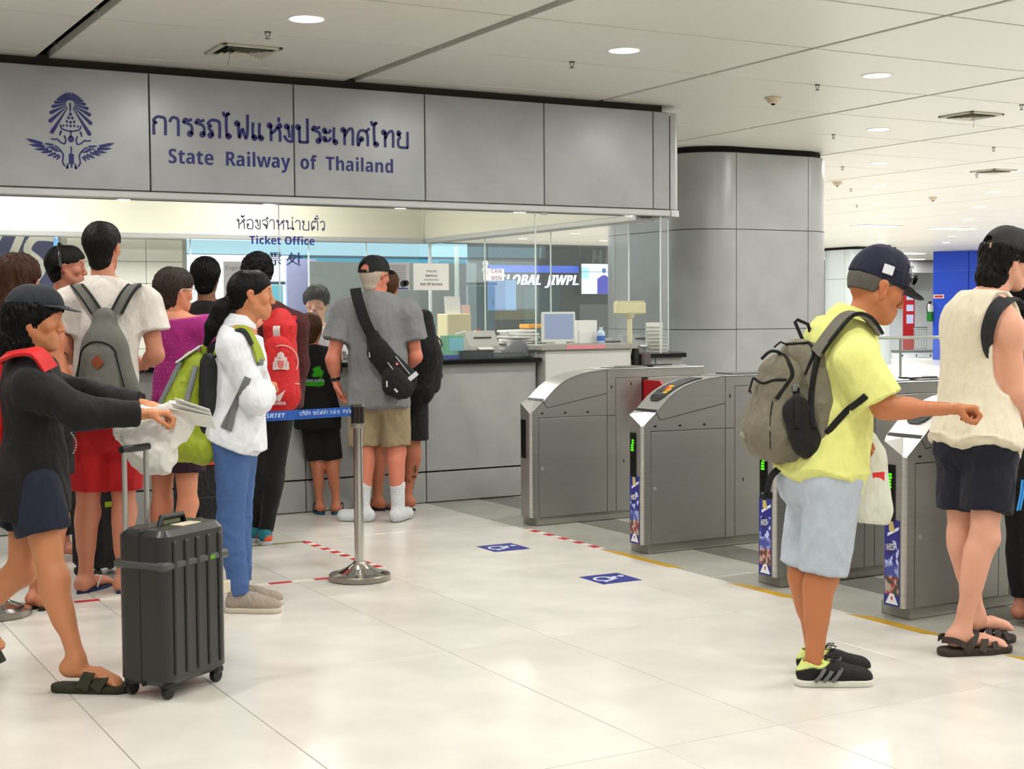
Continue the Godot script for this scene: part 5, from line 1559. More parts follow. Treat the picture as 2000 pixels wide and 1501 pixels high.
func soft(parent: Node, called: String, grids: Array, material: Material, paint := [], base := Color.WHITE) -> MeshInstance3D:
	var o := MeshInstance3D.new()
	o.name = called
	o.material_override = material
	parent.add_child(o, true)
	jobs.append({"o": o, "grids": grids, "paint": paint, "base": base})
	return o

var solid := {}

func hug(solids: Array, p: Vector3, dir: Vector3, lift := 0.006) -> Vector3: # slide a point along dir until it lies on the outermost surface
	var t := 0.24
	while t > -0.24:
		for s: Soft in solids:
			if s.at(p + dir * t) < 0.0:
				var a := t
				var b := t + 0.016
				for k in 4:
					var m := (a + b) * 0.5
					if s.at(p + dir * m) < 0.0: a = m
					else: b = m
				return p + dir * (b + lift)
		t -= 0.016
	return p + dir * lift

func hugs(solids: Array, pts: Array, dir: Vector3, lift := 0.006, n := 4) -> Array: # a smooth path laid on the surface
	var out := []
	var e := pts.size() - 1
	for k in e:
		for q in n:
			out.append(hug(solids, (pts[k] as Vector3).cubic_interpolate(pts[k + 1], pts[maxi(k - 1, 0)], pts[mini(k + 2, e)], float(q) / n), dir, lift))
	out.append(hug(solids, pts[e], dir, lift))
	return out

func band(parent: Node, called: String, solids: Array, pts: Array, dir: Vector3, w: float, th: float, m: Material) -> MeshInstance3D: # webbing laid on a body
	var a := hugs(solids, pts, dir, 0.004, 5)
	var outs := []
	for k in a.size(): outs.append(dir)
	return part(parent, called, MB.new().strap(a, outs, w, th), m)

func run_jobs() -> void:
	var id := WorkerThreadPool.add_group_task(_job, jobs.size(), -1, true)
	WorkerThreadPool.wait_for_group_task_completion(id)
	for j in jobs: (j.o as MeshInstance3D).mesh = j.mesh

func _job(k: int) -> void:
	var j: Dictionary = jobs[k]
	var V := PackedVector3Array()
	var N := PackedVector3Array()
	var I := PackedInt32Array()
	for gr: Soft in j.grids: gr.build(V, N, I)
	var C := PackedColorArray()
	C.resize(V.size())
	var base: Color = j.base
	C.fill(base)
	for p in j.paint: # [a, b, radius, colour, softness]: everything near the line a-b takes the colour
		var a: Vector3 = p[0]
		var ba: Vector3 = p[1] - a
		var inv := 1.0 / maxf(ba.length_squared(), 1e-9)
		var r: float = p[2]
		var col: Color = p[3]
		var sft: float = p[4] if p.size() > 4 else 0.4
		for i in V.size():
			var w := V[i] - a
			var d := (w - ba * clampf(w.dot(ba) * inv, 0.0, 1.0)).length()
			if d < r: C[i] = C[i].lerp(col, 1.0 - smoothstep(r * (1.0 - sft), r, d))
	var A := []
	A.resize(Mesh.ARRAY_MAX)
	A[Mesh.ARRAY_VERTEX] = V
	A[Mesh.ARRAY_NORMAL] = N
	A[Mesh.ARRAY_COLOR] = C
	A[Mesh.ARRAY_INDEX] = I
	var m := ArrayMesh.new()
	if V.size() > 0: m.add_surface_from_arrays(Mesh.PRIMITIVE_TRIANGLES, A)
	j.mesh = m

# people: where they stand, which way they face, and their joints in centimetres from there:
# pelvis, waist, chest, neck, head, shL, elL, wrL, haL, shR, elR, wrR, haR, hipL, knL, anL, toL, hipR, knR, anR, toR
const POSE := {
	"yellow": [Vector3(3.717, 0, -4.216), 1.5697, [0, 80, 0, 4, 97, 1, 6, 119, 1, 11, 137, 3, 20, 151, 7, 18, 129, -12, 26, 110, -10, 25, 95, -10, 26, 88, -9, 0, 126, 17, 6, 106, 25, 32, 105, 32, 44, 105, 37, 3, 77, -7, -2, 42, -9, 1, 11, -7, 11, 4, -1, -2, 78, 8, -7, 42, 7, -11, 9, 7, 3, 2, 15]],
	"tank": [Vector3(4.618, 0, -4.284), 1.7966, [0, 88, 0, 0, 104, -1, 2, 128, -1, 5, 148, 0, 13, 163, 3, 5, 142, -15, 28, 112, -27, 44, 97, -24, 53, 96, -22, 3, 138, 13, 5, 108, 15, 23, 89, 11, 35, 84, 11, -1, 86, -7, -3, 47, -6, 1, 13, -1, 16, 7, 0, 1, 86, 7, -7, 48, 10, -16, 10, 7, 0, 2, 12]],
	"shirt": [Vector3(2.183, 0, -6.665), 1.2031, [0, 85, 0, 1, 103, 0, 2, 120, -1, 3, 136, -1, 8, 152, 0, 9, 130, -15, 16, 102, -10, 9, 99, 11, -1, 101, 21, -5, 129, 12, 3, 102, 20, 14, 108, 7, 18, 109, -3, 3, 83, -6, 2, 43, -7, 3, 11, -6, 13, 5, -1, -4, 84, 6, -6, 44, 6, -3, 7, 9, 9, 1, 17]],
	"tall": [Vector3(1.735, 0, -7.463), 2.4251, [0, 88, 0, 1, 110, 0, 3, 136, -1, 2, 160, -3, 2, 178, -4, -14, 151, -9, -17, 123, -12, -6, 118, -33, -1, 122, -37, 21, 151, 6, 25, 122, 9, 25, 116, -16, 22, 119, -24, -7, 85, -2, -9, 41, -2, -11, 7, -1, 1, 1, -11, 8, 84, 2, 8, 41, 5, 6, 4, 8, 14, -1, -3]],
	"magenta": [Vector3(2.183, 0, -7.744), 1.9712, [0, 82, 0, 1, 102, 0, 3, 124, -1, 0, 143, -3, 2, 156, -3, -4, 139, -17, 2, 112, -29, 15, 100, -33, 23, 101, -34, 12, 138, 12, 28, 132, 4, 45, 135, -10, 51, 138, -12, -4, 79, -7, -7, 38, -5, -8, 3, -3, 3, -3, -7, 4, 79, 7, 4, 39, 7, 2, 3, 8, 13, -3, 5]],
	"blacktee": [Vector3(2.744, 0, -8.980), 2.5473, [0, 85, 0, 0, 98, -1, 1, 124, -2, 2, 150, -3, 2, 167, -4, -13, 143, -11, -14, 114, -10, -10, 88, -17, -9, 79, -18, 16, 143, 6, 16, 114, 7, 16, 87, -3, 16, 79, -5, -6, 83, -3, -6, 35, -1, -7, 4, 1, -4, -3, -16, 5, 83, 3, 4, 35, 5, 3, 4, 6, 9, -3, -8]],
	"redpack": [Vector3(3.010, 0, -8.472), 2.4949, [0, 93, 0, 2, 107, 0, 3, 125, 0, -2, 149, -4, -6, 168, -8, -10, 140, -8, -11, 113, -12, -1, 101, -30, 2, 104, -34, 14, 138, 5, 15, 111, 5, 13, 85, 2, 11, 77, 0, -5, 90, -3, -8, 44, -1, -8, 8, -13, -4, 1, -29, 4, 90, 3, -1, 42, 2, -7, 6, 1, -3, -1, -13]],
	"clerk": [Vector3(4.083, 0, -10.518), -0.3325, [0, 68, 0, 1, 88, -1, 1, 112, -2, 2, 135, -3, 3, 152, -3, 15, 127, 5, 15, 102, 12, 2, 89, 29, -3, 87, 32, -11, 127, -10, -16, 102, -5, -18, 89, 18, -17, 87, 24, 5, 64, 3, 3, 32, 4, 3, 3, 5, -3, 2, 18, -5, 64, -3, -6, 32, -1, -7, 4, 0, -12, 2, 13]],
	"boy": [Vector3(3.737, 0, -9.578), 2.5299, [0, 73, 0, 0, 87, -1, -1, 101, -2, -2, 119, -4, -3, 132, -5, -10, 113, -8, -12, 92, -11, -8, 83, -14, -6, 77, -14, 9, 113, 3, 11, 92, 2, 11, 83, -4, 9, 77, -5, -5, 71, -2, -2, 38, 1, -1, 6, 3, 0, 0, -3, 5, 71, 3, 8, 38, 6, 9, 5, 9, 13, 0, 4]],
	"grey": [Vector3(3.959, 0, -9.011), 2.4251, [0, 91, 0, 0, 110, -1, 0, 133, -3, 1, 154, -3, 0, 168, -5, -19, 146, -14, -28, 112, -14, -25, 96, -16, -21, 83, -15, 19, 145, 8, 24, 113, 9, 26, 103, -15, 24, 103, -22, -9, 88, -5, -10, 48, -3, -12, 6, -2, -22, 1, -10, 8, 88, 5, 9, 48, 8, 9, 6, 10, 19, 2, 2]],
	"tattoo": [Vector3(4.312, 0, -9.428), 2.1109, [0, 87, 0, 2, 102, 0, 3, 119, 0, -1, 147, -4, -6, 162, -8, -6, 137, -12, 0, 113, -20, 14, 115, -23, 19, 116, -25, 15, 135, 9, 21, 111, 5, 25, 114, -17, 23, 115, -23, -7, 83, -6, -15, 41, -8, -16, 7, -7, -22, 2, -17, 7, 83, 6, 6, 43, 8, 2, 9, 5, -5, 2, -5]],
	"runner": [Vector3(1.045, 0, -5.703), 1.0983, [0, 80, 0, 1, 89, 0, 1, 107, -1, 1, 126, -2, 3, 141, -2, 4, 118, -18, 24, 110, -11, 42, 107, 8, 50, 105, 17, -1, 118, 15, 13, 106, 28, 36, 105, 30, 46, 105, 31, 1, 78, -9, -3, 42, -11, -18, 26, -18, -12, 13, -15, -1, 79, 9, 4, 43, 16, 11, 12, 21, 23, 4, 29]],
	"longhair": [Vector3(1.377, 0, -7.198), 2.1458, [0, 90, 0, -2, 104, -2, -4, 125, -4, -7, 145, -7, -8, 160, -9, -12, 137, -16, -13, 112, -22, 0, 103, -29, 6, 105, -32, 4, 136, 5, 6, 112, 9, 12, 124, -9, 13, 133, -13, -3, 87, -6, -3, 44, -4, -5, 4, -1, 2, -1, -10, 3, 87, 7, 4, 44, 8, -1, 3, 6, 7, -2, -2]],
	"headphone": [Vector3(1.767, 0, -8.606), 1.2031, [0, 83, 0, 1, 105, -1, 1, 131, -2, 1, 153, -4, 4, 171, -3, 6, 147, -20, 7, 117, -21, 13, 102, -11, 17, 101, -3, -4, 146, 14, -7, 118, 17, 4, 104, 18, 10, 103, 16, 2, 79, -8, 1, 43, -6, -1, 8, -5, 10, 3, 1, -3, 80, 8, -4, 45, 9, -5, 10, 10, 5, 5, 16]],
	"edge": [Vector3(5.201, 0, -4.516), 2.1109, [0, 73, 0, 1, 97, -1, 1, 116, -2, 1, 135, -3, 0, 148, -4, 3, 126, -10, 13, 102, -17, 29, 94, -20, 37, 95, -21, 3, 126, 8, 7, 101, 8, 20, 84, -1, 22, 77, -2, 0, 71, -5, -1, 35, -3, -2, 5, -2, 11, -1, -6, 0, 71, 5, -1, 37, 6, -2, 4, 8, 12, -1, 4]],
}

# where bags and straps lie, in centimetres from their wearer's place
const HANG := {
	"yellow": {"t1": Vector3(-4, 122, -4), "t2": Vector3(-3, 93, -3), "p1": Vector3(-13, 117, -9), "p2": Vector3(-16, 96, -10), "s0": Vector3(-9, 126, 6), "s1": Vector3(-6, 133, 10), "s2": Vector3(0, 140, 13), "s3": Vector3(5, 139, 16), "s4": Vector3(10, 133, 17), "q0": Vector3(9, 125, -9), "q1": Vector3(13, 135, -10), "q2": Vector3(16, 141, -8), "l0": Vector3(2, 111, 20), "l1": Vector3(-4, 104, 16), "l2": Vector3(-7, 96, 9), "loop1": Vector3(-5, 128, -5), "loop2": Vector3(-8, 138, -8), "loop3": Vector3(-4, 137, -5), "loop4": Vector3(-2, 129, -4), "za0": Vector3(-26, 124, -6), "za1": Vector3(-23, 127, -4), "za2": Vector3(-19, 126, -2), "za3": Vector3(-17, 123, -1), "za4": Vector3(-16, 118, 0), "za5": Vector3(-18, 114, -1), "za6": Vector3(-22, 109, -2), "zb0": Vector3(-29, 117, -7), "zb1": Vector3(-26, 115, -5), "zb2": Vector3(-22, 116, -3), "zb3": Vector3(-18, 116, -1), "zc0": Vector3(-18, 130, -1), "zc1": Vector3(-13, 130, 1), "zc2": Vector3(-10, 130, 3), "zc3": Vector3(-9, 126, 4), "zc4": Vector3(-10, 122, 3), "zc5": Vector3(-12, 118, 3), "zd0": Vector3(-7, 130, 5), "zd1": Vector3(-8, 124, 5), "zd2": Vector3(-9, 117, 4), "zd3": Vector3(-10, 110, 4), "zd4": Vector3(-10, 103, 4), "zd5": Vector3(-10, 98, 5), "ze0": Vector3(-23, 108, -3), "ze1": Vector3(-24, 102, -3), "ze2": Vector3(-24, 90, -3), "zf0": Vector3(-15, 113, 1), "zf1": Vector3(-15, 106, 2), "zf2": Vector3(-15, 98, 2), "m1": Vector3(-17, 101, 4), "m2": Vector3(-14, 93, 6), "tail1": Vector3(-11, 84, -6), "tail2": Vector3(-17, 79, -10), "tail3": Vector3(-20, 71, -10), "badge": Vector3(-24, 113, -13), "bag1": Vector3(30, 90, -7), "bag2": Vector3(33, 62, -4)},
	"tank": {"s0": Vector3(25, 142, 0), "s1": Vector3(13, 147, 6), "s2": Vector3(-4, 143, 13), "s3": Vector3(-9, 135, 13), "s4": Vector3(-7, 127, 11), "s5": Vector3(2, 119, 6)},
	"tall": {"bt": Vector3(-3, 140, 18), "bb": Vector3(-5, 111, 24), "b1": Vector3(-11, 103, 18), "b2": Vector3(3, 103, 26), "sL0": Vector3(-5, 143, 14), "sL1": Vector3(-9, 151, 9), "sL2": Vector3(-12, 157, 0), "sL3": Vector3(-10, 157, -10), "sR0": Vector3(3, 143, 18), "sR1": Vector3(8, 152, 18), "sR2": Vector3(13, 157, 14), "sR3": Vector3(16, 157, 5)},
	"shirt": {"t1": Vector3(-15, 118, -10), "t2": Vector3(-22, 84, -12), "k1": Vector3(-11, 118, -8), "k2": Vector3(-11, 84, -6), "low": Vector3(-19, 79, -4), "s0": Vector3(-11, 124, 3), "s1": Vector3(-6, 133, 9), "s2": Vector3(-1, 135, 14), "s3": Vector3(3, 128, 18), "s4": Vector3(5, 120, 20), "g0": Vector3(-2, 113, 23), "g1": Vector3(-8, 100, 22), "g2": Vector3(-12, 89, 16), "h1": Vector3(-9, 99, 23), "h2": Vector3(-11, 88, 21)},
	"redpack": {"t": Vector3(-2, 134, 19), "b": Vector3(-3, 94, 23), "crest": Vector3(-6, 114, 32), "wing": Vector3(-8, 93, 33), "loop": Vector3(-6, 130, 25), "s0": Vector3(-7, 137, 13), "s1": Vector3(-7, 143, 7), "r0": Vector3(4, 134, 19), "r1": Vector3(8, 141, 15)},
	"grey": {"a0": Vector3(-16, 159, -1), "a1": Vector3(-17, 150, 7), "a2": Vector3(-14, 136, 12), "a3": Vector3(-8, 121, 17), "b1": Vector3(-8, 116, 20), "b2": Vector3(4, 98, 29), "c1": Vector3(-4, 101, 32), "line1": Vector3(-3, 91, 34), "line2": Vector3(10, 103, 41), "logo": Vector3(-2, 109, 35), "z1": Vector3(-7, 110, 31), "z2": Vector3(1, 98, 36), "z3": Vector3(-2, 114, 33), "z4": Vector3(6, 102, 38)},
	"tattoo": {"t": Vector3(12, 139, 15), "m": Vector3(12, 114, 19), "b": Vector3(9, 88, 19), "low": Vector3(6, 73, 16)},
	"runner": {"s0": Vector3(-10, 126, 3), "s1": Vector3(-5, 128, 11), "s2": Vector3(0, 128, 16), "s3": Vector3(4, 122, 18), "t": Vector3(-12, 118, -9), "b": Vector3(-14, 83, -8), "low": Vector3(-10, 81, 0), "bag1": Vector3(49, 103, 24), "bag2": Vector3(42, 89, 21), "bag3": Vector3(36, 99, 16), "pp1": Vector3(51, 106, 27), "pp2": Vector3(60, 100, 32)},
}

# ---------------------------------------------------------------- people
class Body:
	var o: Node3D
	var key := ""
	var j := {}
	var f: Vector3      # facing
	var l: Vector3      # their left
	var hf: Vector3     # head: forward, up, left
	var hu: Vector3
	var hl: Vector3
	var hc: Vector3
	var hs := 1.0
	var s := 1.0
	var skin: Color

func lin(c: Color) -> Color:
	return c.srgb_to_linear()

func skin_mat(key := "skin") -> StandardMaterial3D:
	return mat(key, Color.WHITE, 0.52, 0.0, {"vertex_color_use_as_albedo": true, "normal_enabled": true, "normal_texture": T.fine, "normal_scale": 0.12, "uv1_triplanar": true, "uv1_scale": Vector3.ONE * 14.0, "subsurf_scatter_enabled": true, "subsurf_scatter_strength": 0.12})

func body(key: String, label: String, skin: Color, s := 1.0, hs := 1.0, head_yaw := 0.0, head_pitch := 0.0, opts := {}) -> Body:
	var p: Array = POSE[key]
	var b := Body.new()
	b.key = key
	b.s = s
	b.hs = hs
	b.skin = lin(skin)
	b.o = thing("person", label, "person", p[0])
	var names := "pelvis waist chest neck head shL elL wrL haL shR elR wrR haR hipL knL anL toL hipR knR anR toR".split(" ")
	for i in names.size(): b.j[names[i]] = Vector3(p[2][3 * i], p[2][3 * i + 1], p[2][3 * i + 2]) * 0.01
	b.f = Vector3(sin(p[1]), 0, cos(p[1]))
	b.l = Vector3.UP.cross(b.f)
	var t := Basis(Vector3.UP, deg_to_rad(head_yaw))
	b.hl = t * b.l
	b.hf = (t * b.f).rotated(b.hl, deg_to_rad(head_pitch))
	b.hu = b.hf.cross(b.hl)
	b.hc = b.j.head
	var J: Dictionary = b.j
	for q: String in ["shL", "shR"]: J[q] = J[q] - Vector3.UP * 0.022 * s
	var g := Soft.new()
	g.cell = 0.012
	var f := b.f
	# torso
	g.add(J.chest + Vector3.UP * 0.05, J.waist, 0.15 * s, 0.125 * s, 0.05, f, 0.66)
	g.add(J.waist, J.pelvis, 0.125 * s, 0.15 * s, 0.05, f, 0.72)
	g.add(J.neck - Vector3.UP * 0.04, J.chest, 0.07 * s, 0.1 * s, 0.05)
	for q: String in ["L", "R"]:
		var sh: Vector3 = J["sh" + q]
		var el: Vector3 = J["el" + q]
		var wr: Vector3 = J["wr" + q]
		g.add(J.neck - Vector3.UP * 0.02, sh, 0.052 * s, 0.052 * s, 0.05)
		g.add(sh, el, 0.052 * s, 0.040 * s, 0.035)
		g.ball(sh.lerp(el, 0.16), 0.056 * s, 0.04)
		g.add(el, wr, 0.039 * s, 0.026 * s, 0.02)
		g.add(el.lerp(wr, 0.12), el.lerp(wr, 0.4), 0.042 * s, 0.038 * s, 0.03)
		var hip: Vector3 = J["hip" + q]
		var kn: Vector3 = J["kn" + q]
		var an: Vector3 = J["an" + q]
		var to: Vector3 = J["to" + q]
		g.add(hip, kn, 0.088 * s, 0.053 * s, 0.04)
		g.add(kn, an, 0.050 * s, 0.034 * s, 0.03)
		var fd: Vector3 = to - an
		fd.y = 0
		fd = fd.normalized()
		g.add(kn.lerp(an, 0.16) - fd * 0.018, kn.lerp(an, 0.5) - fd * 0.012, 0.050 * s, 0.036 * s, 0.04)
		g.ball(kn + fd * 0.012, 0.048 * s, 0.04)
		if opts.get("feet", true):
			var heel := an - fd * 0.03 + Vector3.UP * -0.03
			heel.y = maxf(heel.y, 0.045) if an.y < 0.2 else heel.y
			var tip := to - fd * 0.0
			tip.y = maxf(tip.y, 0.032)
			g.add(heel, tip, 0.034 * s, 0.024 * s, 0.03, Vector3.UP, 0.85)
			g.add(an, heel, 0.034 * s, 0.036 * s, 0.03)
			var sd := Vector3.UP.cross(fd)
			g.add(an.lerp(tip, 0.55), tip, 0.03 * s, 0.026 * s, 0.03, Vector3.UP, 0.7)
			for k in 5:
				var w := (k - 2) * 0.0165 * s
				var tp := tip + sd * w + fd * (0.03 - 0.0035 * absf(k - 1.5) * 2.0)
				tp.y = tip.y - 0.012 if an.y < 0.2 else tip.y
				g.add(tip + sd * w * 0.8, tp, 0.014 * s, 0.0115 * s, 0.008)
	var grids := [g]
	if opts.get("bare", false): solid[key] = [g]
	var paint := []
	var hg := Soft.new()
	hg.cell = opts.get("head_cell", 0.004)
	head(b, hg, paint, opts)
	hg.add(J.neck - Vector3.UP * 0.06, b.hc - b.hu * 0.055 * hs - b.hf * 0.014, 0.062 * s, 0.053 * hs, 0.028)
	grids.append(hg)
	for q: String in ["L", "R"]:
		if not opts.get("hand" + q, true): continue
		var hd := Soft.new()
		hd.cell = opts.get("hand_cell", 0.004)
		var sgn := 1.0 if q == "L" else -1.0
		var pn: Vector3 = opts.get("palm" + q, -b.l * sgn)
		hand(hd, J["wr" + q], J["ha" + q], pn, sgn, opts.get("curl" + q, 0.35), s * opts.get("hand_size", 1.0))
		grids.append(hd)
	if opts.has("paint"): paint.append_array(opts.paint.call(b))
	for q: String in ["L", "R"]: # a little redder at knuckles, elbows, knees
		var red := b.skin.lerp(Color(0.55, 0.16, 0.10), 0.18)
		paint.append([J["el" + q], J["el" + q], 0.07, red, 0.9])
		paint.append([J["ha" + q], J["ha" + q], 0.07, red, 0.9])
		paint.append([J["kn" + q], J["kn" + q], 0.08, red, 0.9])
	soft(b.o, "body", grids, skin_mat(), paint, b.skin)
	return b

func hp(b: Body, f: float, u: float, l: float) -> Vector3: # a point of the head: forward, up, left, for a head 0.23 high
	return b.hc + (b.hf * f + b.hu * u + b.hl * l) * b.hs

func head(b: Body, g: Soft, paint: Array, opts: Dictionary) -> void:
	var s := b.hs
	var H := func(f: float, u: float, l: float) -> Vector3: return hp(b, f, u, l)
	g.add(H.call(-0.022, 0.030, 0), H.call(0.018, 0.036, 0), 0.079 * s, 0.074 * s, 0.02, b.hl, 0.93)
	g.add(H.call(-0.03, 0.0, 0), H.call(0.0, -0.03, 0), 0.066 * s, 0.05 * s, 0.04, b.hl, 0.92)
	g.add(H.call(0.028, 0.01, 0), H.call(0.040, -0.06, 0), 0.060 * s, 0.040 * s, 0.03, b.hl, 0.98)
	for q: float in [-1.0, 1.0]:
		g.add(H.call(-0.002, -0.045, 0.052 * q), H.call(0.062, -0.095, 0.018 * q), 0.019 * s, 0.018 * s, 0.035)
		g.ball(H.call(0.060, -0.022, 0.042 * q), 0.021 * s, 0.025)
	g.add(H.call(0.064, -0.098, 0.012), H.call(0.064, -0.098, -0.012), 0.019 * s, 0.019 * s, 0.02)
	g.add(H.call(0.080, 0.022, 0.03), H.call(0.080, 0.022, -0.03), 0.012 * s, 0.012 * s, 0.02)
	g.add(H.call(0.075, -0.068, 0.016), H.call(0.075, -0.068, -0.016), 0.018 * s, 0.018 * s, 0.02)
	# eye sockets, nose, lips
	for q: float in [-1.0, 1.0]:
		g.carve(H.call(0.098, 0.001, 0.030 * q), H.call(0.096, 0.001, 0.040 * q), 0.011 * s, 0.010 * s, 0.014)
		g.add(H.call(0.078, 0.005, 0.024 * q), H.call(0.074, 0.004, 0.040 * q), 0.0095 * s, 0.009 * s, 0.006)
	g.add(H.call(0.088, 0.008, 0), H.call(0.104, -0.036, 0), 0.0085 * s, 0.0125 * s, 0.012)
	for q: float in [-1.0, 1.0]: g.ball(H.call(0.094, -0.040, 0.011 * q), 0.0085 * s, 0.008)
	g.add(H.call(0.089, -0.0625, 0.013), H.call(0.089, -0.0625, -0.013), 0.0065 * s, 0.0065 * s, 0.008)
	g.add(H.call(0.087, -0.0735, 0.012), H.call(0.087, -0.0735, -0.012), 0.0072 * s, 0.0072 * s, 0.008)
	g.carve(H.call(0.098, -0.068, 0.02), H.call(0.098, -0.068, -0.02), 0.0025 * s, 0.0025 * s, 0.005)
	# ears
	if opts.get("ears", true):
		for q: float in [-1.0, 1.0]:
			g.add(H.call(-0.010, 0.006, 0.079 * q), H.call(-0.001, -0.034, 0.074 * q), 0.019 * s, 0.012 * s, 0.008, b.hl, 0.42)
			g.carve(H.call(-0.003, 0.0, 0.088 * q), H.call(0.0, -0.018, 0.084 * q), 0.008 * s, 0.006 * s, 0.006)
	var lip := b.skin.lerp(Color(0.42, 0.10, 0.09), 0.5)
	paint.append([H.call(0.094, -0.063, 0.016), H.call(0.094, -0.063, -0.016), 0.010 * s, lip, 0.5])
	paint.append([H.call(0.092, -0.073, 0.014), H.call(0.092, -0.073, -0.014), 0.010 * s, lip, 0.5])
	for q: float in [-1.0, 1.0]:
		paint.append([H.call(0.066, -0.03, 0.05 * q), H.call(0.066, -0.03, 0.05 * q), 0.04 * s, b.skin.lerp(Color(0.6, 0.14, 0.09), 0.16), 1.0])
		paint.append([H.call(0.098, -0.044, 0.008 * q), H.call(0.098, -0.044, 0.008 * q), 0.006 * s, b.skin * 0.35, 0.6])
		paint.append([H.call(-0.006, -0.006, 0.082 * q), H.call(-0.006, -0.02, 0.08 * q), 0.028 * s, b.skin.lerp(Color(0.6, 0.13, 0.08), 0.22), 0.8])
		var brow: Color = lin(opts.get("brow", Color(0.12, 0.09, 0.07)))
		paint.append([H.call(0.092, 0.023, 0.016 * q), H.call(0.082, 0.027, 0.044 * q), 0.0075 * s, brow, 0.5])
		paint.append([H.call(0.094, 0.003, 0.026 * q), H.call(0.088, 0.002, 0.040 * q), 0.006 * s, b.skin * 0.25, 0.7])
	if opts.has("stubble"):
		paint.append([H.call(0.05, -0.085, 0.03), H.call(0.05, -0.085, -0.03), 0.055 * s, b.skin.lerp(Color(0.12, 0.10, 0.09), 0.22), 0.7])
	# eyes
	if opts.get("eyes", true):
		for q: float in [-1.0, 1.0]:
			var c: Vector3 = H.call(0.0755, 0.001, 0.033 * q)
			var mb := MB.new()
			var bs := Basis(b.hl, b.hf, b.hl.cross(b.hf))
			var pr := []
			for k in 9: pr.append(Vector2(0.0112 * s * sin(PI * k / 8), -0.0112 * s * cos(PI * k / 8)))
			mb.tint = lin(Color(0.74, 0.71, 0.69))
			mb.lathe(pr, 12, Transform3D(bs, c))
			mb.tint = lin(Color(0.07, 0.045, 0.035))
			mb.disc(c + b.hf * 0.0115 * s, 0.0062 * s, 12, b.hf)
			part(b.o, "eye", mb, mat("eye", Color.WHITE, 0.15, 0.0, {"vertex_color_use_as_albedo": true}))

func hand(g: Soft, wr: Vector3, ha: Vector3, palm: Vector3, sgn: float, curl: float, s: float) -> void:
	var d := (ha - wr).normalized()
	var n := (palm - d * palm.dot(d)).normalized()
	var t := n.cross(d) * -sgn # towards the thumb
	var kn := wr + d * 0.088 * s
	g.add(wr - d * 0.01, wr + d * 0.03 * s, 0.027 * s, 0.029 * s, 0.02, n, 0.72)
	g.add(wr + d * 0.032 * s + t * 0.012 * s, kn + t * 0.020 * s, 0.024 * s, 0.020 * s, 0.02, n, 0.62)
	g.add(wr + d * 0.030 * s - t * 0.010 * s, kn - t * 0.022 * s, 0.024 * s, 0.018 * s, 0.02, n, 0.62)
	var L := [0.078, 0.086, 0.080, 0.064]
	for k in 4:
		var w := (0.031 - 0.0205 * k) * s
		var p := kn + t * w + d * (-0.004 if k == 0 else (0.002 if k == 1 else (0.0 if k == 2 else -0.009))) * s
		var a := curl * 0.75 + 0.04 * k
		var dir := d
		var len: float = L[k] * s
		for q in 3:
			dir = (dir * cos(a) + (n * cos(0) ) * sin(a)).normalized() if q == 0 else _bend(dir, d, n, a)
			var e: Vector3 = p + dir * len * [0.45, 0.32, 0.25][q]
			g.add(p, e, [0.0098, 0.0088, 0.008][q] * s, [0.0088, 0.008, 0.0068][q] * s, 0.004)
			p = e
			a = curl * [0.75, 1.15, 0.9][mini(q + 1, 2)]
	var tp := wr + d * 0.026 * s + t * 0.026 * s
	var td := (d * 0.62 + t * (0.62 - 0.45 * curl) + n * (0.25 + 0.45 * curl)).normalized()
	g.add(tp, tp + td * 0.042 * s, 0.0145 * s, 0.0108 * s, 0.012)
	var t2 := tp + td * 0.042 * s
	var td2 := (td + d * 0.5 - t * 0.5 * curl).normalized()
	g.add(t2, t2 + td2 * 0.034 * s, 0.0105 * s, 0.0085 * s, 0.004)

func _bend(v: Vector3, d: Vector3, n: Vector3, a: float) -> Vector3: # turn v by a from d towards n
	var x := v.dot(d)
	var y := v.dot(n)
	return (d * (x * cos(a) - y * sin(a)) + n * (x * sin(a) + y * cos(a))).normalized()

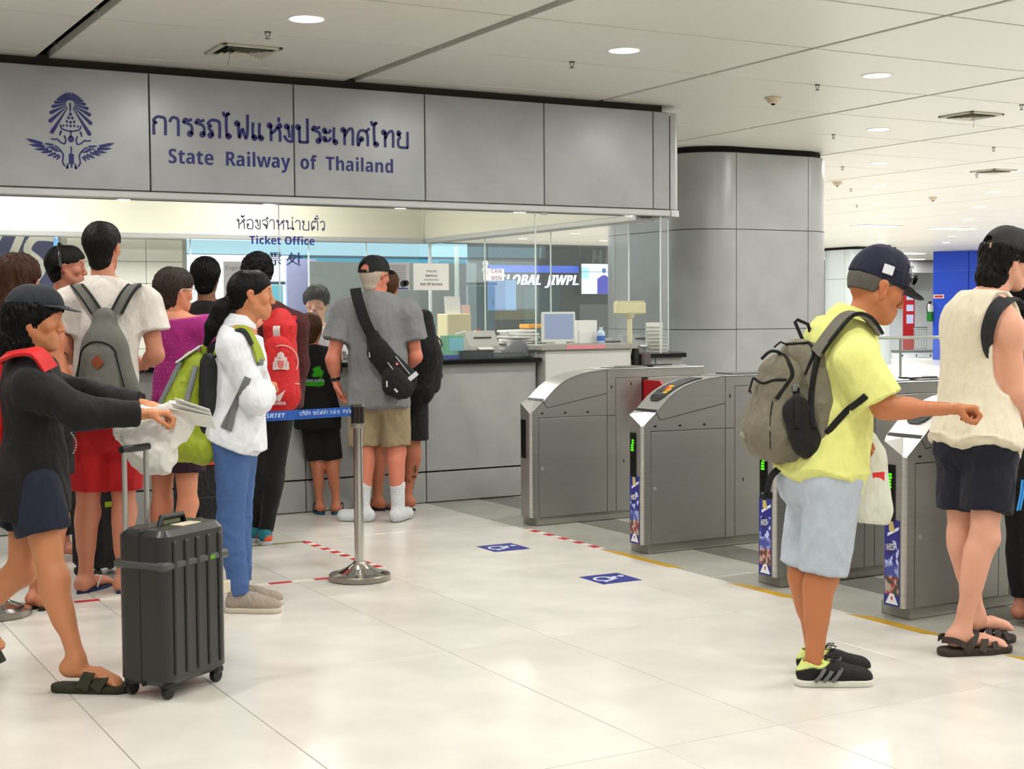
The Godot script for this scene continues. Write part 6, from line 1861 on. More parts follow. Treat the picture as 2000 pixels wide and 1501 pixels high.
# ---- clothes: shapes drawn over the same joints
func shirt(b: Body, called: String, m: Material, o := {}) -> MeshInstance3D:
	# o: loose, sleeve (0 none, 1 to the elbow, 2 to the wrist), hem (height), cell, amp, neck, paint, colour, belly
	var J: Dictionary = b.j
	var s := b.s
	var e: float = o.get("loose", 0.016)
	var g := Soft.new()
	g.cell = o.get("cell", 0.011)
	g.amp = o.get("amp", 0.004)
	g.freq = o.get("freq", Vector3(7, 3.5, 7))
	g.seed_ = int(absf(b.o.position.x) * 31.0) + 1
	var f := b.f
	var hem: float = o.get("hem", J.pelvis.y - 0.08)
	var belly: float = o.get("belly", 1.0)
	var hip: Vector3 = J.pelvis
	var tail := Vector3(hip.x, hem, hip.z)
	if J.has("lean"): tail += J.lean
	g.add(J.chest + Vector3.UP * 0.06, J.waist, 0.152 * s + e, 0.128 * s * belly + e, 0.06, f, 0.68)
	g.add(J.waist, hip, 0.128 * s * belly + e, 0.150 * s + e, 0.06, f, 0.76)
	g.add(hip + Vector3.UP * 0.02, tail, 0.156 * s + e, 0.162 * s + e * 1.2, 0.05, f, 0.80, false, true)
	for q: float in [-1.0, 1.0]: g.add(hip - f * 0.045 + b.l * 0.068 * q - Vector3.UP * 0.02, Vector3(hip.x, minf(hem, hip.y - 0.03), hip.z) - f * 0.05 + b.l * 0.07 * q, 0.094 * s + e, 0.10 * s + e, 0.05, Vector3.ZERO, 1.0, false, true)
	if o.has("tailcut"): g.cut(tail, o.tailcut)
	g.add(J.neck - Vector3.UP * o.get("collar", 0.045), J.chest + Vector3.UP * 0.02, 0.066 * s + e * 0.5, 0.11 * s, 0.06)
	if o.get("bust", 0.0) > 0.0:
		for q: float in [-1.0, 1.0]: g.ball(J.chest + f * 0.062 + b.l * 0.065 * q - Vector3.UP * 0.01, o.bust, 0.06)
	var sl: float = o.get("sleeve", 0.6)
	for q: String in ["L", "R"]:
		var sh: Vector3 = J["sh" + q]
		var el: Vector3 = J["el" + q]
		var wr: Vector3 = J["wr" + q]
		g.add(J.neck - Vector3.UP * 0.045, sh - Vector3.UP * 0.006, 0.05 * s + e * 0.7, 0.052 * s + e * 0.8, 0.06, Vector3.ZERO, 1.0, false, sl <= 0.0)
		if sl > 0.0 and sl <= 1.0:
			var fl: float = o.get("flare", 0.012)
			g.add(sh, sh.lerp(el, sl), 0.056 * s + e, 0.054 * s + e + fl, 0.045, Vector3.ZERO, 1.0, false, true)
		elif sl > 1.0:
			g.add(sh, el, 0.056 * s + e, 0.043 * s + e, 0.045)
			g.add(el, el.lerp(wr, sl - 1.0), 0.043 * s + e, 0.034 * s + e * 0.8, 0.03, Vector3.ZERO, 1.0, false, true)
	if o.has("extra"): o.extra.call(g)
	var up: float = o.get("neckline", 0.02)
	g.cut(J.neck + Vector3.UP * up, (Vector3.UP + b.f * o.get("scoop", 0.35)).normalized())
	solid[b.key] = solid.get(b.key, []) + [g]
	return soft(b.o, called, [g], m, o.get("paint", []), o.get("colour", Color.WHITE))

func shorts(b: Body, called: String, m: Material, o := {}) -> MeshInstance3D:
	# o: loose, len (share of the thigh; above 1 goes down the shin), top (height over the hips), flare
	var J: Dictionary = b.j
	var s := b.s
	var e: float = o.get("loose", 0.014)
	var g := Soft.new()
	g.cell = o.get("cell", 0.011)
	g.amp = o.get("amp", 0.004)
	g.freq = o.get("freq", Vector3(8, 3.0, 8))
	g.seed_ = int(absf(b.o.position.z) * 37.0) + 2
	var hip: Vector3 = J.pelvis
	var top := hip.lerp(J.waist, o.get("top", 0.45))
	g.add(top, hip - Vector3.UP * 0.01, 0.138 * s + e * 0.5, 0.150 * s + e, 0.05, b.f, 0.74, true, false)
	for q: float in [-1.0, 1.0]: g.ball(hip - b.f * 0.045 + b.l * 0.068 * q - Vector3.UP * 0.045, 0.088 * s + e * 0.5, 0.05)
	var ln: float = o.get("len", 0.8)
	for q: String in ["L", "R"]:
		var h: Vector3 = J["hip" + q]
		var k: Vector3 = J["kn" + q]
		var a: Vector3 = J["an" + q]
		var fl: float = o.get("flare", 0.012)
		if ln <= 1.0:
			g.add(h - Vector3.UP * 0.01, h.lerp(k, ln), 0.090 * s + e * 0.8, lerpf(0.088, 0.056, ln) * s + e * 0.8 + fl, 0.016, Vector3.ZERO, 1.0, false, true)
		else:
			g.add(h - Vector3.UP * 0.01, k, 0.092 * s + e, 0.056 * s + e, 0.03)
			var fd: Vector3 = J["to" + q] - a
			fd.y = 0
			fd = fd.normalized()
			g.add(k, k.lerp(a, ln - 1.0), 0.055 * s + e, 0.042 * s + e * 0.7 + fl * 0.3, 0.03, Vector3.ZERO, 1.0, false, true)
			if ln > 1.5: g.add(k.lerp(a, 0.15) - fd * 0.02, k.lerp(a, 0.45) - fd * 0.015, 0.05 * s + e * 0.7, 0.04 * s + e * 0.7, 0.04)
	if o.has("extra"): o.extra.call(g)
	return soft(b.o, called, [g], m, o.get("paint", []), o.get("colour", Color.WHITE))

func hair_mat(key: String, c: Color) -> StandardMaterial3D:
	return mat(key, c, 0.55, 0.0, {"normal_enabled": true, "normal_texture": T.fine, "normal_scale": 0.35, "uv1_triplanar": true, "uv1_scale": Vector3(22, 5, 22), "metallic_specular": 0.3, "vertex_color_use_as_albedo": true})

func hair(b: Body, key: String, c: Color, o := {}) -> MeshInstance3D:
	# o: grow, back (how low behind), line (forehead height), side (low at the ears), amp, extra(g), paint
	var g := Soft.new()
	g.cell = o.get("cell", 0.005)
	g.amp = o.get("amp", 0.006)
	g.freq = o.get("freq", Vector3(55, 14, 55))
	var s := b.hs
	var r: float = o.get("grow", 0.012)
	var back: float = o.get("back", -0.06)
	g.add(hp(b, -0.024, 0.032, 0), hp(b, 0.016, 0.038, 0), 0.081 * s + r, 0.074 * s + r, 0.02, b.hl, 0.94)
	if back < 0.0: g.add(hp(b, -0.036, 0.01, 0), hp(b, -0.036 - o.get("nape", 0.0), back, 0), 0.066 * s + r, o.get("nape_r", 0.05) * s + r * 0.6, 0.03, b.hl, 0.95)
	# the face stays free
	var line: float = o.get("line", 0.075)
	g.carve(hp(b, 0.085, line - 0.10, 0), hp(b, 0.12, line - 0.16, 0), 0.078 * s, 0.09 * s, 0.012, b.hl, 1.15)
	var side: float = o.get("side", -0.01)
	for q: float in [-1.0, 1.0]: g.carve(hp(b, o.get("ear", 0.004), side - 0.052, 0.10 * q), hp(b, o.get("ear", 0.004) + 0.06, side - 0.06, 0.08 * q), 0.046 * s, 0.06 * s, 0.008)
	if o.has("over"): g.cut(hp(b, 0, o.over, 0), -b.hu)
	if o.has("under"): g.cut(hp(b, 0, o.under, 0), b.hu)
	if o.has("extra"): o.extra.call(g)
	return soft(b.o, o.get("name", "hair"), [g], hair_mat(key, c), o.get("paint", []), o.get("colour", Color.WHITE))

func cap(b: Body, m: Material, brim_m: Material, back_way := false, o := {}) -> MeshInstance3D:
	var s := b.hs
	var d := -1.0 if back_way else 1.0
	var g := Soft.new()
	g.cell = 0.005
	var tall: float = o.get("tall", 0.0)
	var low: float = o.get("low", 0.028)
	var tilt: float = o.get("tilt", 0.0)
	g.add(hp(b, -0.026, 0.036, 0), hp(b, 0.020, 0.042, 0), 0.092 * s, 0.085 * s, 0.02, b.hl, 0.93)
	g.add(hp(b, 0.02 * d, 0.05 + tall, 0), hp(b, -0.015, 0.052 + tall, 0), 0.080 * s, 0.08 * s, 0.03, b.hl, 0.9)
	g.cut(hp(b, 0, low, 0), (-b.hu + b.hf * tilt).normalized())
	if o.get("opening", false): # the half moon over the strap at the back
		g.carve(hp(b, -0.16, low + 0.018, 0), hp(b, -0.08, low + 0.018, 0), 0.042 * s, 0.036 * s, 0.004)
	var c := soft(b.o, "cap", [g], m, o.get("paint", []), Color.WHITE)
	var br := Soft.new()
	br.cell = 0.004
	br.add(hp(b, 0.045 * d, low + 0.014, 0), hp(b, 0.118 * d, low - 0.001, 0), 0.076 * s, 0.064 * s, 0.01, (b.hu + b.hf * 0.2 * d).normalized(), 0.07)
	br.add(hp(b, 0.07 * d, low + 0.006, 0.03), hp(b, 0.07 * d, low + 0.006, -0.03), 0.05 * s, 0.05 * s, 0.01, b.hu, 0.12)
	soft(c, "brim", [br], brim_m)
	var bt := MB.new().lathe([Vector2(0.009, 0), Vector2(0.008, 0.004), Vector2(0, 0.007)], 10, Transform3D(Basis(b.hl, b.hu, b.hf), hp(b, -0.003, 0.130 + tall, 0)))
	part(c, "button", bt, m)
	return c

func shoe(b: Body, q: String, m: Material, sole_m: Material, o := {}) -> MeshInstance3D:
	# a low shoe round the foot: upper with sole and laces
	var an: Vector3 = b.j["an" + q]
	var to: Vector3 = b.j["to" + q]
	var fd := to - an
	fd.y = 0
	fd = fd.normalized()
	var sd := Vector3.UP.cross(fd)
	var len: float = o.get("len", 0.285)
	var y0: float = o.get("ground", 0.0)
	var heel := Vector3(an.x, y0, an.z) - fd * 0.072
	var at := func(x: float, y: float, z: float) -> Vector3: return heel + fd * x * len + Vector3.UP * y + sd * z
	var hi: float = o.get("ankle", 0.085)
	var g := Soft.new()
	g.cell = 0.005
	g.amp = o.get("amp", 0.0)
	g.freq = Vector3(20, 20, 20)
	g.add(at.call(0.14, 0.045, 0), at.call(0.52, 0.05, 0), 0.036, 0.036, 0.03)
	g.add(at.call(0.17, 0.05, 0), at.call(0.22, hi, 0), 0.038, 0.042, 0.02, Vector3.ZERO, 1.0, false, true)
	g.add(at.call(0.45, 0.058, 0), at.call(0.82, 0.034, 0), 0.038, 0.034, 0.03)
	g.add(at.call(0.6, 0.035, 0.006), at.call(0.86, 0.03, 0), 0.044, 0.036, 0.03, Vector3.UP, 0.75)
	g.cut(at.call(0, 0.022, 0), Vector3.DOWN)
	g.carve(at.call(0.2, hi + 0.02, 0), at.call(0.22, hi - 0.012, 0), 0.034, 0.032, 0.004)
	var u := soft(b.o, o.get("name", "shoe"), [g], m, o.get("paint", []), o.get("colour", Color.WHITE))
	var sl := Soft.new()
	sl.cell = 0.005
	sl.add(at.call(0.13, 0.014, 0), at.call(0.85, 0.014, 0), 0.042, 0.042, 0.0)
	sl.add(at.call(0.55, 0.014, 0.004), at.call(0.82, 0.014, 0.002), 0.046, 0.043, 0.02)
	sl.cut(at.call(0, 0.0, 0), Vector3.DOWN)
	sl.cut(at.call(0, o.get("sole", 0.026), 0), Vector3.UP)
	soft(u, "sole", [sl], sole_m)
	return u

func foot_frame(b: Body, q: String) -> Transform3D: # origin under the heel, x forward, z to their right
	var an: Vector3 = b.j["an" + q]
	var to: Vector3 = b.j["to" + q]
	var fd := to - an
	fd.y = 0
	fd = fd.normalized()
	return Transform3D(Basis(fd, Vector3.UP, fd.cross(Vector3.UP)), Vector3(an.x, 0, an.z) - fd * 0.06)

func foot_len(b: Body, q: String) -> float: # from the back of the heel to the toe tips
	var d: Vector3 = b.j["to" + q] - b.j["an" + q]
	return Vector2(d.x, d.z).length() + 0.06 + 0.04

func flipflop(b: Body, q: String, sole_c: Material, strap_c: Material) -> MeshInstance3D:
	var x := foot_frame(b, q)
	var len := foot_len(b, q) + 0.03
	var pl := PackedVector2Array()
	for k in 24:
		var a := TAU * k / 24
		var px := 0.5 + 0.5 * cos(a)
		pl.append(Vector2(px * len - 0.01, sin(a) * (0.034 + 0.012 * px)))
	var mb := MB.new().prism(pl, 0.016, x * Transform3D(Basis(Vector3(1, 0, 0), Vector3(0, 0, -1), Vector3(0, 1, 0)), Vector3.ZERO), 0.003)
	var u := part(b.o, "flip_flop", mb, sole_c)
	var st := MB.new()
	for z: float in [-1.0, 1.0]:
		st.tube([x * Vector3(0.10, 0.02, 0.04 * z), x * Vector3(0.13, 0.055, 0.034 * z), x * Vector3(0.165, 0.068, 0.015 * z), x * Vector3(len * 0.78, 0.045, 0), x * Vector3(len * 0.8, 0.018, 0)], 0.006, 6, true, 0.5)
	part(u, "strap", st, strap_c)
	return u

func surf(pts: Array, outs: Array, n := 6) -> Array: # smooth a strap path: [points, normals]
	var a := []
	var c := []
	for k in pts.size() - 1:
		for t in n:
			var w := float(t) / n
			a.append((pts[k] as Vector3).cubic_interpolate(pts[k + 1], pts[maxi(k - 1, 0)], pts[mini(k + 2, pts.size() - 1)], w))
			c.append((outs[k] as Vector3).lerp(outs[k + 1], w).normalized())
	a.append(pts[-1])
	c.append(outs[-1])
	return [a, c]

func strap(parent: Node, called: String, pts: Array, outs: Array, w: float, th: float, m: Material) -> MeshInstance3D:
	var r := surf(pts, outs)
	return part(parent, called, MB.new().strap(r[0], r[1], w, th), m)

func H(key: String, n: String) -> Vector3:
	return (HANG[key][n] as Vector3) * 0.01

func collar(b: Body, m: Material, r: float, drop: float) -> void:
	var up: Vector3 = (b.hc - b.j.neck).normalized().lerp(Vector3.UP, 0.4).normalized()
	var x := up.cross(b.f).normalized()
	var xf := Transform3D(Basis(x, up, x.cross(up)), b.j.neck + Vector3.UP * 0.045)
	part(b.o, "collar", MB.new().lathe([Vector2(r + 0.030, -drop), Vector2(r + 0.024, -drop * 0.4), Vector2(r + 0.004, 0.016), Vector2(r - 0.003, 0.014), Vector2(r - 0.004, -0.02)], 24, xf), m)

func bracelet(parent: Node, called: String, a: Vector3, d: Vector3, r: float, w: float, m: Material) -> MeshInstance3D:
	var y := d.normalized()
	var x := y.cross(Vector3(0.3, 0.2, 1)).normalized()
	return part(parent, called, MB.new().lathe([Vector2(r, -w), Vector2(r + 0.003, -w * 0.7), Vector2(r + 0.003, w * 0.7), Vector2(r, w)], 18, Transform3D(Basis(x, y, x.cross(y)), a)), m)

func glasses(b: Body, m: Material, lens: Material, up := 0.0, fwd := 0.0, called := "glasses") -> void:
	var mb := MB.new()
	for q: float in [-1.0, 1.0]:
		var rim := []
		for k in 13: rim.append(hp(b, 0.098 + fwd - 0.004 * absf(cos(TAU * k / 12)), up + 0.001 + 0.017 * sin(TAU * k / 12), q * (0.034 + 0.024 * cos(TAU * k / 12))))
		mb.tube(rim, 0.0016, 5, false)
		mb.tube([hp(b, 0.094 + fwd, up + 0.006, q * 0.058), hp(b, 0.05 + fwd, up + 0.008, q * 0.082), hp(b, -0.004, up + 0.006, q * 0.087), hp(b, -0.022, up - 0.016, q * 0.082)], 0.0019, 5)
	mb.tube([hp(b, 0.099 + fwd, up + 0.004, 0.01), hp(b, 0.101 + fwd, up + 0.006, 0), hp(b, 0.099 + fwd, up + 0.004, -0.01)], 0.0016, 5)
	var o := part(b.o, called, mb, m)
	for q: float in [-1.0, 1.0]:
		var d := MB.new()
		d.disc(hp(b, 0.097 + fwd, up + 0.001, q * 0.034), 0.019 * b.hs, 14, b.hf)
		part(o, "lens", d, lens)

func build_people() -> void:
	var black := cloth("cloth_black", Color(0.028, 0.028, 0.032), 0.9)
	var dark_skin := Color(0.68, 0.43, 0.28)
	var lens := mat("lens_clear", Color(0.9, 0.95, 0.95, 0.12), 0.02, 0.0, {"transparency": BaseMaterial3D.TRANSPARENCY_ALPHA})
	# --- the man in the yellow polo shirt
	var b := body("yellow", "older man in yellow polo shirt, pale shorts and navy cap, reaching out his fist", Color(0.74, 0.46, 0.29), 1.0, 1.08, -20.0, 18.0, {"curlR": 1.15, "palmR": Vector3(0.2, -1, 0.2), "curlL": 1.1, "head_cell": 0.0035, "hand_cell": 0.0035, "feet": false, "brow": Color(0.2, 0.18, 0.16), "hand_size": 1.06})
	var polo := cloth("polo_yellow", Color(0.90, 0.905, 0.54), 0.85, 7.0)
	shirt(b, "polo_shirt", polo, {"sleeve": 0.86, "hem": 0.815, "loose": 0.022, "flare": 0.018, "amp": 0.007, "cell": 0.010, "belly": 1.0, "neckline": 0.0})
	collar(b, polo, 0.062, 0.045)
	var grey := cloth("shorts_pale", Color(0.72, 0.755, 0.80), 0.85, 8.0)
	shorts(b, "shorts", grey, {"len": 0.985, "loose": 0.022, "flare": 0.02, "top": 0.35, "amp": 0.006})
	hair(b, "hair_grey", Color(0.36, 0.34, 0.32), {"grow": 0.004, "back": -0.012, "nape_r": 0.064, "line": 0.05, "amp": 0.003, "side": 0.016, "under": 0.03, "over": -0.030, "paint": [[hp(b, 0.05, 0.02, 0.07), hp(b, 0.05, -0.01, 0.07), 0.03, lin(Color(0.85, 0.84, 0.8)) * 4.0, 0.8], [hp(b, 0.05, 0.02, -0.07), hp(b, 0.05, -0.01, -0.07), 0.03, lin(Color(0.85, 0.84, 0.8)) * 4.0, 0.8]]})
	var navy := cloth("cap_navy", Color(0.035, 0.045, 0.17), 0.8, 10.0)
	var c := cap(b, navy, navy, false, {"tall": 0.022, "low": 0.020, "tilt": -0.10})
	c.set_meta("label", "navy baseball cap with white patch")
	for q: float in [1.0, -1.0]:
		part(c, "patch", MB.new().box(hp(b, -0.016, 0.058, 0.092 * q), Vector3(0.004, 0.036, 0.044), 0.002, Basis(b.hl, b.hu, b.hf)), mat("patch_white", Color(0.85, 0.86, 0.88), 0.7))
	var lg := MB.new()
	for l in [[[-2, 1.6], [-0.5, 2.2], [1, 1.6], [2.2, 2.2]], [[0.2, 2], [0, -1.4]], [[-1.6, 0.2], [-1.8, -1], [-0.8, -1.6], [1.2, -1.5], [2, -0.6]], [[0.6, 0.6], [1.6, 0.5], [1.2, -0.6]]]:
		var q := []
		for p in l: q.append(Vector2(p[0], p[1]) * 0.011)
		lg.stroke(q, 0.007, Transform3D(Basis(-b.hl.rotated(b.hu, -0.75), b.hu.rotated(b.hl, -0.25), -b.hl.rotated(b.hu, -0.75).cross(b.hu)), hp(b, 0.088, 0.085, -0.048)), 0.003, 3)
	part(c, "cap_logo", lg, M.patch_white)
	glasses(b, mat("frame_black", Color(0.02, 0.02, 0.022), 0.3), mat("lens_dark", Color(0.03, 0.035, 0.045), 0.08), 0.062, 0.018, "sunglasses")
	for q: String in ["L", "R"]:
		var u := shoe(b, q, mat("shoe_black", Color.WHITE, 0.75, 0.0, {"vertex_color_use_as_albedo": true}), mat("sole_white", Color(0.86, 0.85, 0.80), 0.5), {"len": 0.30, "ankle": 0.088, "colour": lin(Color(0.035, 0.036, 0.042)), "paint": _sneaker_paint(b, q)})
		u.set_meta("label", "black sneaker with grey stripes and lime lining")
		_sneaker_bits(b, q, u)
	# --- the man in the tank top
	b = body("tank", "young man in cream tank top, navy shorts, grey cap and brown sandals", Color(0.86, 0.63, 0.53), 1.0, 1.0, -30.0, 12.0, {"paint": func(bb: Body) -> Array: return [[hp(bb, -0.06, 0.055, 0.03), hp(bb, -0.06, 0.055, -0.03), 0.075, lin(Color(0.055, 0.038, 0.032)), 0.2]], "head_cell": 0.004, "brow": Color(0.1, 0.07, 0.06)})
	var cream := cloth("tank_cream", Color(0.90, 0.86, 0.77), 0.85, 8.0)
	var tb := b
	shirt(b, "tank_top", cream, {"sleeve": 0.0, "hem": 0.885, "loose": 0.026, "amp": 0.008, "cell": 0.009, "freq": Vector3(8, 2.6, 8), "neckline": 0.018, "scoop": 0.1, "extra": func(g: Soft) -> void:
		for q: String in ["L", "R"]:
			var sg := 1.0 if q == "L" else -1.0
			g.carve(tb.j["sh" + q] + tb.l * sg * 0.045 + Vector3.UP * 0.07, tb.j["sh" + q] + tb.l * sg * 0.06 - tb.f * 0.03 - Vector3.UP * 0.20, 0.11, 0.10, 0.01)})
	var nv := cloth("shorts_navy", Color(0.02, 0.03, 0.11), 0.85, 8.0)
	var sh := shorts(b, "shorts", nv, {"len": 0.72, "loose": 0.022, "flare": 0.02, "top": 0.35, "amp": 0.006})
	for k in 2:
		var a: Vector3 = b.j.hipR.lerp(b.j.knR, 0.36) - b.l * 0.128 + b.f * (0.03 + 0.022 * k)
		var e: Vector3 = b.j.hipR.lerp(b.j.knR, 0.68) - b.l * 0.128 + b.f * (0.012 + 0.022 * k)
		strap(sh, "stripe", [a, a.lerp(e, 0.5) - b.l * 0.003, e], [-b.l, -b.l, -b.l], 0.012, 0.003, mat("stripe_blue", Color(0.12, 0.55, 0.85), 0.6))
	hair(b, "hair_dark_brown", Color(0.055, 0.038, 0.032), {"grow": 0.014, "back": -0.085, "nape": 0.018, "nape_r": 0.058, "line": 0.05, "amp": 0.008, "side": 0.008, "ear": 0.014, "under": 0.05, "freq": Vector3(40, 12, 40)})
	var gcap := cloth("cap_grey", Color(0.165, 0.165, 0.165), 0.9, 10.0)
	c = cap(b, gcap, gcap, false, {"low": 0.026, "tilt": -0.12, "opening": true, "tall": 0.008})
	part(c, "strap", MB.new().tube([hp(b, -0.085, 0.034, 0.065), hp(b, -0.118, 0.036, 0.025), hp(b, -0.118, 0.036, -0.025), hp(b, -0.085, 0.034, -0.065)], 0.011, 8, true, 0.3, b.hu), mat("strap_maroon", Color(0.16, 0.06, 0.06), 0.6))
	part(c, "buckle", MB.new().box(hp(b, -0.112, 0.035, -0.038), Vector3(0.026, 0.022, 0.008), 0.002, Basis(b.hl.rotated(b.hu, -0.3), b.hu, b.hf)), mat("buckle_tan", Color(0.7, 0.55, 0.4), 0.4))
	for q: String in ["L", "R"]: _sandal(b, q)
	# --- the woman in the white shirt
	b = body("shirt", "young woman with black ponytail in white shirt and jeans, arms crossed, facing right", Color(0.76, 0.50, 0.34), 0.9, 1.0, 6.0, 0.0, {"head_cell": 0.0035, "feet": false, "handR": true, "curlL": 0.5, "curlR": 0.6, "palmL": Vector3(-0.4, 0.3, -1), "hand_size": 0.95, "brow": Color(0.06, 0.045, 0.04)})
	var wsh := cloth("shirt_white", Color(0.90, 0.91, 0.93), 0.8, 8.0)
	var wb := b
	shirt(b, "white_shirt", wsh, {"sleeve": 1.72, "hem": 0.775, "loose": 0.022, "amp": 0.008, "freq": Vector3(9, 5, 9), "bust": 0.062, "neckline": -0.01, "tailcut": Vector3.DOWN - b.f * 0.42, "extra": func(g: Soft) -> void:
		g.add(wb.j.elR, wb.j.elR + Vector3.UP * 0.001, 0.062, 0.062, 0.03)})
	collar(b, wsh, 0.052, 0.045)
	var den := mat("denim", Color(0.27, 0.39, 0.60), 0.85, 0.0, {"albedo_texture": T.mottle, "normal_enabled": true, "normal_texture": T.weave, "normal_scale": 0.4, "uv1_triplanar": true, "uv1_scale": Vector3.ONE * 9.0, "vertex_color_use_as_albedo": true})
	var fade := []
	for q: String in ["L", "R"]:
		for z: float in [-0.03, 0.03]: fade.append([b.j["hip" + q].lerp(b.j["kn" + q], 0.3) + b.f * 0.07 - b.l * (0.05 if q == "R" else -0.05), b.j["kn" + q] + b.f * 0.05, 0.065, Color(1.9, 1.7, 1.45), 1.0])
		fade.append([b.j["kn" + q] + b.f * 0.05, b.j["kn" + q].lerp(b.j["an" + q], 0.3) + b.f * 0.03, 0.05, Color(1.6, 1.5, 1.3), 1.0])
	shorts(b, "jeans", den, {"len": 1.97, "loose": 0.010, "flare": 0.006, "top": 0.5, "amp": 0.006, "freq": Vector3(9, 9, 9), "paint": fade})
	var pony := b
	hair(b, "hair_black", Color(0.018, 0.016, 0.018), {"grow": 0.007, "back": -0.03, "nape_r": 0.055, "line": 0.066, "amp": 0.0015, "side": 0.008, "cell": 0.0045, "freq": Vector3(30, 30, 30), "extra": func(g: Soft) -> void:
		g.add(hp(pony, -0.10, -0.035, 0), hp(pony, -0.145, -0.065, 0), 0.034, 0.036, 0.02)
		g.add(hp(pony, -0.145, -0.065, 0), hp(pony, -0.185, -0.155, 0.01), 0.042, 0.036, 0.02)
		g.add(hp(pony, -0.185, -0.155, 0.01), hp(pony, -0.215, -0.235, 0.02), 0.036, 0.014, 0.02)})
	bracelet(b.o, "hair_tie", hp(b, -0.118, -0.05, 0), b.hf + b.hu * 0.6, 0.033, 0.008, mat("tie_mauve", Color(0.35, 0.22, 0.26), 0.7))
	for q: String in ["L", "R"]:
		var bt := shoe(b, q, cloth("suede_beige", Color(0.62, 0.57, 0.51), 0.95, 14.0), mat("sole_cream", Color(0.78, 0.74, 0.66), 0.6), {"len": 0.27, "ankle": 0.15, "name": "ankle_boot"})
		bt.set_meta("label", "beige suede ankle boot")
	# --- the tall man
	b = body("tall", "tall man with short dark hair seen from behind in white t-shirt and red shorts", Color(0.79, 0.53, 0.42), 1.04, 1.06, 4.0, 0.0, {"head_cell": 0.005, "eyes": false})
	shirt(b, "t_shirt", cloth("tee_white", Color(0.90, 0.87, 0.84), 0.85), {"sleeve": 0.55, "hem": 0.87, "loose": 0.024, "flare": 0.02, "amp": 0.007, "neckline": 0.015, "scoop": 0.3})
	shorts(b, "shorts", cloth("shorts_red", Color(0.72, 0.035, 0.06), 0.85), {"len": 0.74, "loose": 0.022, "flare": 0.012, "top": 0.4})
	hair(b, "hair_brown_dark", Color(0.062, 0.047, 0.035), {"grow": 0.010, "back": -0.07, "nape_r": 0.05, "amp": 0.004, "side": 0.022})
	for q: String in ["L", "R"]: flipflop(b, q, mat("flop_navy", Color(0.08, 0.16, 0.33), 0.7), mat("flop_white", Color(0.85, 0.84, 0.82), 0.5))
	# --- the woman in magenta
	b = body("magenta", "woman with short greying brown hair and glasses in magenta dotted top", Color(0.82, 0.55, 0.42), 0.92, 1.0, -6.0, 4.0, {"head_cell": 0.0045})
	var dots := []
	var top_m := cloth("top_magenta", Color(0.62, 0.08, 0.46), 0.8)
	shirt(b, "dotted_top", top_m, {"sleeve": 0.32, "hem": 0.80, "loose": 0.018, "neckline": -0.02, "scoop": -0.2, "collar": 0.06, "amp": 0.005})
	var dm := MB.new()
	for i in 11:
		for k in 13:
			var u := (i - 5) * 0.028 + (0.014 if k % 2 else 0.0)
			var y := -0.02 - 0.026 * k + 0.08
			dm.disc(hug(solid.magenta, b.j.chest + b.l * u * 1.1 - b.f * 0.1 + Vector3.UP * y, -b.f, 0.003), 0.0035, 6, -b.f)
	part(b.o.get_node("dotted_top"), "dots", dm, mat("dot_pink", Color(0.85, 0.45, 0.75), 0.8)).set_meta("kind", "stuff")
	shorts(b, "skirt", cloth("skirt_plum", Color(0.16, 0.05, 0.12), 0.9), {"len": 0.55, "loose": 0.03, "top": 0.5})
	hair(b, "hair_grey_brown", Color(0.19, 0.15, 0.125), {"grow": 0.014, "back": -0.06, "nape_r": 0.05, "amp": 0.007, "side": 0.018, "line": 0.072, "paint": [[hp(b, 0.05, 0.09, 0), hp(b, -0.02, 0.12, 0.03), 0.06, Color(3, 2.8, 2.6), 1.0]]})
	glasses(b, mat("frame_white", Color(0.86, 0.85, 0.84), 0.3), lens)
	# --- the man in black before the window
	b = body("blacktee", "person with short black hair seen from behind in dark top, left of the express notice", Color(0.50, 0.32, 0.22), 1.0, 1.0, 0.0, 0.0, {"eyes": false, "head_cell": 0.006})
	shirt(b, "t_shirt", cloth("tee_plum", Color(0.055, 0.03, 0.035), 0.9), {"sleeve": 0.6, "neckline": 0.0})
	shorts(b, "trousers", black, {"len": 1.85, "loose": 0.02})
	hair(b, "hair_black", Color(0.018, 0.016, 0.018), {"grow": 0.016, "back": -0.06, "nape_r": 0.052, "amp": 0.008})
	# --- the man with the red backpack
	b = body("redpack", "man with spiky black hair in maroon top and black trousers wearing a red backpack", dark_skin, 0.94, 1.0, 10.0, -4.0, {"eyes": false, "feet": false, "head_cell": 0.005})
	shirt(b, "jumper", cloth("jumper_maroon", Color(0.27, 0.085, 0.09), 0.95), {"sleeve": 1.9, "hem": 0.86, "loose": 0.02, "neckline": 0.02})
	shorts(b, "trousers", black, {"len": 1.93, "loose": 0.004, "top": 0.5})
	hair(b, "hair_black", Color(0.018, 0.016, 0.018), {"grow": 0.018, "back": -0.07, "nape_r": 0.05, "amp": 0.014, "freq": Vector3(38, 24, 38), "side": 0.0})
	for q: String in ["L", "R"]:
		var u := shoe(b, q, mat("shoe_teal", Color.WHITE, 0.7, 0.0, {"vertex_color_use_as_albedo": true}), mat("sole_pale", Color(0.70, 0.70, 0.72), 0.5), {"len": 0.29, "ankle": 0.09, "colour": lin(Color(0.05, 0.45, 0.50)), "paint": [[foot_frame(b, q) * Vector3(-0.03, 0.02, 0.02), foot_frame(b, q) * Vector3(0.0, 0.02, 0.03), 0.05, lin(Color(0.9, 0.35, 0.15)), 0.4]]})
		u.set_meta("label", "teal trainer with orange sole edge")
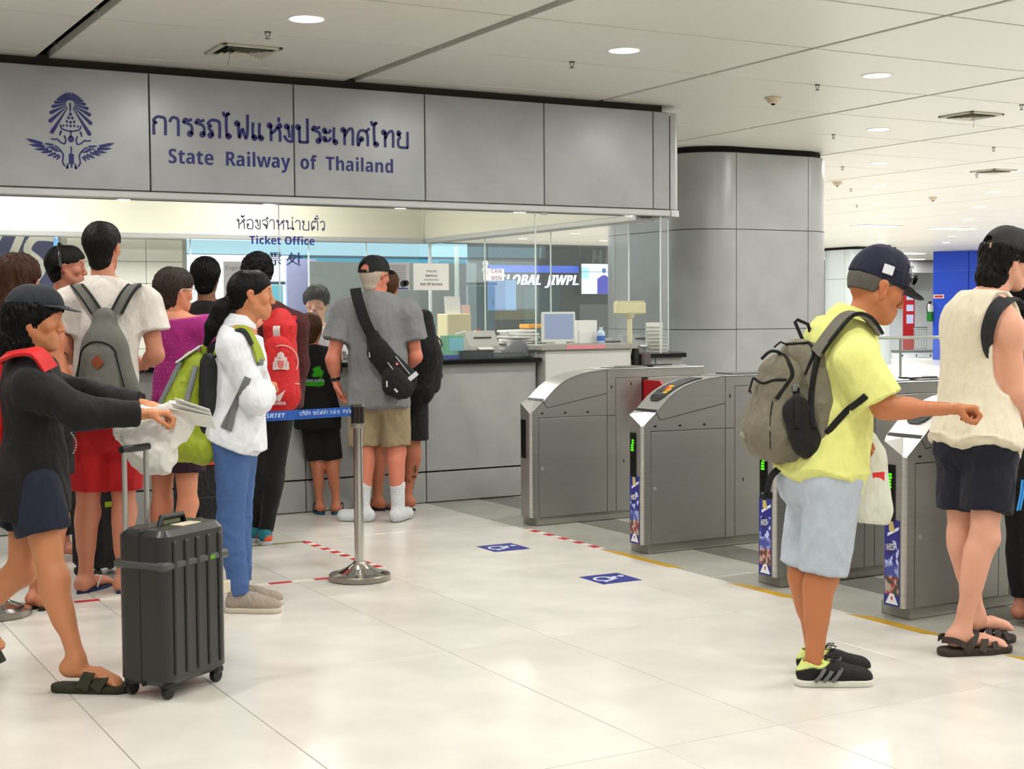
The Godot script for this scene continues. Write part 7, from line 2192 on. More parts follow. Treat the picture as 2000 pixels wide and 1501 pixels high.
	# --- the clerk
	b = body("clerk", "young clerk with black fringe in white t-shirt facing out behind the counter", Color(0.88, 0.66, 0.55), 0.9, 1.08, -14.0, 8.0, {"head_cell": 0.005, "eyes": false, "brow": Color(0.08, 0.06, 0.05)})
	shirt(b, "t_shirt", cloth("tee_clean", Color(0.90, 0.90, 0.90), 0.85), {"sleeve": 0.6, "neckline": 0.0})
	shorts(b, "trousers", black, {"len": 1.8})
	var cl := b
	hair(b, "hair_soft_black", Color(0.035, 0.03, 0.03), {"grow": 0.017, "back": -0.05, "nape_r": 0.052, "line": 0.058, "amp": 0.006, "side": -0.012, "extra": func(g: Soft) -> void:
		g.add(hp(cl, 0.07, 0.075, 0.05), hp(cl, 0.084, 0.052, -0.03), 0.024, 0.024, 0.02)
		for q: float in [-1.0, 1.0]: g.add(hp(cl, 0.02, 0.05, 0.075 * q), hp(cl, 0.03, 0.0, 0.078 * q), 0.02, 0.013, 0.02)})
	# --- the boy
	b = body("boy", "boy with light brown hair in black t-shirt with green print, seen from behind at counter", Color(0.76, 0.48, 0.35), 0.76, 0.98, 8.0, 0.0, {"eyes": false, "head_cell": 0.005})
	var pr := []
	var at: Vector3 = b.j.chest - b.f * 0.125 - Vector3.UP * 0.02
	var gc := lin(Color(0.20, 0.62, 0.05))
	for q in [[0.07, -0.055, -0.07, -0.06, 0.013], [0.06, -0.03, 0.02, -0.02, 0.016], [-0.01, 0.0, -0.06, 0.02, 0.02], [-0.05, 0.045, -0.065, 0.0, 0.014], [-0.02, 0.04, -0.05, 0.05, 0.016], [0.03, -0.005, -0.02, -0.03, 0.012], [-0.06, -0.03, -0.075, -0.05, 0.016], [0.0, -0.05, -0.03, -0.05, 0.012]]:
		pr.append([at + b.l * q[0] + b.f * absf(q[0]) * 0.4 + Vector3.UP * q[1], at + b.l * q[2] + b.f * absf(q[2]) * 0.4 + Vector3.UP * q[3], q[4] * 1.4, gc, 0.12])
	shirt(b, "t_shirt", mat("print_black", Color.WHITE, 0.9, 0.0, {"vertex_color_use_as_albedo": true}), {"sleeve": 0.55, "hem": 0.62, "loose": 0.02, "cell": 0.0065, "amp": 0.004, "neckline": 0.005, "colour": lin(Color(0.028, 0.028, 0.03)), "paint": pr}).set_meta("label", "black t-shirt with green print")
	text(b.o.get_node("t_shirt"), "print_text", "THE SNOW DRAGON", 0.026, Transform3D(Basis(-b.l, Vector3.UP, -b.f), hug(solid.boy, b.j.chest - Vector3.UP * 0.055, -b.f, 0.006)), mat("print_pale"), false, 0.17, 0.002)
	shorts(b, "shorts", black, {"len": 0.98, "loose": 0.018, "flare": 0.012, "top": 0.5})
	hair(b, "hair_light_brown", Color(0.27, 0.175, 0.09), {"grow": 0.009, "back": -0.06, "nape_r": 0.048, "amp": 0.004, "side": 0.004})
	for q: String in ["L", "R"]: flipflop(b, q, mat("flop_teal", Color(0.10, 0.30, 0.38), 0.7), mat("flop_dark", Color(0.05, 0.06, 0.07), 0.5))
	# --- the man in the grey t-shirt
	b = body("grey", "older man in grey t-shirt, khaki shorts, white socks and black cap seen from behind", Color(0.82, 0.50, 0.40), 1.1, 1.08, -22.0, 0.0, {"eyes": false, "feet": false, "head_cell": 0.005})
	shirt(b, "t_shirt", cloth("tee_grey", Color(0.50, 0.50, 0.505), 0.9), {"sleeve": 0.62, "hem": 0.80, "loose": 0.028, "flare": 0.018, "amp": 0.008, "belly": 1.18, "neckline": 0.02})
	shorts(b, "shorts", cloth("shorts_khaki", Color(0.60, 0.53, 0.41), 0.9), {"len": 0.90, "loose": 0.022, "flare": 0.018, "top": 0.3, "amp": 0.007})
	hair(b, "hair_white", Color(0.72, 0.66, 0.60), {"grow": 0.003, "back": -0.055, "nape_r": 0.052, "amp": 0.002, "line": 0.05, "side": 0.008, "under": 0.04})
	c = cap(b, cloth("cap_black", Color(0.03, 0.033, 0.05), 0.85, 10.0), M.cap_black, false, {"low": 0.03, "opening": true})
	part(c, "strap", MB.new().tube([hp(b, -0.085, 0.034, 0.065), hp(b, -0.118, 0.032, 0.025), hp(b, -0.118, 0.032, -0.025), hp(b, -0.085, 0.034, -0.065)], 0.010, 8, true, 0.3, b.hu), M.cap_black)
	part(c, "buckle", MB.new().box(hp(b, -0.112, 0.034, -0.035), Vector3(0.02, 0.016, 0.008), 0.002, Basis(b.hl, b.hu, b.hf)), M.buckle_tan)
	glasses(b, M.frame_black, lens)
	for q: String in ["L", "R"]: _sock(b, q)
	bracelet(b.o, "watch", b.j.elL.lerp(b.j.wrL, 0.86), b.j.wrL - b.j.elL, 0.031, 0.012, M.frame_black)
	# --- the tattooed person with the black backpack
	b = body("tattoo", "person with tattooed calf, black shorts and flip flops half hidden behind the grey t-shirt", Color(0.74, 0.45, 0.33), 0.95, 0.98, 15.0, 0.0, {"eyes": false, "head_cell": 0.005, "paint": func(bb: Body) -> Array:
		var a := []
		var rr := RandomNumberGenerator.new()
		rr.seed = 4
		for k in 12:
			var p: Vector3 = bb.j.knR.lerp(bb.j.anR, rr.randf_range(0.08, 0.7)) + Vector3(rr.randf_range(-0.05, 0.05), 0, rr.randf_range(0.0, 0.06))
			a.append([p, p + Vector3(rr.randf_range(-0.03, 0.03), rr.randf_range(-0.05, 0.05), 0), 0.016, lin(Color(0.25, 0.17, 0.15)), 0.4])
		return a})
	shirt(b, "t_shirt", black, {"sleeve": 0.6})
	shorts(b, "shorts", black, {"len": 0.8, "loose": 0.03, "flare": 0.03})
	hair(b, "hair_mid_brown", Color(0.30, 0.19, 0.11), {"grow": 0.014, "back": -0.1, "nape_r": 0.05, "line": 0.06})
	glasses(b, M.frame_black, mat("lens_dark"))
	for q: String in ["L", "R"]: flipflop(b, q, mat("flop_dark"), mat("flop_dark"))
	# --- the woman walking past with the suitcase
	b = body("runner", "woman in long black top, denim shorts and dark cap striding right with a suitcase", Color(0.80, 0.53, 0.36), 0.92, 1.0, 0.0, 2.0, {"curlR": 0.9, "curlL": 0.9, "palmR": Vector3(0.1, -1, 0.1), "palmL": Vector3(0.1, -1, 0.1), "eyes": false, "head_cell": 0.0045})
	var rn := b
	shirt(b, "long_top", cloth("top_black", Color(0.033, 0.034, 0.036), 0.9), {"sleeve": 1.92, "hem": 0.665, "loose": 0.022, "amp": 0.006, "bust": 0.05, "neckline": 0.03})
	shorts(b, "denim_shorts", cloth("denim_dark", Color(0.085, 0.11, 0.19), 0.9), {"len": 0.52, "loose": 0.022, "flare": 0.02})
	hair(b, "hair_black", Color(0.018, 0.016, 0.018), {"grow": 0.014, "back": -0.11, "nape": 0.02, "nape_r": 0.075, "line": 0.06, "amp": 0.008, "side": -0.04, "ear": 0.03, "under": 0.07})
	c = cap(b, cloth("cap_slate", Color(0.085, 0.10, 0.13), 0.85, 10.0), M.cap_slate, false, {"low": 0.045})
	for q: String in ["L", "R"]: _slide(b, q)
	# --- long haired woman at the left edge
	b = body("longhair", "woman with long reddish brown hair and black shorts at the left edge of the queue", Color(0.74, 0.46, 0.33), 0.92, 1.0, 0.0, 0.0, {"eyes": false, "curlR": 0.7, "head_cell": 0.005})
	shirt(b, "vest_top", black, {"sleeve": 0.0, "hem": 0.84, "loose": 0.012, "neckline": -0.02})
	shorts(b, "shorts", black, {"len": 0.5, "loose": 0.018})
	var lh := b
	hair(b, "hair_auburn", Color(0.24, 0.135, 0.085), {"grow": 0.016, "back": -0.12, "nape": 0.012, "nape_r": 0.072, "amp": 0.012, "line": 0.07, "side": -0.05, "ear": 0.03, "freq": Vector3(34, 5, 34), "extra": func(g: Soft) -> void:
		g.add(hp(lh, -0.05, -0.09, 0), lh.j.chest - lh.f * 0.135 + Vector3.UP * 0.0, 0.082, 0.075, 0.04, lh.f, 0.7)
		g.add(lh.j.chest - lh.f * 0.135, lh.j.waist - lh.f * 0.15 + Vector3.UP * 0.06, 0.075, 0.03, 0.04, lh.f, 0.6)})
	bracelet(b.o, "bracelet", b.j.elR.lerp(b.j.wrR, 0.85), b.j.wrR - b.j.elR, 0.027, 0.006, mat("bead_brown", Color(0.25, 0.13, 0.08), 0.5))
	for q: String in ["L", "R"]: flipflop(b, q, M.flop_dark, M.flop_dark)
	var ch := MB.new()
	for k in 9: ch.box(b.j.hipR - b.l * 0.125 + b.f * (0.03 * sin(k * 0.35)) - Vector3.UP * (0.01 + 0.012 * k), Vector3(0.008, 0.009, 0.008), 0.003)
	part(b.o.get_node("shorts"), "chain", ch, mat("chain_pale", Color(0.75, 0.73, 0.7), 0.3, 0.6))
	# --- man with headphones
	b = body("headphone", "man with dark cropped hair wearing black headphones behind the tall man's shoulder", Color(0.74, 0.48, 0.38), 0.98, 1.02, 4.0, 0.0, {"head_cell": 0.0045, "stubble": true})
	shirt(b, "t_shirt", cloth("tee_slate", Color(0.2, 0.22, 0.25), 0.9), {"sleeve": 0.6})
	shorts(b, "trousers", black, {"len": 1.85})
	hair(b, "hair_brown_dark", Color(0.062, 0.047, 0.035), {"grow": 0.013, "back": -0.04, "nape_r": 0.055, "line": 0.074, "amp": 0.005, "side": 0.028})
	var hpn := thing("headphones", "black over ear headphones with silver ring worn by the cropped haired man", "headphones", b.o.position)
	var band := []
	for k in 13: band.append(hp(b, -0.025 - 0.01 * sin(PI * k / 12), 0.0 + 0.142 * sin(PI * k / 12), 0.104 * cos(PI * k / 12)))
	part(hpn, "headband", MB.new().tube(band, 0.011, 8, true, 0.45, b.hf), M.frame_black)
	for q: float in [-1.0, 1.0]:
		var cxf := Transform3D(Basis(b.hf, b.hl * q, b.hu.cross(b.hf * q) * 1.0).orthonormalized(), hp(b, -0.048, -0.032, 0.084 * q))
		var cup := part(hpn, "ear_cup", MB.new().lathe([Vector2(0.040, 0.0), Vector2(0.046, 0.012), Vector2(0.044, 0.03), Vector2(0.034, 0.036), Vector2(0, 0.037)], 22, cxf), M.frame_black)
		part(cup, "ring", MB.new().lathe([Vector2(0.034, 0.0365), Vector2(0.0365, 0.038), Vector2(0.031, 0.0395), Vector2(0.030, 0.037)], 22, cxf), mat("ring_silver", Color(0.75, 0.77, 0.8), 0.25, 0.8))
	# --- woman at the right edge
	b = body("edge", "dark haired woman in black at the right edge, mostly hidden behind the tank top", Color(0.80, 0.54, 0.44), 0.9, 1.0, -10.0, 0.0, {"eyes": false, "head_cell": 0.006})
	shirt(b, "top", black, {"sleeve": 0.3, "neckline": -0.03, "scoop": 0.1})
	shorts(b, "trousers", black, {"len": 1.8})
	hair(b, "hair_black", Color(0.018, 0.016, 0.018), {"grow": 0.018, "back": -0.09, "nape_r": 0.06, "line": 0.06, "side": -0.03})

func _sneaker_paint(b: Body, q: String) -> Array:
	var x := foot_frame(b, q)
	var lime := lin(Color(0.84, 0.88, 0.52))
	return [[x * Vector3(0.0, 0.11, 0), x * Vector3(0.07, 0.108, 0), 0.054, lime, 0.08]]

func _sneaker_bits(b: Body, q: String, u: Node) -> void:
	var x := foot_frame(b, q)
	for z: float in [-1.0, 1.0]:
		for k in 3:
			var p := 0.065 + 0.032 * k
			strap(u, "stripe", [x * Vector3(p - 0.01, 0.024, 0.045 * z), x * Vector3(p + 0.012, 0.046, 0.043 * z), x * Vector3(p + 0.03, 0.07, 0.030 * z)], [x.basis * Vector3(0, 0.1, z), x.basis * Vector3(0, 0.3, z), x.basis * Vector3(0, 0.6, z)], 0.014, 0.008, mat("stripe_grey", Color(0.36, 0.37, 0.36), 0.5))
	part(u, "tongue", MB.new().box(x * Vector3(0.085, 0.098, 0), Vector3(0.02, 0.05, 0.045), 0.008, x.basis.rotated(x.basis.z, 0.6)), mat("lime_lining", Color(0.80, 0.90, 0.42), 0.8))
	var lc := MB.new()
	for k in 4: lc.tube([x * Vector3(0.105 + 0.02 * k, 0.083 - 0.009 * k, -0.02), x * Vector3(0.115 + 0.02 * k, 0.090 - 0.009 * k, 0), x * Vector3(0.11 + 0.02 * k, 0.083 - 0.009 * k, 0.02)], 0.0035, 5)
	for z: float in [-1.0, 1.0]: lc.tube([x * Vector3(0.10, 0.098, 0), x * Vector3(0.12, 0.115, 0.014 * z), x * Vector3(0.145, 0.112, 0.026 * z), x * Vector3(0.13, 0.096, 0.022 * z), x * Vector3(0.105, 0.096, 0.004 * z)], 0.003, 5)
	part(u, "laces", lc, M.frame_black)

func _sandal(b: Body, q: String) -> void:
	var x := foot_frame(b, q)
	var brown := mat("sandal_brown", Color(0.21, 0.165, 0.135), 0.75)
	var so := Soft.new()
	so.cell = 0.005
	var fl := foot_len(b, q)
	so.add(x * Vector3(0.0, 0.018, 0), x * Vector3(fl * 0.6, 0.018, 0.002), 0.046, 0.052, 0.02)
	so.add(x * Vector3(fl * 0.6, 0.018, 0), x * Vector3(fl - 0.025, 0.018, 0), 0.052, 0.044, 0.02)
	so.cut(x * Vector3(0, 0.03, 0), Vector3.UP)
	so.cut(Vector3(0, 0.001, 0), Vector3.DOWN)
	var u := soft(b.o, "sandal", [so], brown)
	u.set_meta("label", "brown strapped sandal")
	var B := func(v: Vector3) -> Vector3: return x * v
	for z: float in [-1.0, 1.0]:
		strap(u, "strap", [B.call(Vector3(-0.035, 0.068, 0.012 * z)), B.call(Vector3(0.0, 0.068, 0.043 * z)), B.call(Vector3(0.05, 0.045, 0.046 * z)), B.call(Vector3(0.075, 0.02, 0.05 * z))], [x.basis * Vector3(-1, 0.1, 0.3 * z), x.basis * Vector3(0, 0.1, z), x.basis * Vector3(0, 0.3, z), x.basis * Vector3(0, 0.2, z)], 0.026, 0.005, brown)
		strap(u, "strap", [B.call(Vector3(0.05, 0.02, 0.05 * z)), B.call(Vector3(0.085, 0.055, 0.045 * z)), B.call(Vector3(0.125, 0.085, 0.0))], [x.basis * Vector3(0, 0.1, z), x.basis * Vector3(0, 0.5, z), x.basis * Vector3(0.3, 1, 0)], 0.028, 0.005, brown)
	strap(u, "strap", [B.call(Vector3(0.12, 0.02, -0.056)), B.call(Vector3(0.145, 0.058, -0.035)), B.call(Vector3(0.15, 0.068, 0)), B.call(Vector3(0.145, 0.058, 0.035)), B.call(Vector3(0.12, 0.02, 0.056))], [x.basis * Vector3(0, 0.1, -1), x.basis * Vector3(0, 0.7, -0.7), x.basis * Vector3(0, 1, 0), x.basis * Vector3(0, 0.7, 0.7), x.basis * Vector3(0, 0.1, 1)], 0.03, 0.005, brown)
	strap(u, "strap", [B.call(Vector3(0.185, 0.02, -0.056)), B.call(Vector3(0.19, 0.048, -0.03)), B.call(Vector3(0.192, 0.054, 0)), B.call(Vector3(0.19, 0.048, 0.03)), B.call(Vector3(0.185, 0.02, 0.056))], [x.basis * Vector3(0, 0.1, -1), x.basis * Vector3(0, 0.7, -0.7), x.basis * Vector3(0, 1, 0), x.basis * Vector3(0, 0.7, 0.7), x.basis * Vector3(0, 0.1, 1)], 0.026, 0.005, brown)

func _slide(b: Body, q: String) -> void:
	var an: Vector3 = b.j["an" + q]
	var to: Vector3 = b.j["to" + q]
	var olive := mat("slide_olive", Color(0.17, 0.17, 0.09), 0.8)
	var fd := (to - an)
	fd.y = 0
	fd = fd.normalized()
	var x := Transform3D(Basis(fd, Vector3.UP, fd.cross(Vector3.UP)), Vector3(an.x, maxf(0.0, minf(an.y - 0.1, to.y - 0.06)), an.z) - fd * 0.06)
	if q == "L": x = Transform3D(Basis((to - an).normalized(), (to - an).normalized().cross(fd.cross(Vector3.UP)) * -1.0, fd.cross(Vector3.UP)).orthonormalized(), an - Vector3.UP * 0.05 - fd * 0.05)
	var so := Soft.new()
	so.cell = 0.005
	so.add(x * Vector3(0.0, 0.016, 0), x * Vector3(foot_len(b, q) - 0.025, 0.016, 0.002), 0.042, 0.046, 0.02)
	so.cut(x * Vector3(0, 0.03, 0), x.basis.y)
	so.cut(x * Vector3(0, 0.001, 0), -x.basis.y)
	var u := soft(b.o, "slide_sandal", [so], olive)
	u.set_meta("label", "olive slide sandal")
	for k in 2:
		var p := 0.115 + 0.05 * k
		var h := 0.082 - 0.02 * k
		strap(u, "strap", [x * Vector3(p - 0.02, 0.02, -0.047), x * Vector3(p, h * 0.8, -0.036), x * Vector3(p + 0.006, h, 0), x * Vector3(p, h * 0.8, 0.036), x * Vector3(p - 0.02, 0.02, 0.047)], [x.basis * Vector3(0, 0.1, -1), x.basis * Vector3(0, 0.7, -0.7), x.basis.y, x.basis * Vector3(0, 0.7, 0.7), x.basis * Vector3(0, 0.1, 1)], 0.046, 0.006, olive)

func _sock(b: Body, q: String) -> void:
	var x := foot_frame(b, q)
	var an: Vector3 = b.j["an" + q]
	var kn: Vector3 = b.j["kn" + q]
	var g := Soft.new()
	g.cell = 0.007
	g.amp = 0.002
	g.freq = Vector3(30, 30, 30)
	g.add(an.lerp(kn, 0.48), an, 0.052, 0.044, 0.02, Vector3.ZERO, 1.0, true, false)
	g.add(x * Vector3(0.02, 0.045, 0), x * Vector3(foot_len(b, q) - 0.03, 0.04, 0), 0.046, 0.044, 0.03)
	g.add(an, x * Vector3(0.06, 0.05, 0), 0.044, 0.046, 0.03)
	g.cut(Vector3(0, 0.002, 0), Vector3.DOWN)
	var u := soft(b.o, "sock", [g], cloth("sock_white", Color(0.86, 0.87, 0.88), 0.95, 20.0))
	u.set_meta("label", "white ribbed sock")
	part(u, "cuff", MB.new().tube([an.lerp(kn, 0.40), an.lerp(kn, 0.50)], 0.0545, 20, true), M.sock_white)

# ---------------------------------------------------------------- bags, suitcases
func bag(called: String, key: String, label: String, category := "backpack") -> Node3D:
	return thing(called, label, category, POSE[key][0])

func _face(key: String) -> Array:
	var f := Vector3(sin(POSE[key][1]), 0, cos(POSE[key][1]))
	return [f, Vector3.UP.cross(f)]

func build_bags() -> void:
	var black := cloth("web_black", Color(0.03, 0.03, 0.032), 0.85, 14.0)
	# --- olive backpack on the man in yellow
	var k := "yellow"
	var F := _face(k)
	var f: Vector3 = F[0]
	var l: Vector3 = F[1]
	var o := bag("backpack", k, "olive grey hiking backpack worn by the man in the yellow polo shirt")
	var olive := cloth("pack_olive", Color(0.46, 0.435, 0.36), 0.7, 10.0)
	var dk := cloth("pack_olive_dark", Color(0.42, 0.40, 0.35), 0.75, 10.0)
	var g := Soft.new()
	g.cell = 0.009
	g.amp = 0.006
	g.freq = Vector3(10, 6, 10)
	g.add(H(k, "t1"), H(k, "t2"), 0.084, 0.105, 0.03, l, 1.4)
	g.add(H(k, "t1"), H(k, "s0") + l * 0.12, 0.07, 0.05, 0.03, l, 1.3)
	part_soft(o, "main_compartment", g, olive)
	var packs := [g]
	g = Soft.new()
	g.cell = 0.009
	g.amp = 0.006
	g.freq = Vector3(10, 6, 10)
	g.add(H(k, "p1"), H(k, "p2"), 0.09, 0.112, 0.02, l, 1.15)
	g.add(H(k, "p2"), H(k, "t2"), 0.105, 0.10, 0.05, l, 1.2)
	part_soft(o, "front_pocket", g, olive)
	packs.append(g)
	g = Soft.new()
	g.cell = 0.008
	g.amp = 0.005
	g.add(H(k, "m1") + Vector3(0, 0.03, 0), H(k, "m2"), 0.062, 0.066, 0.03, l, 0.6)
	part_soft(o, "mesh_pocket", g, black)
	packs.append(g)
	g = Soft.new()
	g.cell = 0.008
	g.amp = 0.004
	g.add(H(k, "p2") - Vector3.UP * 0.055 - l * 0.06 + f * 0.02, H(k, "t2") - Vector3.UP * 0.045 - l * 0.08, 0.062, 0.062, 0.03)
	part_soft(o, "bottom_guard", g, dk)
	var A := func(n: String) -> Vector3: return H(k, n)
	var up := Vector3.UP
	strap(o, "shoulder_strap", [A.call("s0"), A.call("s1"), A.call("s2"), A.call("s3"), A.call("s4")], [up - f - l * 0.3, up - f * 0.6 - l * 0.3, up - l * 0.3, up + f * 0.6 - l * 0.4, f - l * 0.5], 0.062, 0.012, dk)
	strap(o, "strap_piping", [A.call("s0") - l * 0.034, A.call("s1") - l * 0.034, A.call("s2") - l * 0.034, A.call("s3") - l * 0.034, A.call("s4") - l * 0.03], [up - f - l * 0.3, up - f * 0.6 - l * 0.3, up - l * 0.3, up + f * 0.6 - l * 0.4, f - l * 0.5], 0.010, 0.0125, black)
	strap(o, "shoulder_strap", [A.call("q0"), A.call("q1"), A.call("q2")], [up - f, up - f * 0.5, up], 0.05, 0.012, dk)
	band(o, "lower_strap", solid[k], [A.call("l0"), A.call("l1"), A.call("l2")], Vector3(-0.64, 0.0, 0.76), 0.024, 0.005, black)
	part(o, "grab_loop", MB.new().tube([A.call("loop1"), A.call("loop2"), A.call("loop2") + Vector3(0.012, 0.008, 0), A.call("loop3"), A.call("loop4")], 0.007, 7), black)
	strap(o, "loose_strap", [A.call("tail1"), A.call("tail2"), A.call("tail3")], [-f + up, -f, -f], 0.032, 0.005, black)
	part(o, "tail_buckle", MB.new().box(A.call("tail3"), Vector3(0.05, 0.03, 0.02), 0.005), mat("black_plastic"))
	# zips, seams and webbing laid on the pack
	var side := Vector3(-0.64, 0.08, 0.76).normalized()
	var pk := packs
	for z in [["za", 7, 0.009, "zip"], ["zb", 4, 0.0075, "zip"], ["zc", 6, 0.009, "zip"], ["zd", 6, 0.018, "back_edge"], ["ze", 3, 0.004, "seam"]]:
		var line := []
		for q in z[1]: line.append(H(k, z[0] + str(q)))
		part(o, z[3], MB.new().tube(hugs(pk, line, side, 0.001), z[2], 7, true, 0.7, side), black)
	band(o, "compression_strap", pk, [A.call("zf0"), A.call("zf1"), A.call("zf2")], side, 0.026, 0.006, black)
	part(o, "buckle", MB.new().box(hug(pk, A.call("zf0"), side, 0.006), Vector3(0.03, 0.03, 0.012), 0.004, Basis(f, up, -l)), mat("tape_silver", Color(0.5, 0.52, 0.52), 0.4, 0.3))
	part(o, "badge", MB.new().box(hug(pk, A.call("badge"), side, 0.004), Vector3(0.045, 0.02, 0.004), 0.001, Basis(f, up, -l).rotated(l, 0.35)), mat("badge_pale", Color(0.66, 0.64, 0.58), 0.6))
	part(o, "reflector", MB.new().box(hug(pk, A.call("badge") - up * 0.185 - f * 0.045, side, 0.004), Vector3(0.04, 0.018, 0.004), 0.001, Basis(f, up, -l).rotated(l, 0.5)), M.badge_pale)
	var zp := hug(pk, A.call("zb0"), side, 0.006)
	part(o, "zip_pull", MB.new().tube([zp, zp - up * 0.03 - f * 0.012, zp - up * 0.055 - f * 0.02], 0.005, 5), black)
	zp = hug(pk, A.call("zc0"), side, 0.006)
	part(o, "zip_pull", MB.new().tube([zp, zp - f * 0.03 + up * 0.01, zp - f * 0.06 - up * 0.01], 0.004, 5), black)
	# --- white bag he holds
	o = bag("carrier_bag", k, "white cloth carrier bag with red label hanging from the yellow shirted man's far hand", "bag")
	g = Soft.new()
	g.cell = 0.008
	g.amp = 0.005
	g.freq = Vector3(9, 5, 9)
	g.add(A.call("bag1"), A.call("bag1") + Vector3(0.005, -0.05, 0), 0.035, 0.06, 0.03, l, 0.35)
	g.add(A.call("bag1") + Vector3(0.005, -0.06, 0), A.call("bag2") + Vector3(-0.06, 0.0, 0.0), 0.06, 0.075, 0.06, l, 0.35)
	g.add(A.call("bag1") + Vector3(0.02, -0.12, 0), A.call("bag2") + Vector3(0.0, -0.0, 0.0), 0.055, 0.062, 0.06, l, 0.35)
	g.cut(A.call("bag2") + Vector3(0, -0.055, 0), Vector3(-0.15, -1, 0))
	part_soft(o, "bag", g, cloth("bag_cream", Color(0.86, 0.86, 0.80), 0.8, 9.0))
	part(o, "label_print", MB.new().box(A.call("bag1") + f * 0.012 - up * 0.165 - l * 0.036, Vector3(0.062, 0.085, 0.004), 0.001, Basis(f, up, -l)), mat("label_red", Color(0.82, 0.16, 0.10), 0.6))
	# --- strap bag on the man in the tank top
	k = "tank"
	F = _face(k)
	f = F[0]
	l = F[1]
	o = bag("shoulder_bag", k, "dark navy strap of a shoulder bag crossing the tank top man's bare shoulder", "bag")
	strap(o, "shoulder_strap", [H(k, "s0"), H(k, "s1"), H(k, "s2"), H(k, "s3"), H(k, "s4"), H(k, "s5")], [f + up * 0.3, up + f * 0.3 - l * 0.3, -l * 0.7 - f * 0.4 + up * 0.6, -l - f * 0.6, -l - f * 0.3, -l + f], 0.058, 0.008, cloth("strap_navy", Color(0.06, 0.068, 0.085), 0.85, 12.0))
	g = Soft.new()
	g.cell = 0.012
	g.add(POSE_at(k, "chest") + f * 0.2 + Vector3(0, -0.05, 0), POSE_at(k, "waist") + f * 0.22, 0.09, 0.1, 0.03, f, 0.7)
	part_soft(o, "pouch", g, M.strap_navy)
	# --- grey backpack on the tall man
	k = "tall"
	F = _face(k)
	f = F[0]
	l = F[1]
	o = bag("backpack", k, "grey canvas backpack with brown diamond patch worn by the tall man")
	var gc := cloth("canvas_grey", Color(0.40, 0.40, 0.375), 0.9, 7.0)
	g = Soft.new()
	g.cell = 0.010
	g.amp = 0.004
	g.freq = Vector3(7, 4, 7)
	g.add(H(k, "bt"), H(k, "bb"), 0.062, 0.115, 0.06, f, 0.8)
	g.add(H(k, "bt").lerp(H(k, "bb"), 0.5), H(k, "b1"), 0.10, 0.098, 0.06, f, 0.75)
	g.add(H(k, "bt").lerp(H(k, "bb"), 0.5), H(k, "b2"), 0.10, 0.098, 0.06, f, 0.75)
	part_soft(o, "main_compartment", g, gc)
	g = Soft.new()
	g.cell = 0.010
	g.add(H(k, "bb") - f * 0.052 + up * 0.09, H(k, "bb") - f * 0.066 - up * 0.06, 0.098, 0.118, 0.05, f, 0.42)
	part_soft(o, "front_pocket", g, gc)
	var arc := []
	for q in 11:
		var a := PI * q / 10
		arc.append(H(k, "bb") - f * (0.092 - 0.012 * sin(a)) + l * 0.098 * cos(a) + up * (0.11 + 0.075 * sin(a)) + f * 0.03 * absf(cos(a)))
	part(o, "zip", MB.new().tube(arc, 0.005, 6), black)
	for z: float in [-1.0, 1.0]:
		part(o, "zip", MB.new().tube([arc[0 if z > 0 else 10], H(k, "bb") + l * 0.125 * z - up * 0.02 - f * 0.05, H(k, "bb") + l * 0.135 * z - up * 0.1 - f * 0.03], 0.0045, 6), black)
	part(o, "patch", MB.new().prism(PackedVector2Array([Vector2(-0.035, 0), Vector2(0, -0.038), Vector2(0.035, 0), Vector2(0, 0.038)]), 0.005, Transform3D(Basis(-l, up, -f), H(k, "bb") - f * 0.106 + up * 0.085 - l * 0.02), 0.001), mat("patch_tan", Color(0.50, 0.24, 0.11), 0.7))
	for q: String in ["L", "R"]:
		var n := [-f + up * 0.3, -f + up * 0.5, -f * 0.6 + up, up + f * 0.3]
		var pp := [H(k, "s" + q + "0"), H(k, "s" + q + "1"), H(k, "s" + q + "2"), H(k, "s" + q + "3")]
		strap(o, "shoulder_strap", pp, n, 0.062, 0.010, gc)
		for z: float in [-0.031, 0.031]:
			var pe := []
			for v: Vector3 in pp: pe.append(v + l * z - f * 0.002)
			strap(o, "strap_piping", pe, n, 0.010, 0.013, black)
	# --- lime backpack on the woman in white
	k = "shirt"
	F = _face(k)
	f = F[0]
	l = F[1]
	o = bag("backpack", k, "lime green and grey backpack worn by the ponytailed woman in the white shirt")
	var lime := cloth("pack_lime", Color(0.58, 0.64, 0.09), 0.6, 9.0)
	var slate := cloth("pack_slate", Color(0.10, 0.105, 0.115), 0.8, 9.0)
	var silver := mat("tape_silver", Color(0.5, 0.52, 0.52), 0.4, 0.3)
	g = Soft.new()
	g.cell = 0.010
	g.amp = 0.007
	g.freq = Vector3(9, 6, 9)
	g.add(H(k, "t1") - f * 0.02, H(k, "t2") - f * 0.05, 0.07, 0.115, 0.04, l, 1.2)
	g.add(H(k, "t2"), H(k, "low") + f * 0.03, 0.10, 0.085, 0.06, l, 1.25)
	part_soft(o, "main_compartment", g, lime)
	g = Soft.new()
	g.cell = 0.010
	g.amp = 0.004
	g.add(H(k, "k1"), H(k, "k2"), 0.058, 0.068, 0.03, l, 1.75)
	part_soft(o, "back_panel", g, slate)
	for z: float in [-0.09, 0.02]:
		part(o, "reflective_tape", MB.new().tube([H(k, "t1") - f * 0.085 - l * (0.05 - z * 0.2) + up * 0.02, H(k, "t1").lerp(H(k, "t2"), 0.5) - f * 0.145 + l * z * 0.6 , H(k, "t2") - f * 0.168 + l * z * 0.6], 0.012, 6, true, 0.3), silver)
	part(o, "side_tape", MB.new().tube([H(k, "t1") - l * 0.1 - f * 0.01, H(k, "t2") - l * 0.142 - f * 0.03], 0.014, 6, true, 0.3), silver)
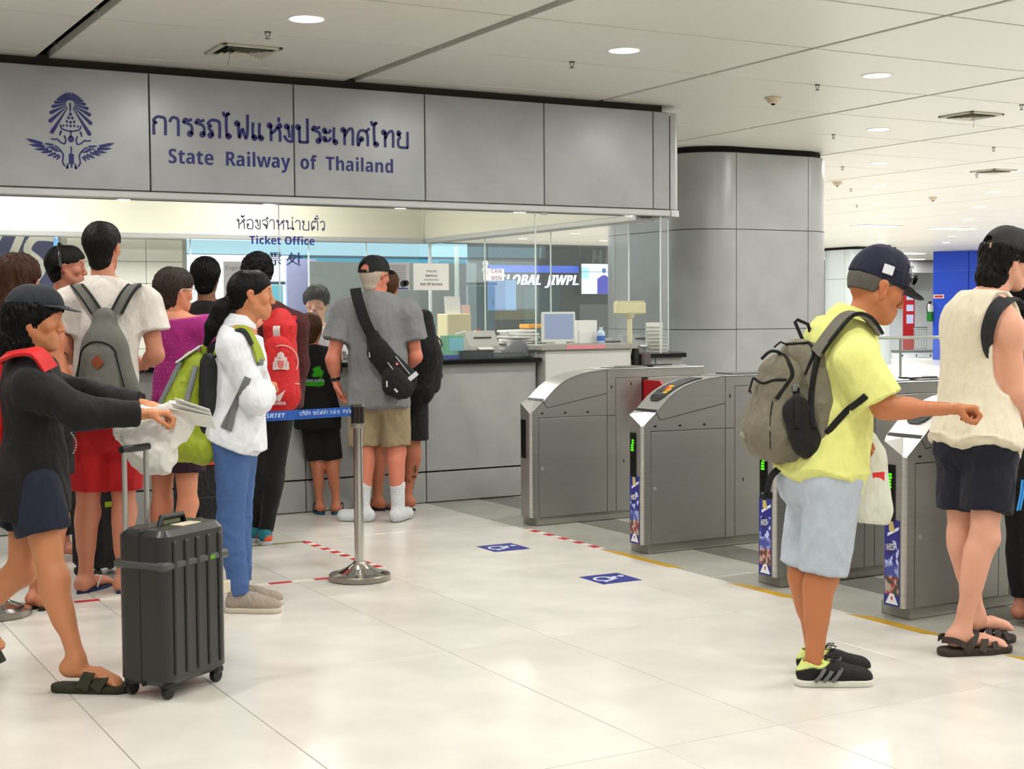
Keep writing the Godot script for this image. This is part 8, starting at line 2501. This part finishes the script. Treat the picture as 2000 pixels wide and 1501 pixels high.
	part(o, "top_flap", MB.new().box(H(k, "t1") + up * 0.055 - f * 0.05, Vector3(0.14, 0.01, 0.16), 0.004, Basis(f, up, -l).rotated(l, -0.6)), mat("flap_white", Color(0.8, 0.8, 0.8), 0.6))
	part(o, "buckle", MB.new().box(H(k, "t1") + up * 0.07 + f * 0.02, Vector3(0.03, 0.06, 0.03), 0.008), lime)
	strap(o, "shoulder_strap", [H(k, "s0"), H(k, "s1"), H(k, "s2"), H(k, "s3"), H(k, "s4")], [up - f - l * 0.3, up - f * 0.5 - l * 0.4, up - l * 0.5, f + up * 0.4 - l * 0.7, f - l], 0.05, 0.012, lime)
	strap(o, "strap_edge", [H(k, "s0") - up * 0.02, H(k, "s1") - l * 0.02 - up * 0.012, H(k, "s2") - l * 0.024 - up * 0.006, H(k, "s3") - l * 0.022 - f * 0.014], [up - f - l * 0.5, up - f * 0.5 - l * 0.7, up - l, f - l], 0.02, 0.012, slate)
	part(o, "strap_buckle", MB.new().box(H(k, "s4"), Vector3(0.03, 0.035, 0.03), 0.006), silver)
	band(o, "lower_strap", solid[k], [H(k, "g0"), H(k, "g1"), H(k, "g2")], Vector3(-0.32, 0, 0.95), 0.034, 0.005, mat("web_grey", Color(0.42, 0.43, 0.43), 0.8))
	band(o, "loose_strap", solid[k], [H(k, "h1"), H(k, "h1").lerp(H(k, "h2"), 0.5), H(k, "h2")], Vector3(-0.32, 0, 0.95), 0.026, 0.012, M.web_grey)
	# --- red backpack
	k = "redpack"
	F = _face(k)
	f = F[0]
	l = F[1]
	o = bag("backpack", k, "bright red backpack with pale crest and wing print on the black trousered man")
	var red := cloth("pack_red", Color(0.78, 0.055, 0.075), 0.65, 9.0)
	g = Soft.new()
	g.cell = 0.010
	g.amp = 0.004
	g.add(H(k, "t"), H(k, "b"), 0.095, 0.118, 0.04, f, 0.75)
	g.add(H(k, "t") + up * 0.02, H(k, "t") + up * 0.06, 0.09, 0.06, 0.05, f, 0.7)
	part_soft(o, "main_compartment", g, red)
	g = Soft.new()
	g.cell = 0.010
	g.add(H(k, "t").lerp(H(k, "b"), 0.35) - f * 0.06, H(k, "b") - f * 0.075 - up * 0.0, 0.098, 0.112, 0.03, f, 0.42)
	part_soft(o, "front_pocket", g, red)
	var pip := []
	for q in 13:
		var a := -0.5 + (PI + 1.0) * q / 12
		pip.append(H(k, "crest") + l * 0.092 * cos(a) + up * (0.0 + 0.10 * sin(a)) + f * (-0.002 + 0.045 * absf(cos(a))))
	var pale := mat("print_white", Color(0.86, 0.80, 0.78), 0.6)
	part(o, "piping", MB.new().tube(pip, 0.003, 5), pale)
	part(o, "zip", MB.new().tube([H(k, "crest") + l * 0.098 - up * 0.105 + f * 0.04, H(k, "crest") - up * 0.125 - f * 0.008, H(k, "crest") - l * 0.098 - up * 0.135 + f * 0.04], 0.003, 5), pale)
	strap(o, "grab_loop", [H(k, "loop") + up * 0.075 + f * 0.05, H(k, "loop") + up * 0.04 - f * 0.01, H(k, "loop") - up * 0.03 - f * 0.0], [-f + up, -f, -f], 0.042, 0.006, mat("loop_pale", Color(0.78, 0.72, 0.70), 0.7))
	var X := Transform3D(Basis(-l, up, -f), H(k, "crest") - f * 0.012)
	var cr := MB.new()
	cr.prism(PackedVector2Array([Vector2(-0.034, -0.045), Vector2(0.034, -0.045), Vector2(0.04, 0.0), Vector2(0.036, 0.028), Vector2(0.022, 0.03), Vector2(0.02, 0.05), Vector2(0.0, 0.062), Vector2(-0.02, 0.05), Vector2(-0.022, 0.03), Vector2(-0.036, 0.028), Vector2(-0.04, 0.0)]), 0.006, X)
	for z: float in [-1.0, 1.0]: cr.prism(PackedVector2Array([Vector2(0.03 * z, 0.0), Vector2(0.048 * z, 0.0), Vector2(0.05 * z, -0.045), Vector2(0.032 * z, -0.05)]), 0.006, X)
	part(o, "crest_print", cr, pale).set_meta("label", "pale shield crest")
	cr = MB.new()
	cr.prism(PackedVector2Array([Vector2(-0.022, 0.008), Vector2(0.022, 0.008), Vector2(0.018, -0.03), Vector2(0.0, -0.042), Vector2(-0.018, -0.03)]), 0.0075, X)
	cr.box(X * Vector3(0, 0.026, 0.006), Vector3(0.03, 0.006, 0.006))
	part(o, "crest_detail", cr, mat("crest_pink", Color(0.82, 0.45, 0.42), 0.6))
	X = Transform3D(Basis(-l, up, -f), H(k, "wing") - f * 0.02)
	cr = MB.new()
	for q in 6:
		cr.prism(PackedVector2Array([Vector2(-0.042 + 0.004 * q, -0.016), Vector2(0.045 - 0.006 * q, 0.045 - 0.012 * q), Vector2(0.04 - 0.006 * q, 0.036 - 0.012 * q), Vector2(-0.03 + 0.004 * q, -0.02)]), 0.004, X)
	part(o, "wing_print", cr, pale).set_meta("label", "pale wing print")
	text(o, "wing_print", "HONDA", 0.026, X * Transform3D(Basis(), Vector3(0.0, -0.036, 0.003)), pale, true, 0.09, 0.003)
	strap(o, "shoulder_strap", [H(k, "s0"), H(k, "s1")], [-f + up, up], 0.055, 0.01, red)
	strap(o, "shoulder_strap", [H(k, "r0"), H(k, "r1")], [-f + up, up], 0.055, 0.01, red)
	# --- sling bag on the man in grey
	k = "grey"
	F = _face(k)
	f = F[0]
	l = F[1]
	o = bag("sling_bag", k, "black sling bag slung across the back of the grey t-shirt", "bag")
	strap(o, "strap", [H(k, "a0"), H(k, "a1"), H(k, "a2"), H(k, "a3")], [up - f * 0.3, -f + up * 0.4, -f, -f], 0.075, 0.012, black)
	g = Soft.new()
	g.cell = 0.008
	g.amp = 0.003
	g.add(H(k, "a2") + (H(k, "a3") - H(k, "a2")) * 0.6, H(k, "b1"), 0.048, 0.07, 0.04, f, 0.5)
	g.add(H(k, "b1"), H(k, "b2"), 0.075, 0.105, 0.05, f, 0.55)
	g.add(H(k, "b2") + Vector3(-0.06, -0.04, 0), H(k, "b2") + Vector3(-0.02, -0.10, 0), 0.08, 0.03, 0.05, f, 0.5)
	part_soft(o, "main_compartment", g, black)
	g = Soft.new()
	g.cell = 0.008
	g.add(H(k, "c1") + f * 0.01, H(k, "c1") + (H(k, "b2") - H(k, "b1")) * 0.45 + f * 0.01, 0.07, 0.075, 0.03, f, 0.4)
	part_soft(o, "front_pocket", g, cloth("web_black2", Color(0.045, 0.045, 0.048), 0.8, 14.0))
	strap(o, "reflective_strip", [H(k, "line1"), H(k, "line2")], [-f, -f], 0.03, 0.006, mat("strip_pale", Color(0.78, 0.79, 0.80), 0.5))
	part(o, "piping", MB.new().tube([H(k, "z1"), H(k, "z1").lerp(H(k, "z2"), 0.5) - f * 0.004, H(k, "z2")], 0.0028, 5), M.strip_pale)
	part(o, "piping", MB.new().tube([H(k, "z3"), H(k, "z3").lerp(H(k, "z4"), 0.5) - f * 0.004, H(k, "z4")], 0.0028, 5), M.strip_pale)
	part(o, "logo", MB.new().box(H(k, "logo"), Vector3(0.026, 0.02, 0.006), 0.003, Basis(-l, up, -f).rotated(-f, -0.5)), mat("logo_red", Color(0.6, 0.05, 0.06), 0.5))
	part(o, "logo", MB.new().box(H(k, "logo") - f * 0.003, Vector3(0.012, 0.005, 0.004), 0, Basis(-l, up, -f)).box(H(k, "logo") - f * 0.003, Vector3(0.005, 0.012, 0.004), 0, Basis(-l, up, -f)), M.strip_pale)
	part(o, "zip_pull", MB.new().box(H(k, "a3") - f * 0.02 + Vector3(-0.05, -0.06, 0), Vector3(0.014, 0.035, 0.006), 0.002), M.strip_pale)
	part(o, "zip_pull", MB.new().box(H(k, "z2") + Vector3(-0.11, -0.02, 0), Vector3(0.01, 0.04, 0.006), 0.002), M.strip_pale)
	# --- black backpack to the right of the grey t-shirt
	k = "tattoo"
	F = _face(k)
	f = F[0]
	l = F[1]
	o = bag("backpack", k, "bulky black backpack with hanging straps between grey t-shirt and counter")
	g = Soft.new()
	g.cell = 0.010
	g.amp = 0.007
	g.freq = Vector3(9, 6, 9)
	g.add(H(k, "t"), H(k, "m"), 0.065, 0.095, 0.04, f, 0.9)
	g.add(H(k, "m"), H(k, "b"), 0.105, 0.09, 0.05, f, 0.9)
	g.add(H(k, "b"), H(k, "low"), 0.07, 0.04, 0.05)
	part_soft(o, "main_compartment", g, black)
	g = Soft.new()
	g.cell = 0.010
	g.add(H(k, "m") + Vector3(0.06, -0.03, 0.02), H(k, "b") + Vector3(0.06, 0.03, 0.02), 0.06, 0.065, 0.04)
	part_soft(o, "side_pocket", g, M.web_black2)
	for q in 4:
		var s0: Vector3 = H(k, "m") + Vector3(0.10, 0.09 - 0.075 * q, 0.03)
		part(o, "strap", MB.new().tube([s0 + Vector3(-0.03, 0.03, 0), s0, s0 + Vector3(0.012, -0.03, 0), s0 + Vector3(-0.01, -0.055, 0.01)], 0.006, 6, true, 0.5), mat("black_plastic"))
	part(o, "badge", MB.new().box(H(k, "m") + Vector3(0.02, -0.055, 0.095), Vector3(0.06, 0.018, 0.006), 0.002), mat("badge_grey", Color(0.3, 0.31, 0.25), 0.5))
	# --- red backpack of the walking woman
	k = "runner"
	F = _face(k)
	f = F[0]
	l = F[1]
	o = bag("backpack", k, "plain red backpack on the walking woman at the left edge")
	g = Soft.new()
	g.cell = 0.010
	g.amp = 0.005
	g.add(H(k, "t"), H(k, "b"), 0.085, 0.11, 0.05, l, 1.25)
	g.add(H(k, "b"), H(k, "low"), 0.10, 0.075, 0.05, l, 1.2)
	part_soft(o, "main_compartment", g, cloth("pack_scarlet", Color(0.80, 0.035, 0.05), 0.6, 9.0))
	strap(o, "shoulder_strap", [H(k, "s0"), H(k, "s1"), H(k, "s2"), H(k, "s3")], [up - f - l * 0.2, up - l * 0.3, up + f * 0.3 - l * 0.4, f - l * 0.5], 0.075, 0.012, M.pack_scarlet)
	# --- what she carries
	o = bag("plastic_bag", k, "crumpled white plastic bag hanging from the walking woman's hands", "bag")
	g = Soft.new()
	g.cell = 0.009
	g.amp = 0.018
	g.freq = Vector3(9, 7, 9)
	g.add(H(k, "bag1"), H(k, "bag2"), 0.05, 0.07, 0.06, l, 0.6)
	g.add(H(k, "bag1") + Vector3(0.02, -0.02, 0), H(k, "bag3"), 0.055, 0.06, 0.06, l, 0.6)
	g.add(H(k, "bag3"), H(k, "bag2"), 0.06, 0.075, 0.06, l, 0.6)
	part_soft(o, "bag", g, mat("plastic_film", Color(0.86, 0.85, 0.83), 0.35))
	o = bag("paper_sheets", k, "loose white printed sheets held with the plastic bag", "papers")
	for q in 3:
		part(o, "sheet", MB.new().box(H(k, "pp1").lerp(H(k, "pp2"), 0.45) + Vector3(0, 0.012 * q - 0.01, 0.01 * q), Vector3(0.17 - 0.01 * q, 0.002, 0.12), 0, Basis(f, up, -l).rotated(l, 0.22 + 0.08 * q).rotated(f, -0.5 - 0.1 * q)), mat("paper", Color(0.90, 0.90, 0.88), 0.7))
	# --- suitcases
	o = thing("suitcase", "large dark grey hard shell suitcase pushed by the walking woman", "suitcase", Vector3(1.490, 0, -5.355), 0.597)
	var shell := mat("shell_grey", Color(0.085, 0.085, 0.082), 0.3, 0.0, {"clearcoat_enabled": true, "clearcoat": 0.5})
	var bx := MB.new().prism(rounded_rect(-0.185, 0.185, -0.12, 0.12, 0.05, 6), 0.29, Transform3D(Basis(Vector3(1, 0, 0), Vector3(0, 0, -1), Vector3(0, 1, 0)), Vector3(0, 0.34, 0)), 0.022)
	bx.prism(rounded_rect(-0.185, 0.185, -0.12, 0.12, 0.05, 6), 0.29, Transform3D(Basis(Vector3(1, 0, 0), Vector3(0, 0, 1), Vector3(0, -1, 0)), Vector3(0, 0.34, 0)), 0.022)
	part(o, "shell", bx, shell)
	for q in 5:
		part(o, "rib", boxm(Vector3(0.022, 0.50, 0.012), 0.005, Vector3(-0.13 + 0.065 * q, 0.34, 0.122)), shell)
		part(o, "rib", boxm(Vector3(0.022, 0.50, 0.012), 0.005, Vector3(-0.13 + 0.065 * q, 0.34, -0.122)), shell)
	part(o, "zip_band", boxm(Vector3(0.376, 0.588, 0.02), 0.012, Vector3(0, 0.34, 0)), mat("zip_dark", Color(0.03, 0.03, 0.03), 0.6))
	part(o, "band", boxm(Vector3(0.382, 0.035, 0.252), 0.01, Vector3(0, 0.50, 0)), mat("band_pale", Color(0.30, 0.30, 0.29), 0.35))
	part(o, "tag", boxm(Vector3(0.11, 0.004, 0.06), 0.001, Vector3(0.02, 0.632, 0.05)), mat("tag_cream", Color(0.80, 0.76, 0.66), 0.6))
	part(o, "tag", boxm(Vector3(0.06, 0.05, 0.012), 0.004, Vector3(0.20, 0.36, 0.09)), M.tag_cream)
	part(o, "green_dot", boxm(Vector3(0.03, 0.015, 0.004), 0.001, Vector3(0.08, 0.50, 0.128)), mat("dot_green", Color(0.35, 0.6, 0.05), 0.5))
	part(o, "carry_handle", MB.new().tube([Vector3(-0.07, 0.625, 0), Vector3(-0.06, 0.66, 0), Vector3(0.06, 0.66, 0), Vector3(0.07, 0.625, 0)], 0.012, 8), M.black_plastic)
	var hd := MB.new()
	for sx: float in [-1.0, 1.0]: hd.tube([Vector3(-0.10 + 0.06 * sx, 0.6, -0.085), Vector3(-0.10 + 0.06 * sx, 0.92, -0.085)], 0.010, 8)
	part(o, "telescopic_handle", hd, mat("alu_pale", Color(0.75, 0.74, 0.72), 0.3, 0.8))
	part(o, "grip", MB.new().tube([Vector3(-0.175, 0.925, -0.085), Vector3(-0.025, 0.925, -0.085)], 0.014, 8), M.black_plastic)
	for sx: float in [-1.0, 1.0]:
		for sz: float in [-1.0, 1.0]:
			part(o, "wheel", MB.new().lathe([Vector2(0.0, -0.011), Vector2(0.026, -0.011), Vector2(0.028, 0), Vector2(0.026, 0.011), Vector2(0, 0.011)], 16, Transform3D(Basis(Vector3.RIGHT, PI / 2), Vector3(0.14 * sx, 0.028, 0.085 * sz))), M.black_plastic)
			part(o, "wheel_housing", boxm(Vector3(0.05, 0.035, 0.05), 0.01, Vector3(0.14 * sx, 0.052, 0.085 * sz)), M.black_plastic)
	for a in [[Vector3(1.83, 0, -7.95), Vector3(0.30, 0.45, 0.22), 0.5, "black suitcase with small yellow logo standing between the tall man's legs"], [Vector3(2.50, 0, -8.2), Vector3(0.34, 0.53, 0.24), 0.2, "black suitcase with orange strip beside the jeans, under the lime backpack"]]:
		o = thing("suitcase", a[3], "suitcase", a[0], a[2])
		var sz: Vector3 = a[1]
		part(o, "body", boxm(sz, 0.03, Vector3(0, 0.05 + sz.y / 2, 0)), cloth("case_black", Color(0.022, 0.022, 0.025), 0.8, 10.0))
		part(o, "pocket", boxm(Vector3(sz.x * 0.8, sz.y * 0.5, 0.02), 0.008, Vector3(0, 0.05 + sz.y * 0.36, sz.z / 2)), M.case_black)
		part(o, "handle", MB.new().tube([Vector3(-0.06, 0.05 + sz.y, 0), Vector3(-0.05, 0.085 + sz.y, 0), Vector3(0.05, 0.085 + sz.y, 0), Vector3(0.06, 0.05 + sz.y, 0)], 0.010, 8), M.black_plastic)
		if sz.x < 0.32: part(o, "logo", boxm(Vector3(0.05, 0.03, 0.006), 0.001, Vector3(-0.06, 0.40, sz.z / 2 + 0.002)), mat("logo_yellow", Color(0.55, 0.65, 0.05), 0.5))
		else: part(o, "strip", boxm(Vector3(sz.x * 0.7, 0.02, 0.012), 0.004, Vector3(0.03, 0.05 + sz.y * 0.97, sz.z / 2)), mat("strip_orange", Color(0.85, 0.18, 0.05), 0.5))
		for sx: float in [-1.0, 1.0]:
			for s2: float in [-1.0, 1.0]: part(o, "wheel", MB.new().lathe([Vector2(0.0, -0.012), Vector2(0.024, -0.012), Vector2(0.026, 0), Vector2(0.024, 0.012), Vector2(0, 0.012)], 12, Transform3D(Basis(Vector3.FORWARD, PI / 2), Vector3(sz.x * 0.38 * sx, 0.027, sz.z * 0.35 * s2))), M.black_plastic)

func part_soft(o: Node, called: String, g: Soft, m: Material) -> MeshInstance3D:
	return soft(o, called, [g], m)

func POSE_at(k: String, n: String) -> Vector3:
	var names := "pelvis waist chest neck head".split(" ")
	var i := names.find(n)
	return Vector3(POSE[k][2][3 * i], POSE[k][2][3 * i + 1], POSE[k][2][3 * i + 2]) * 0.01
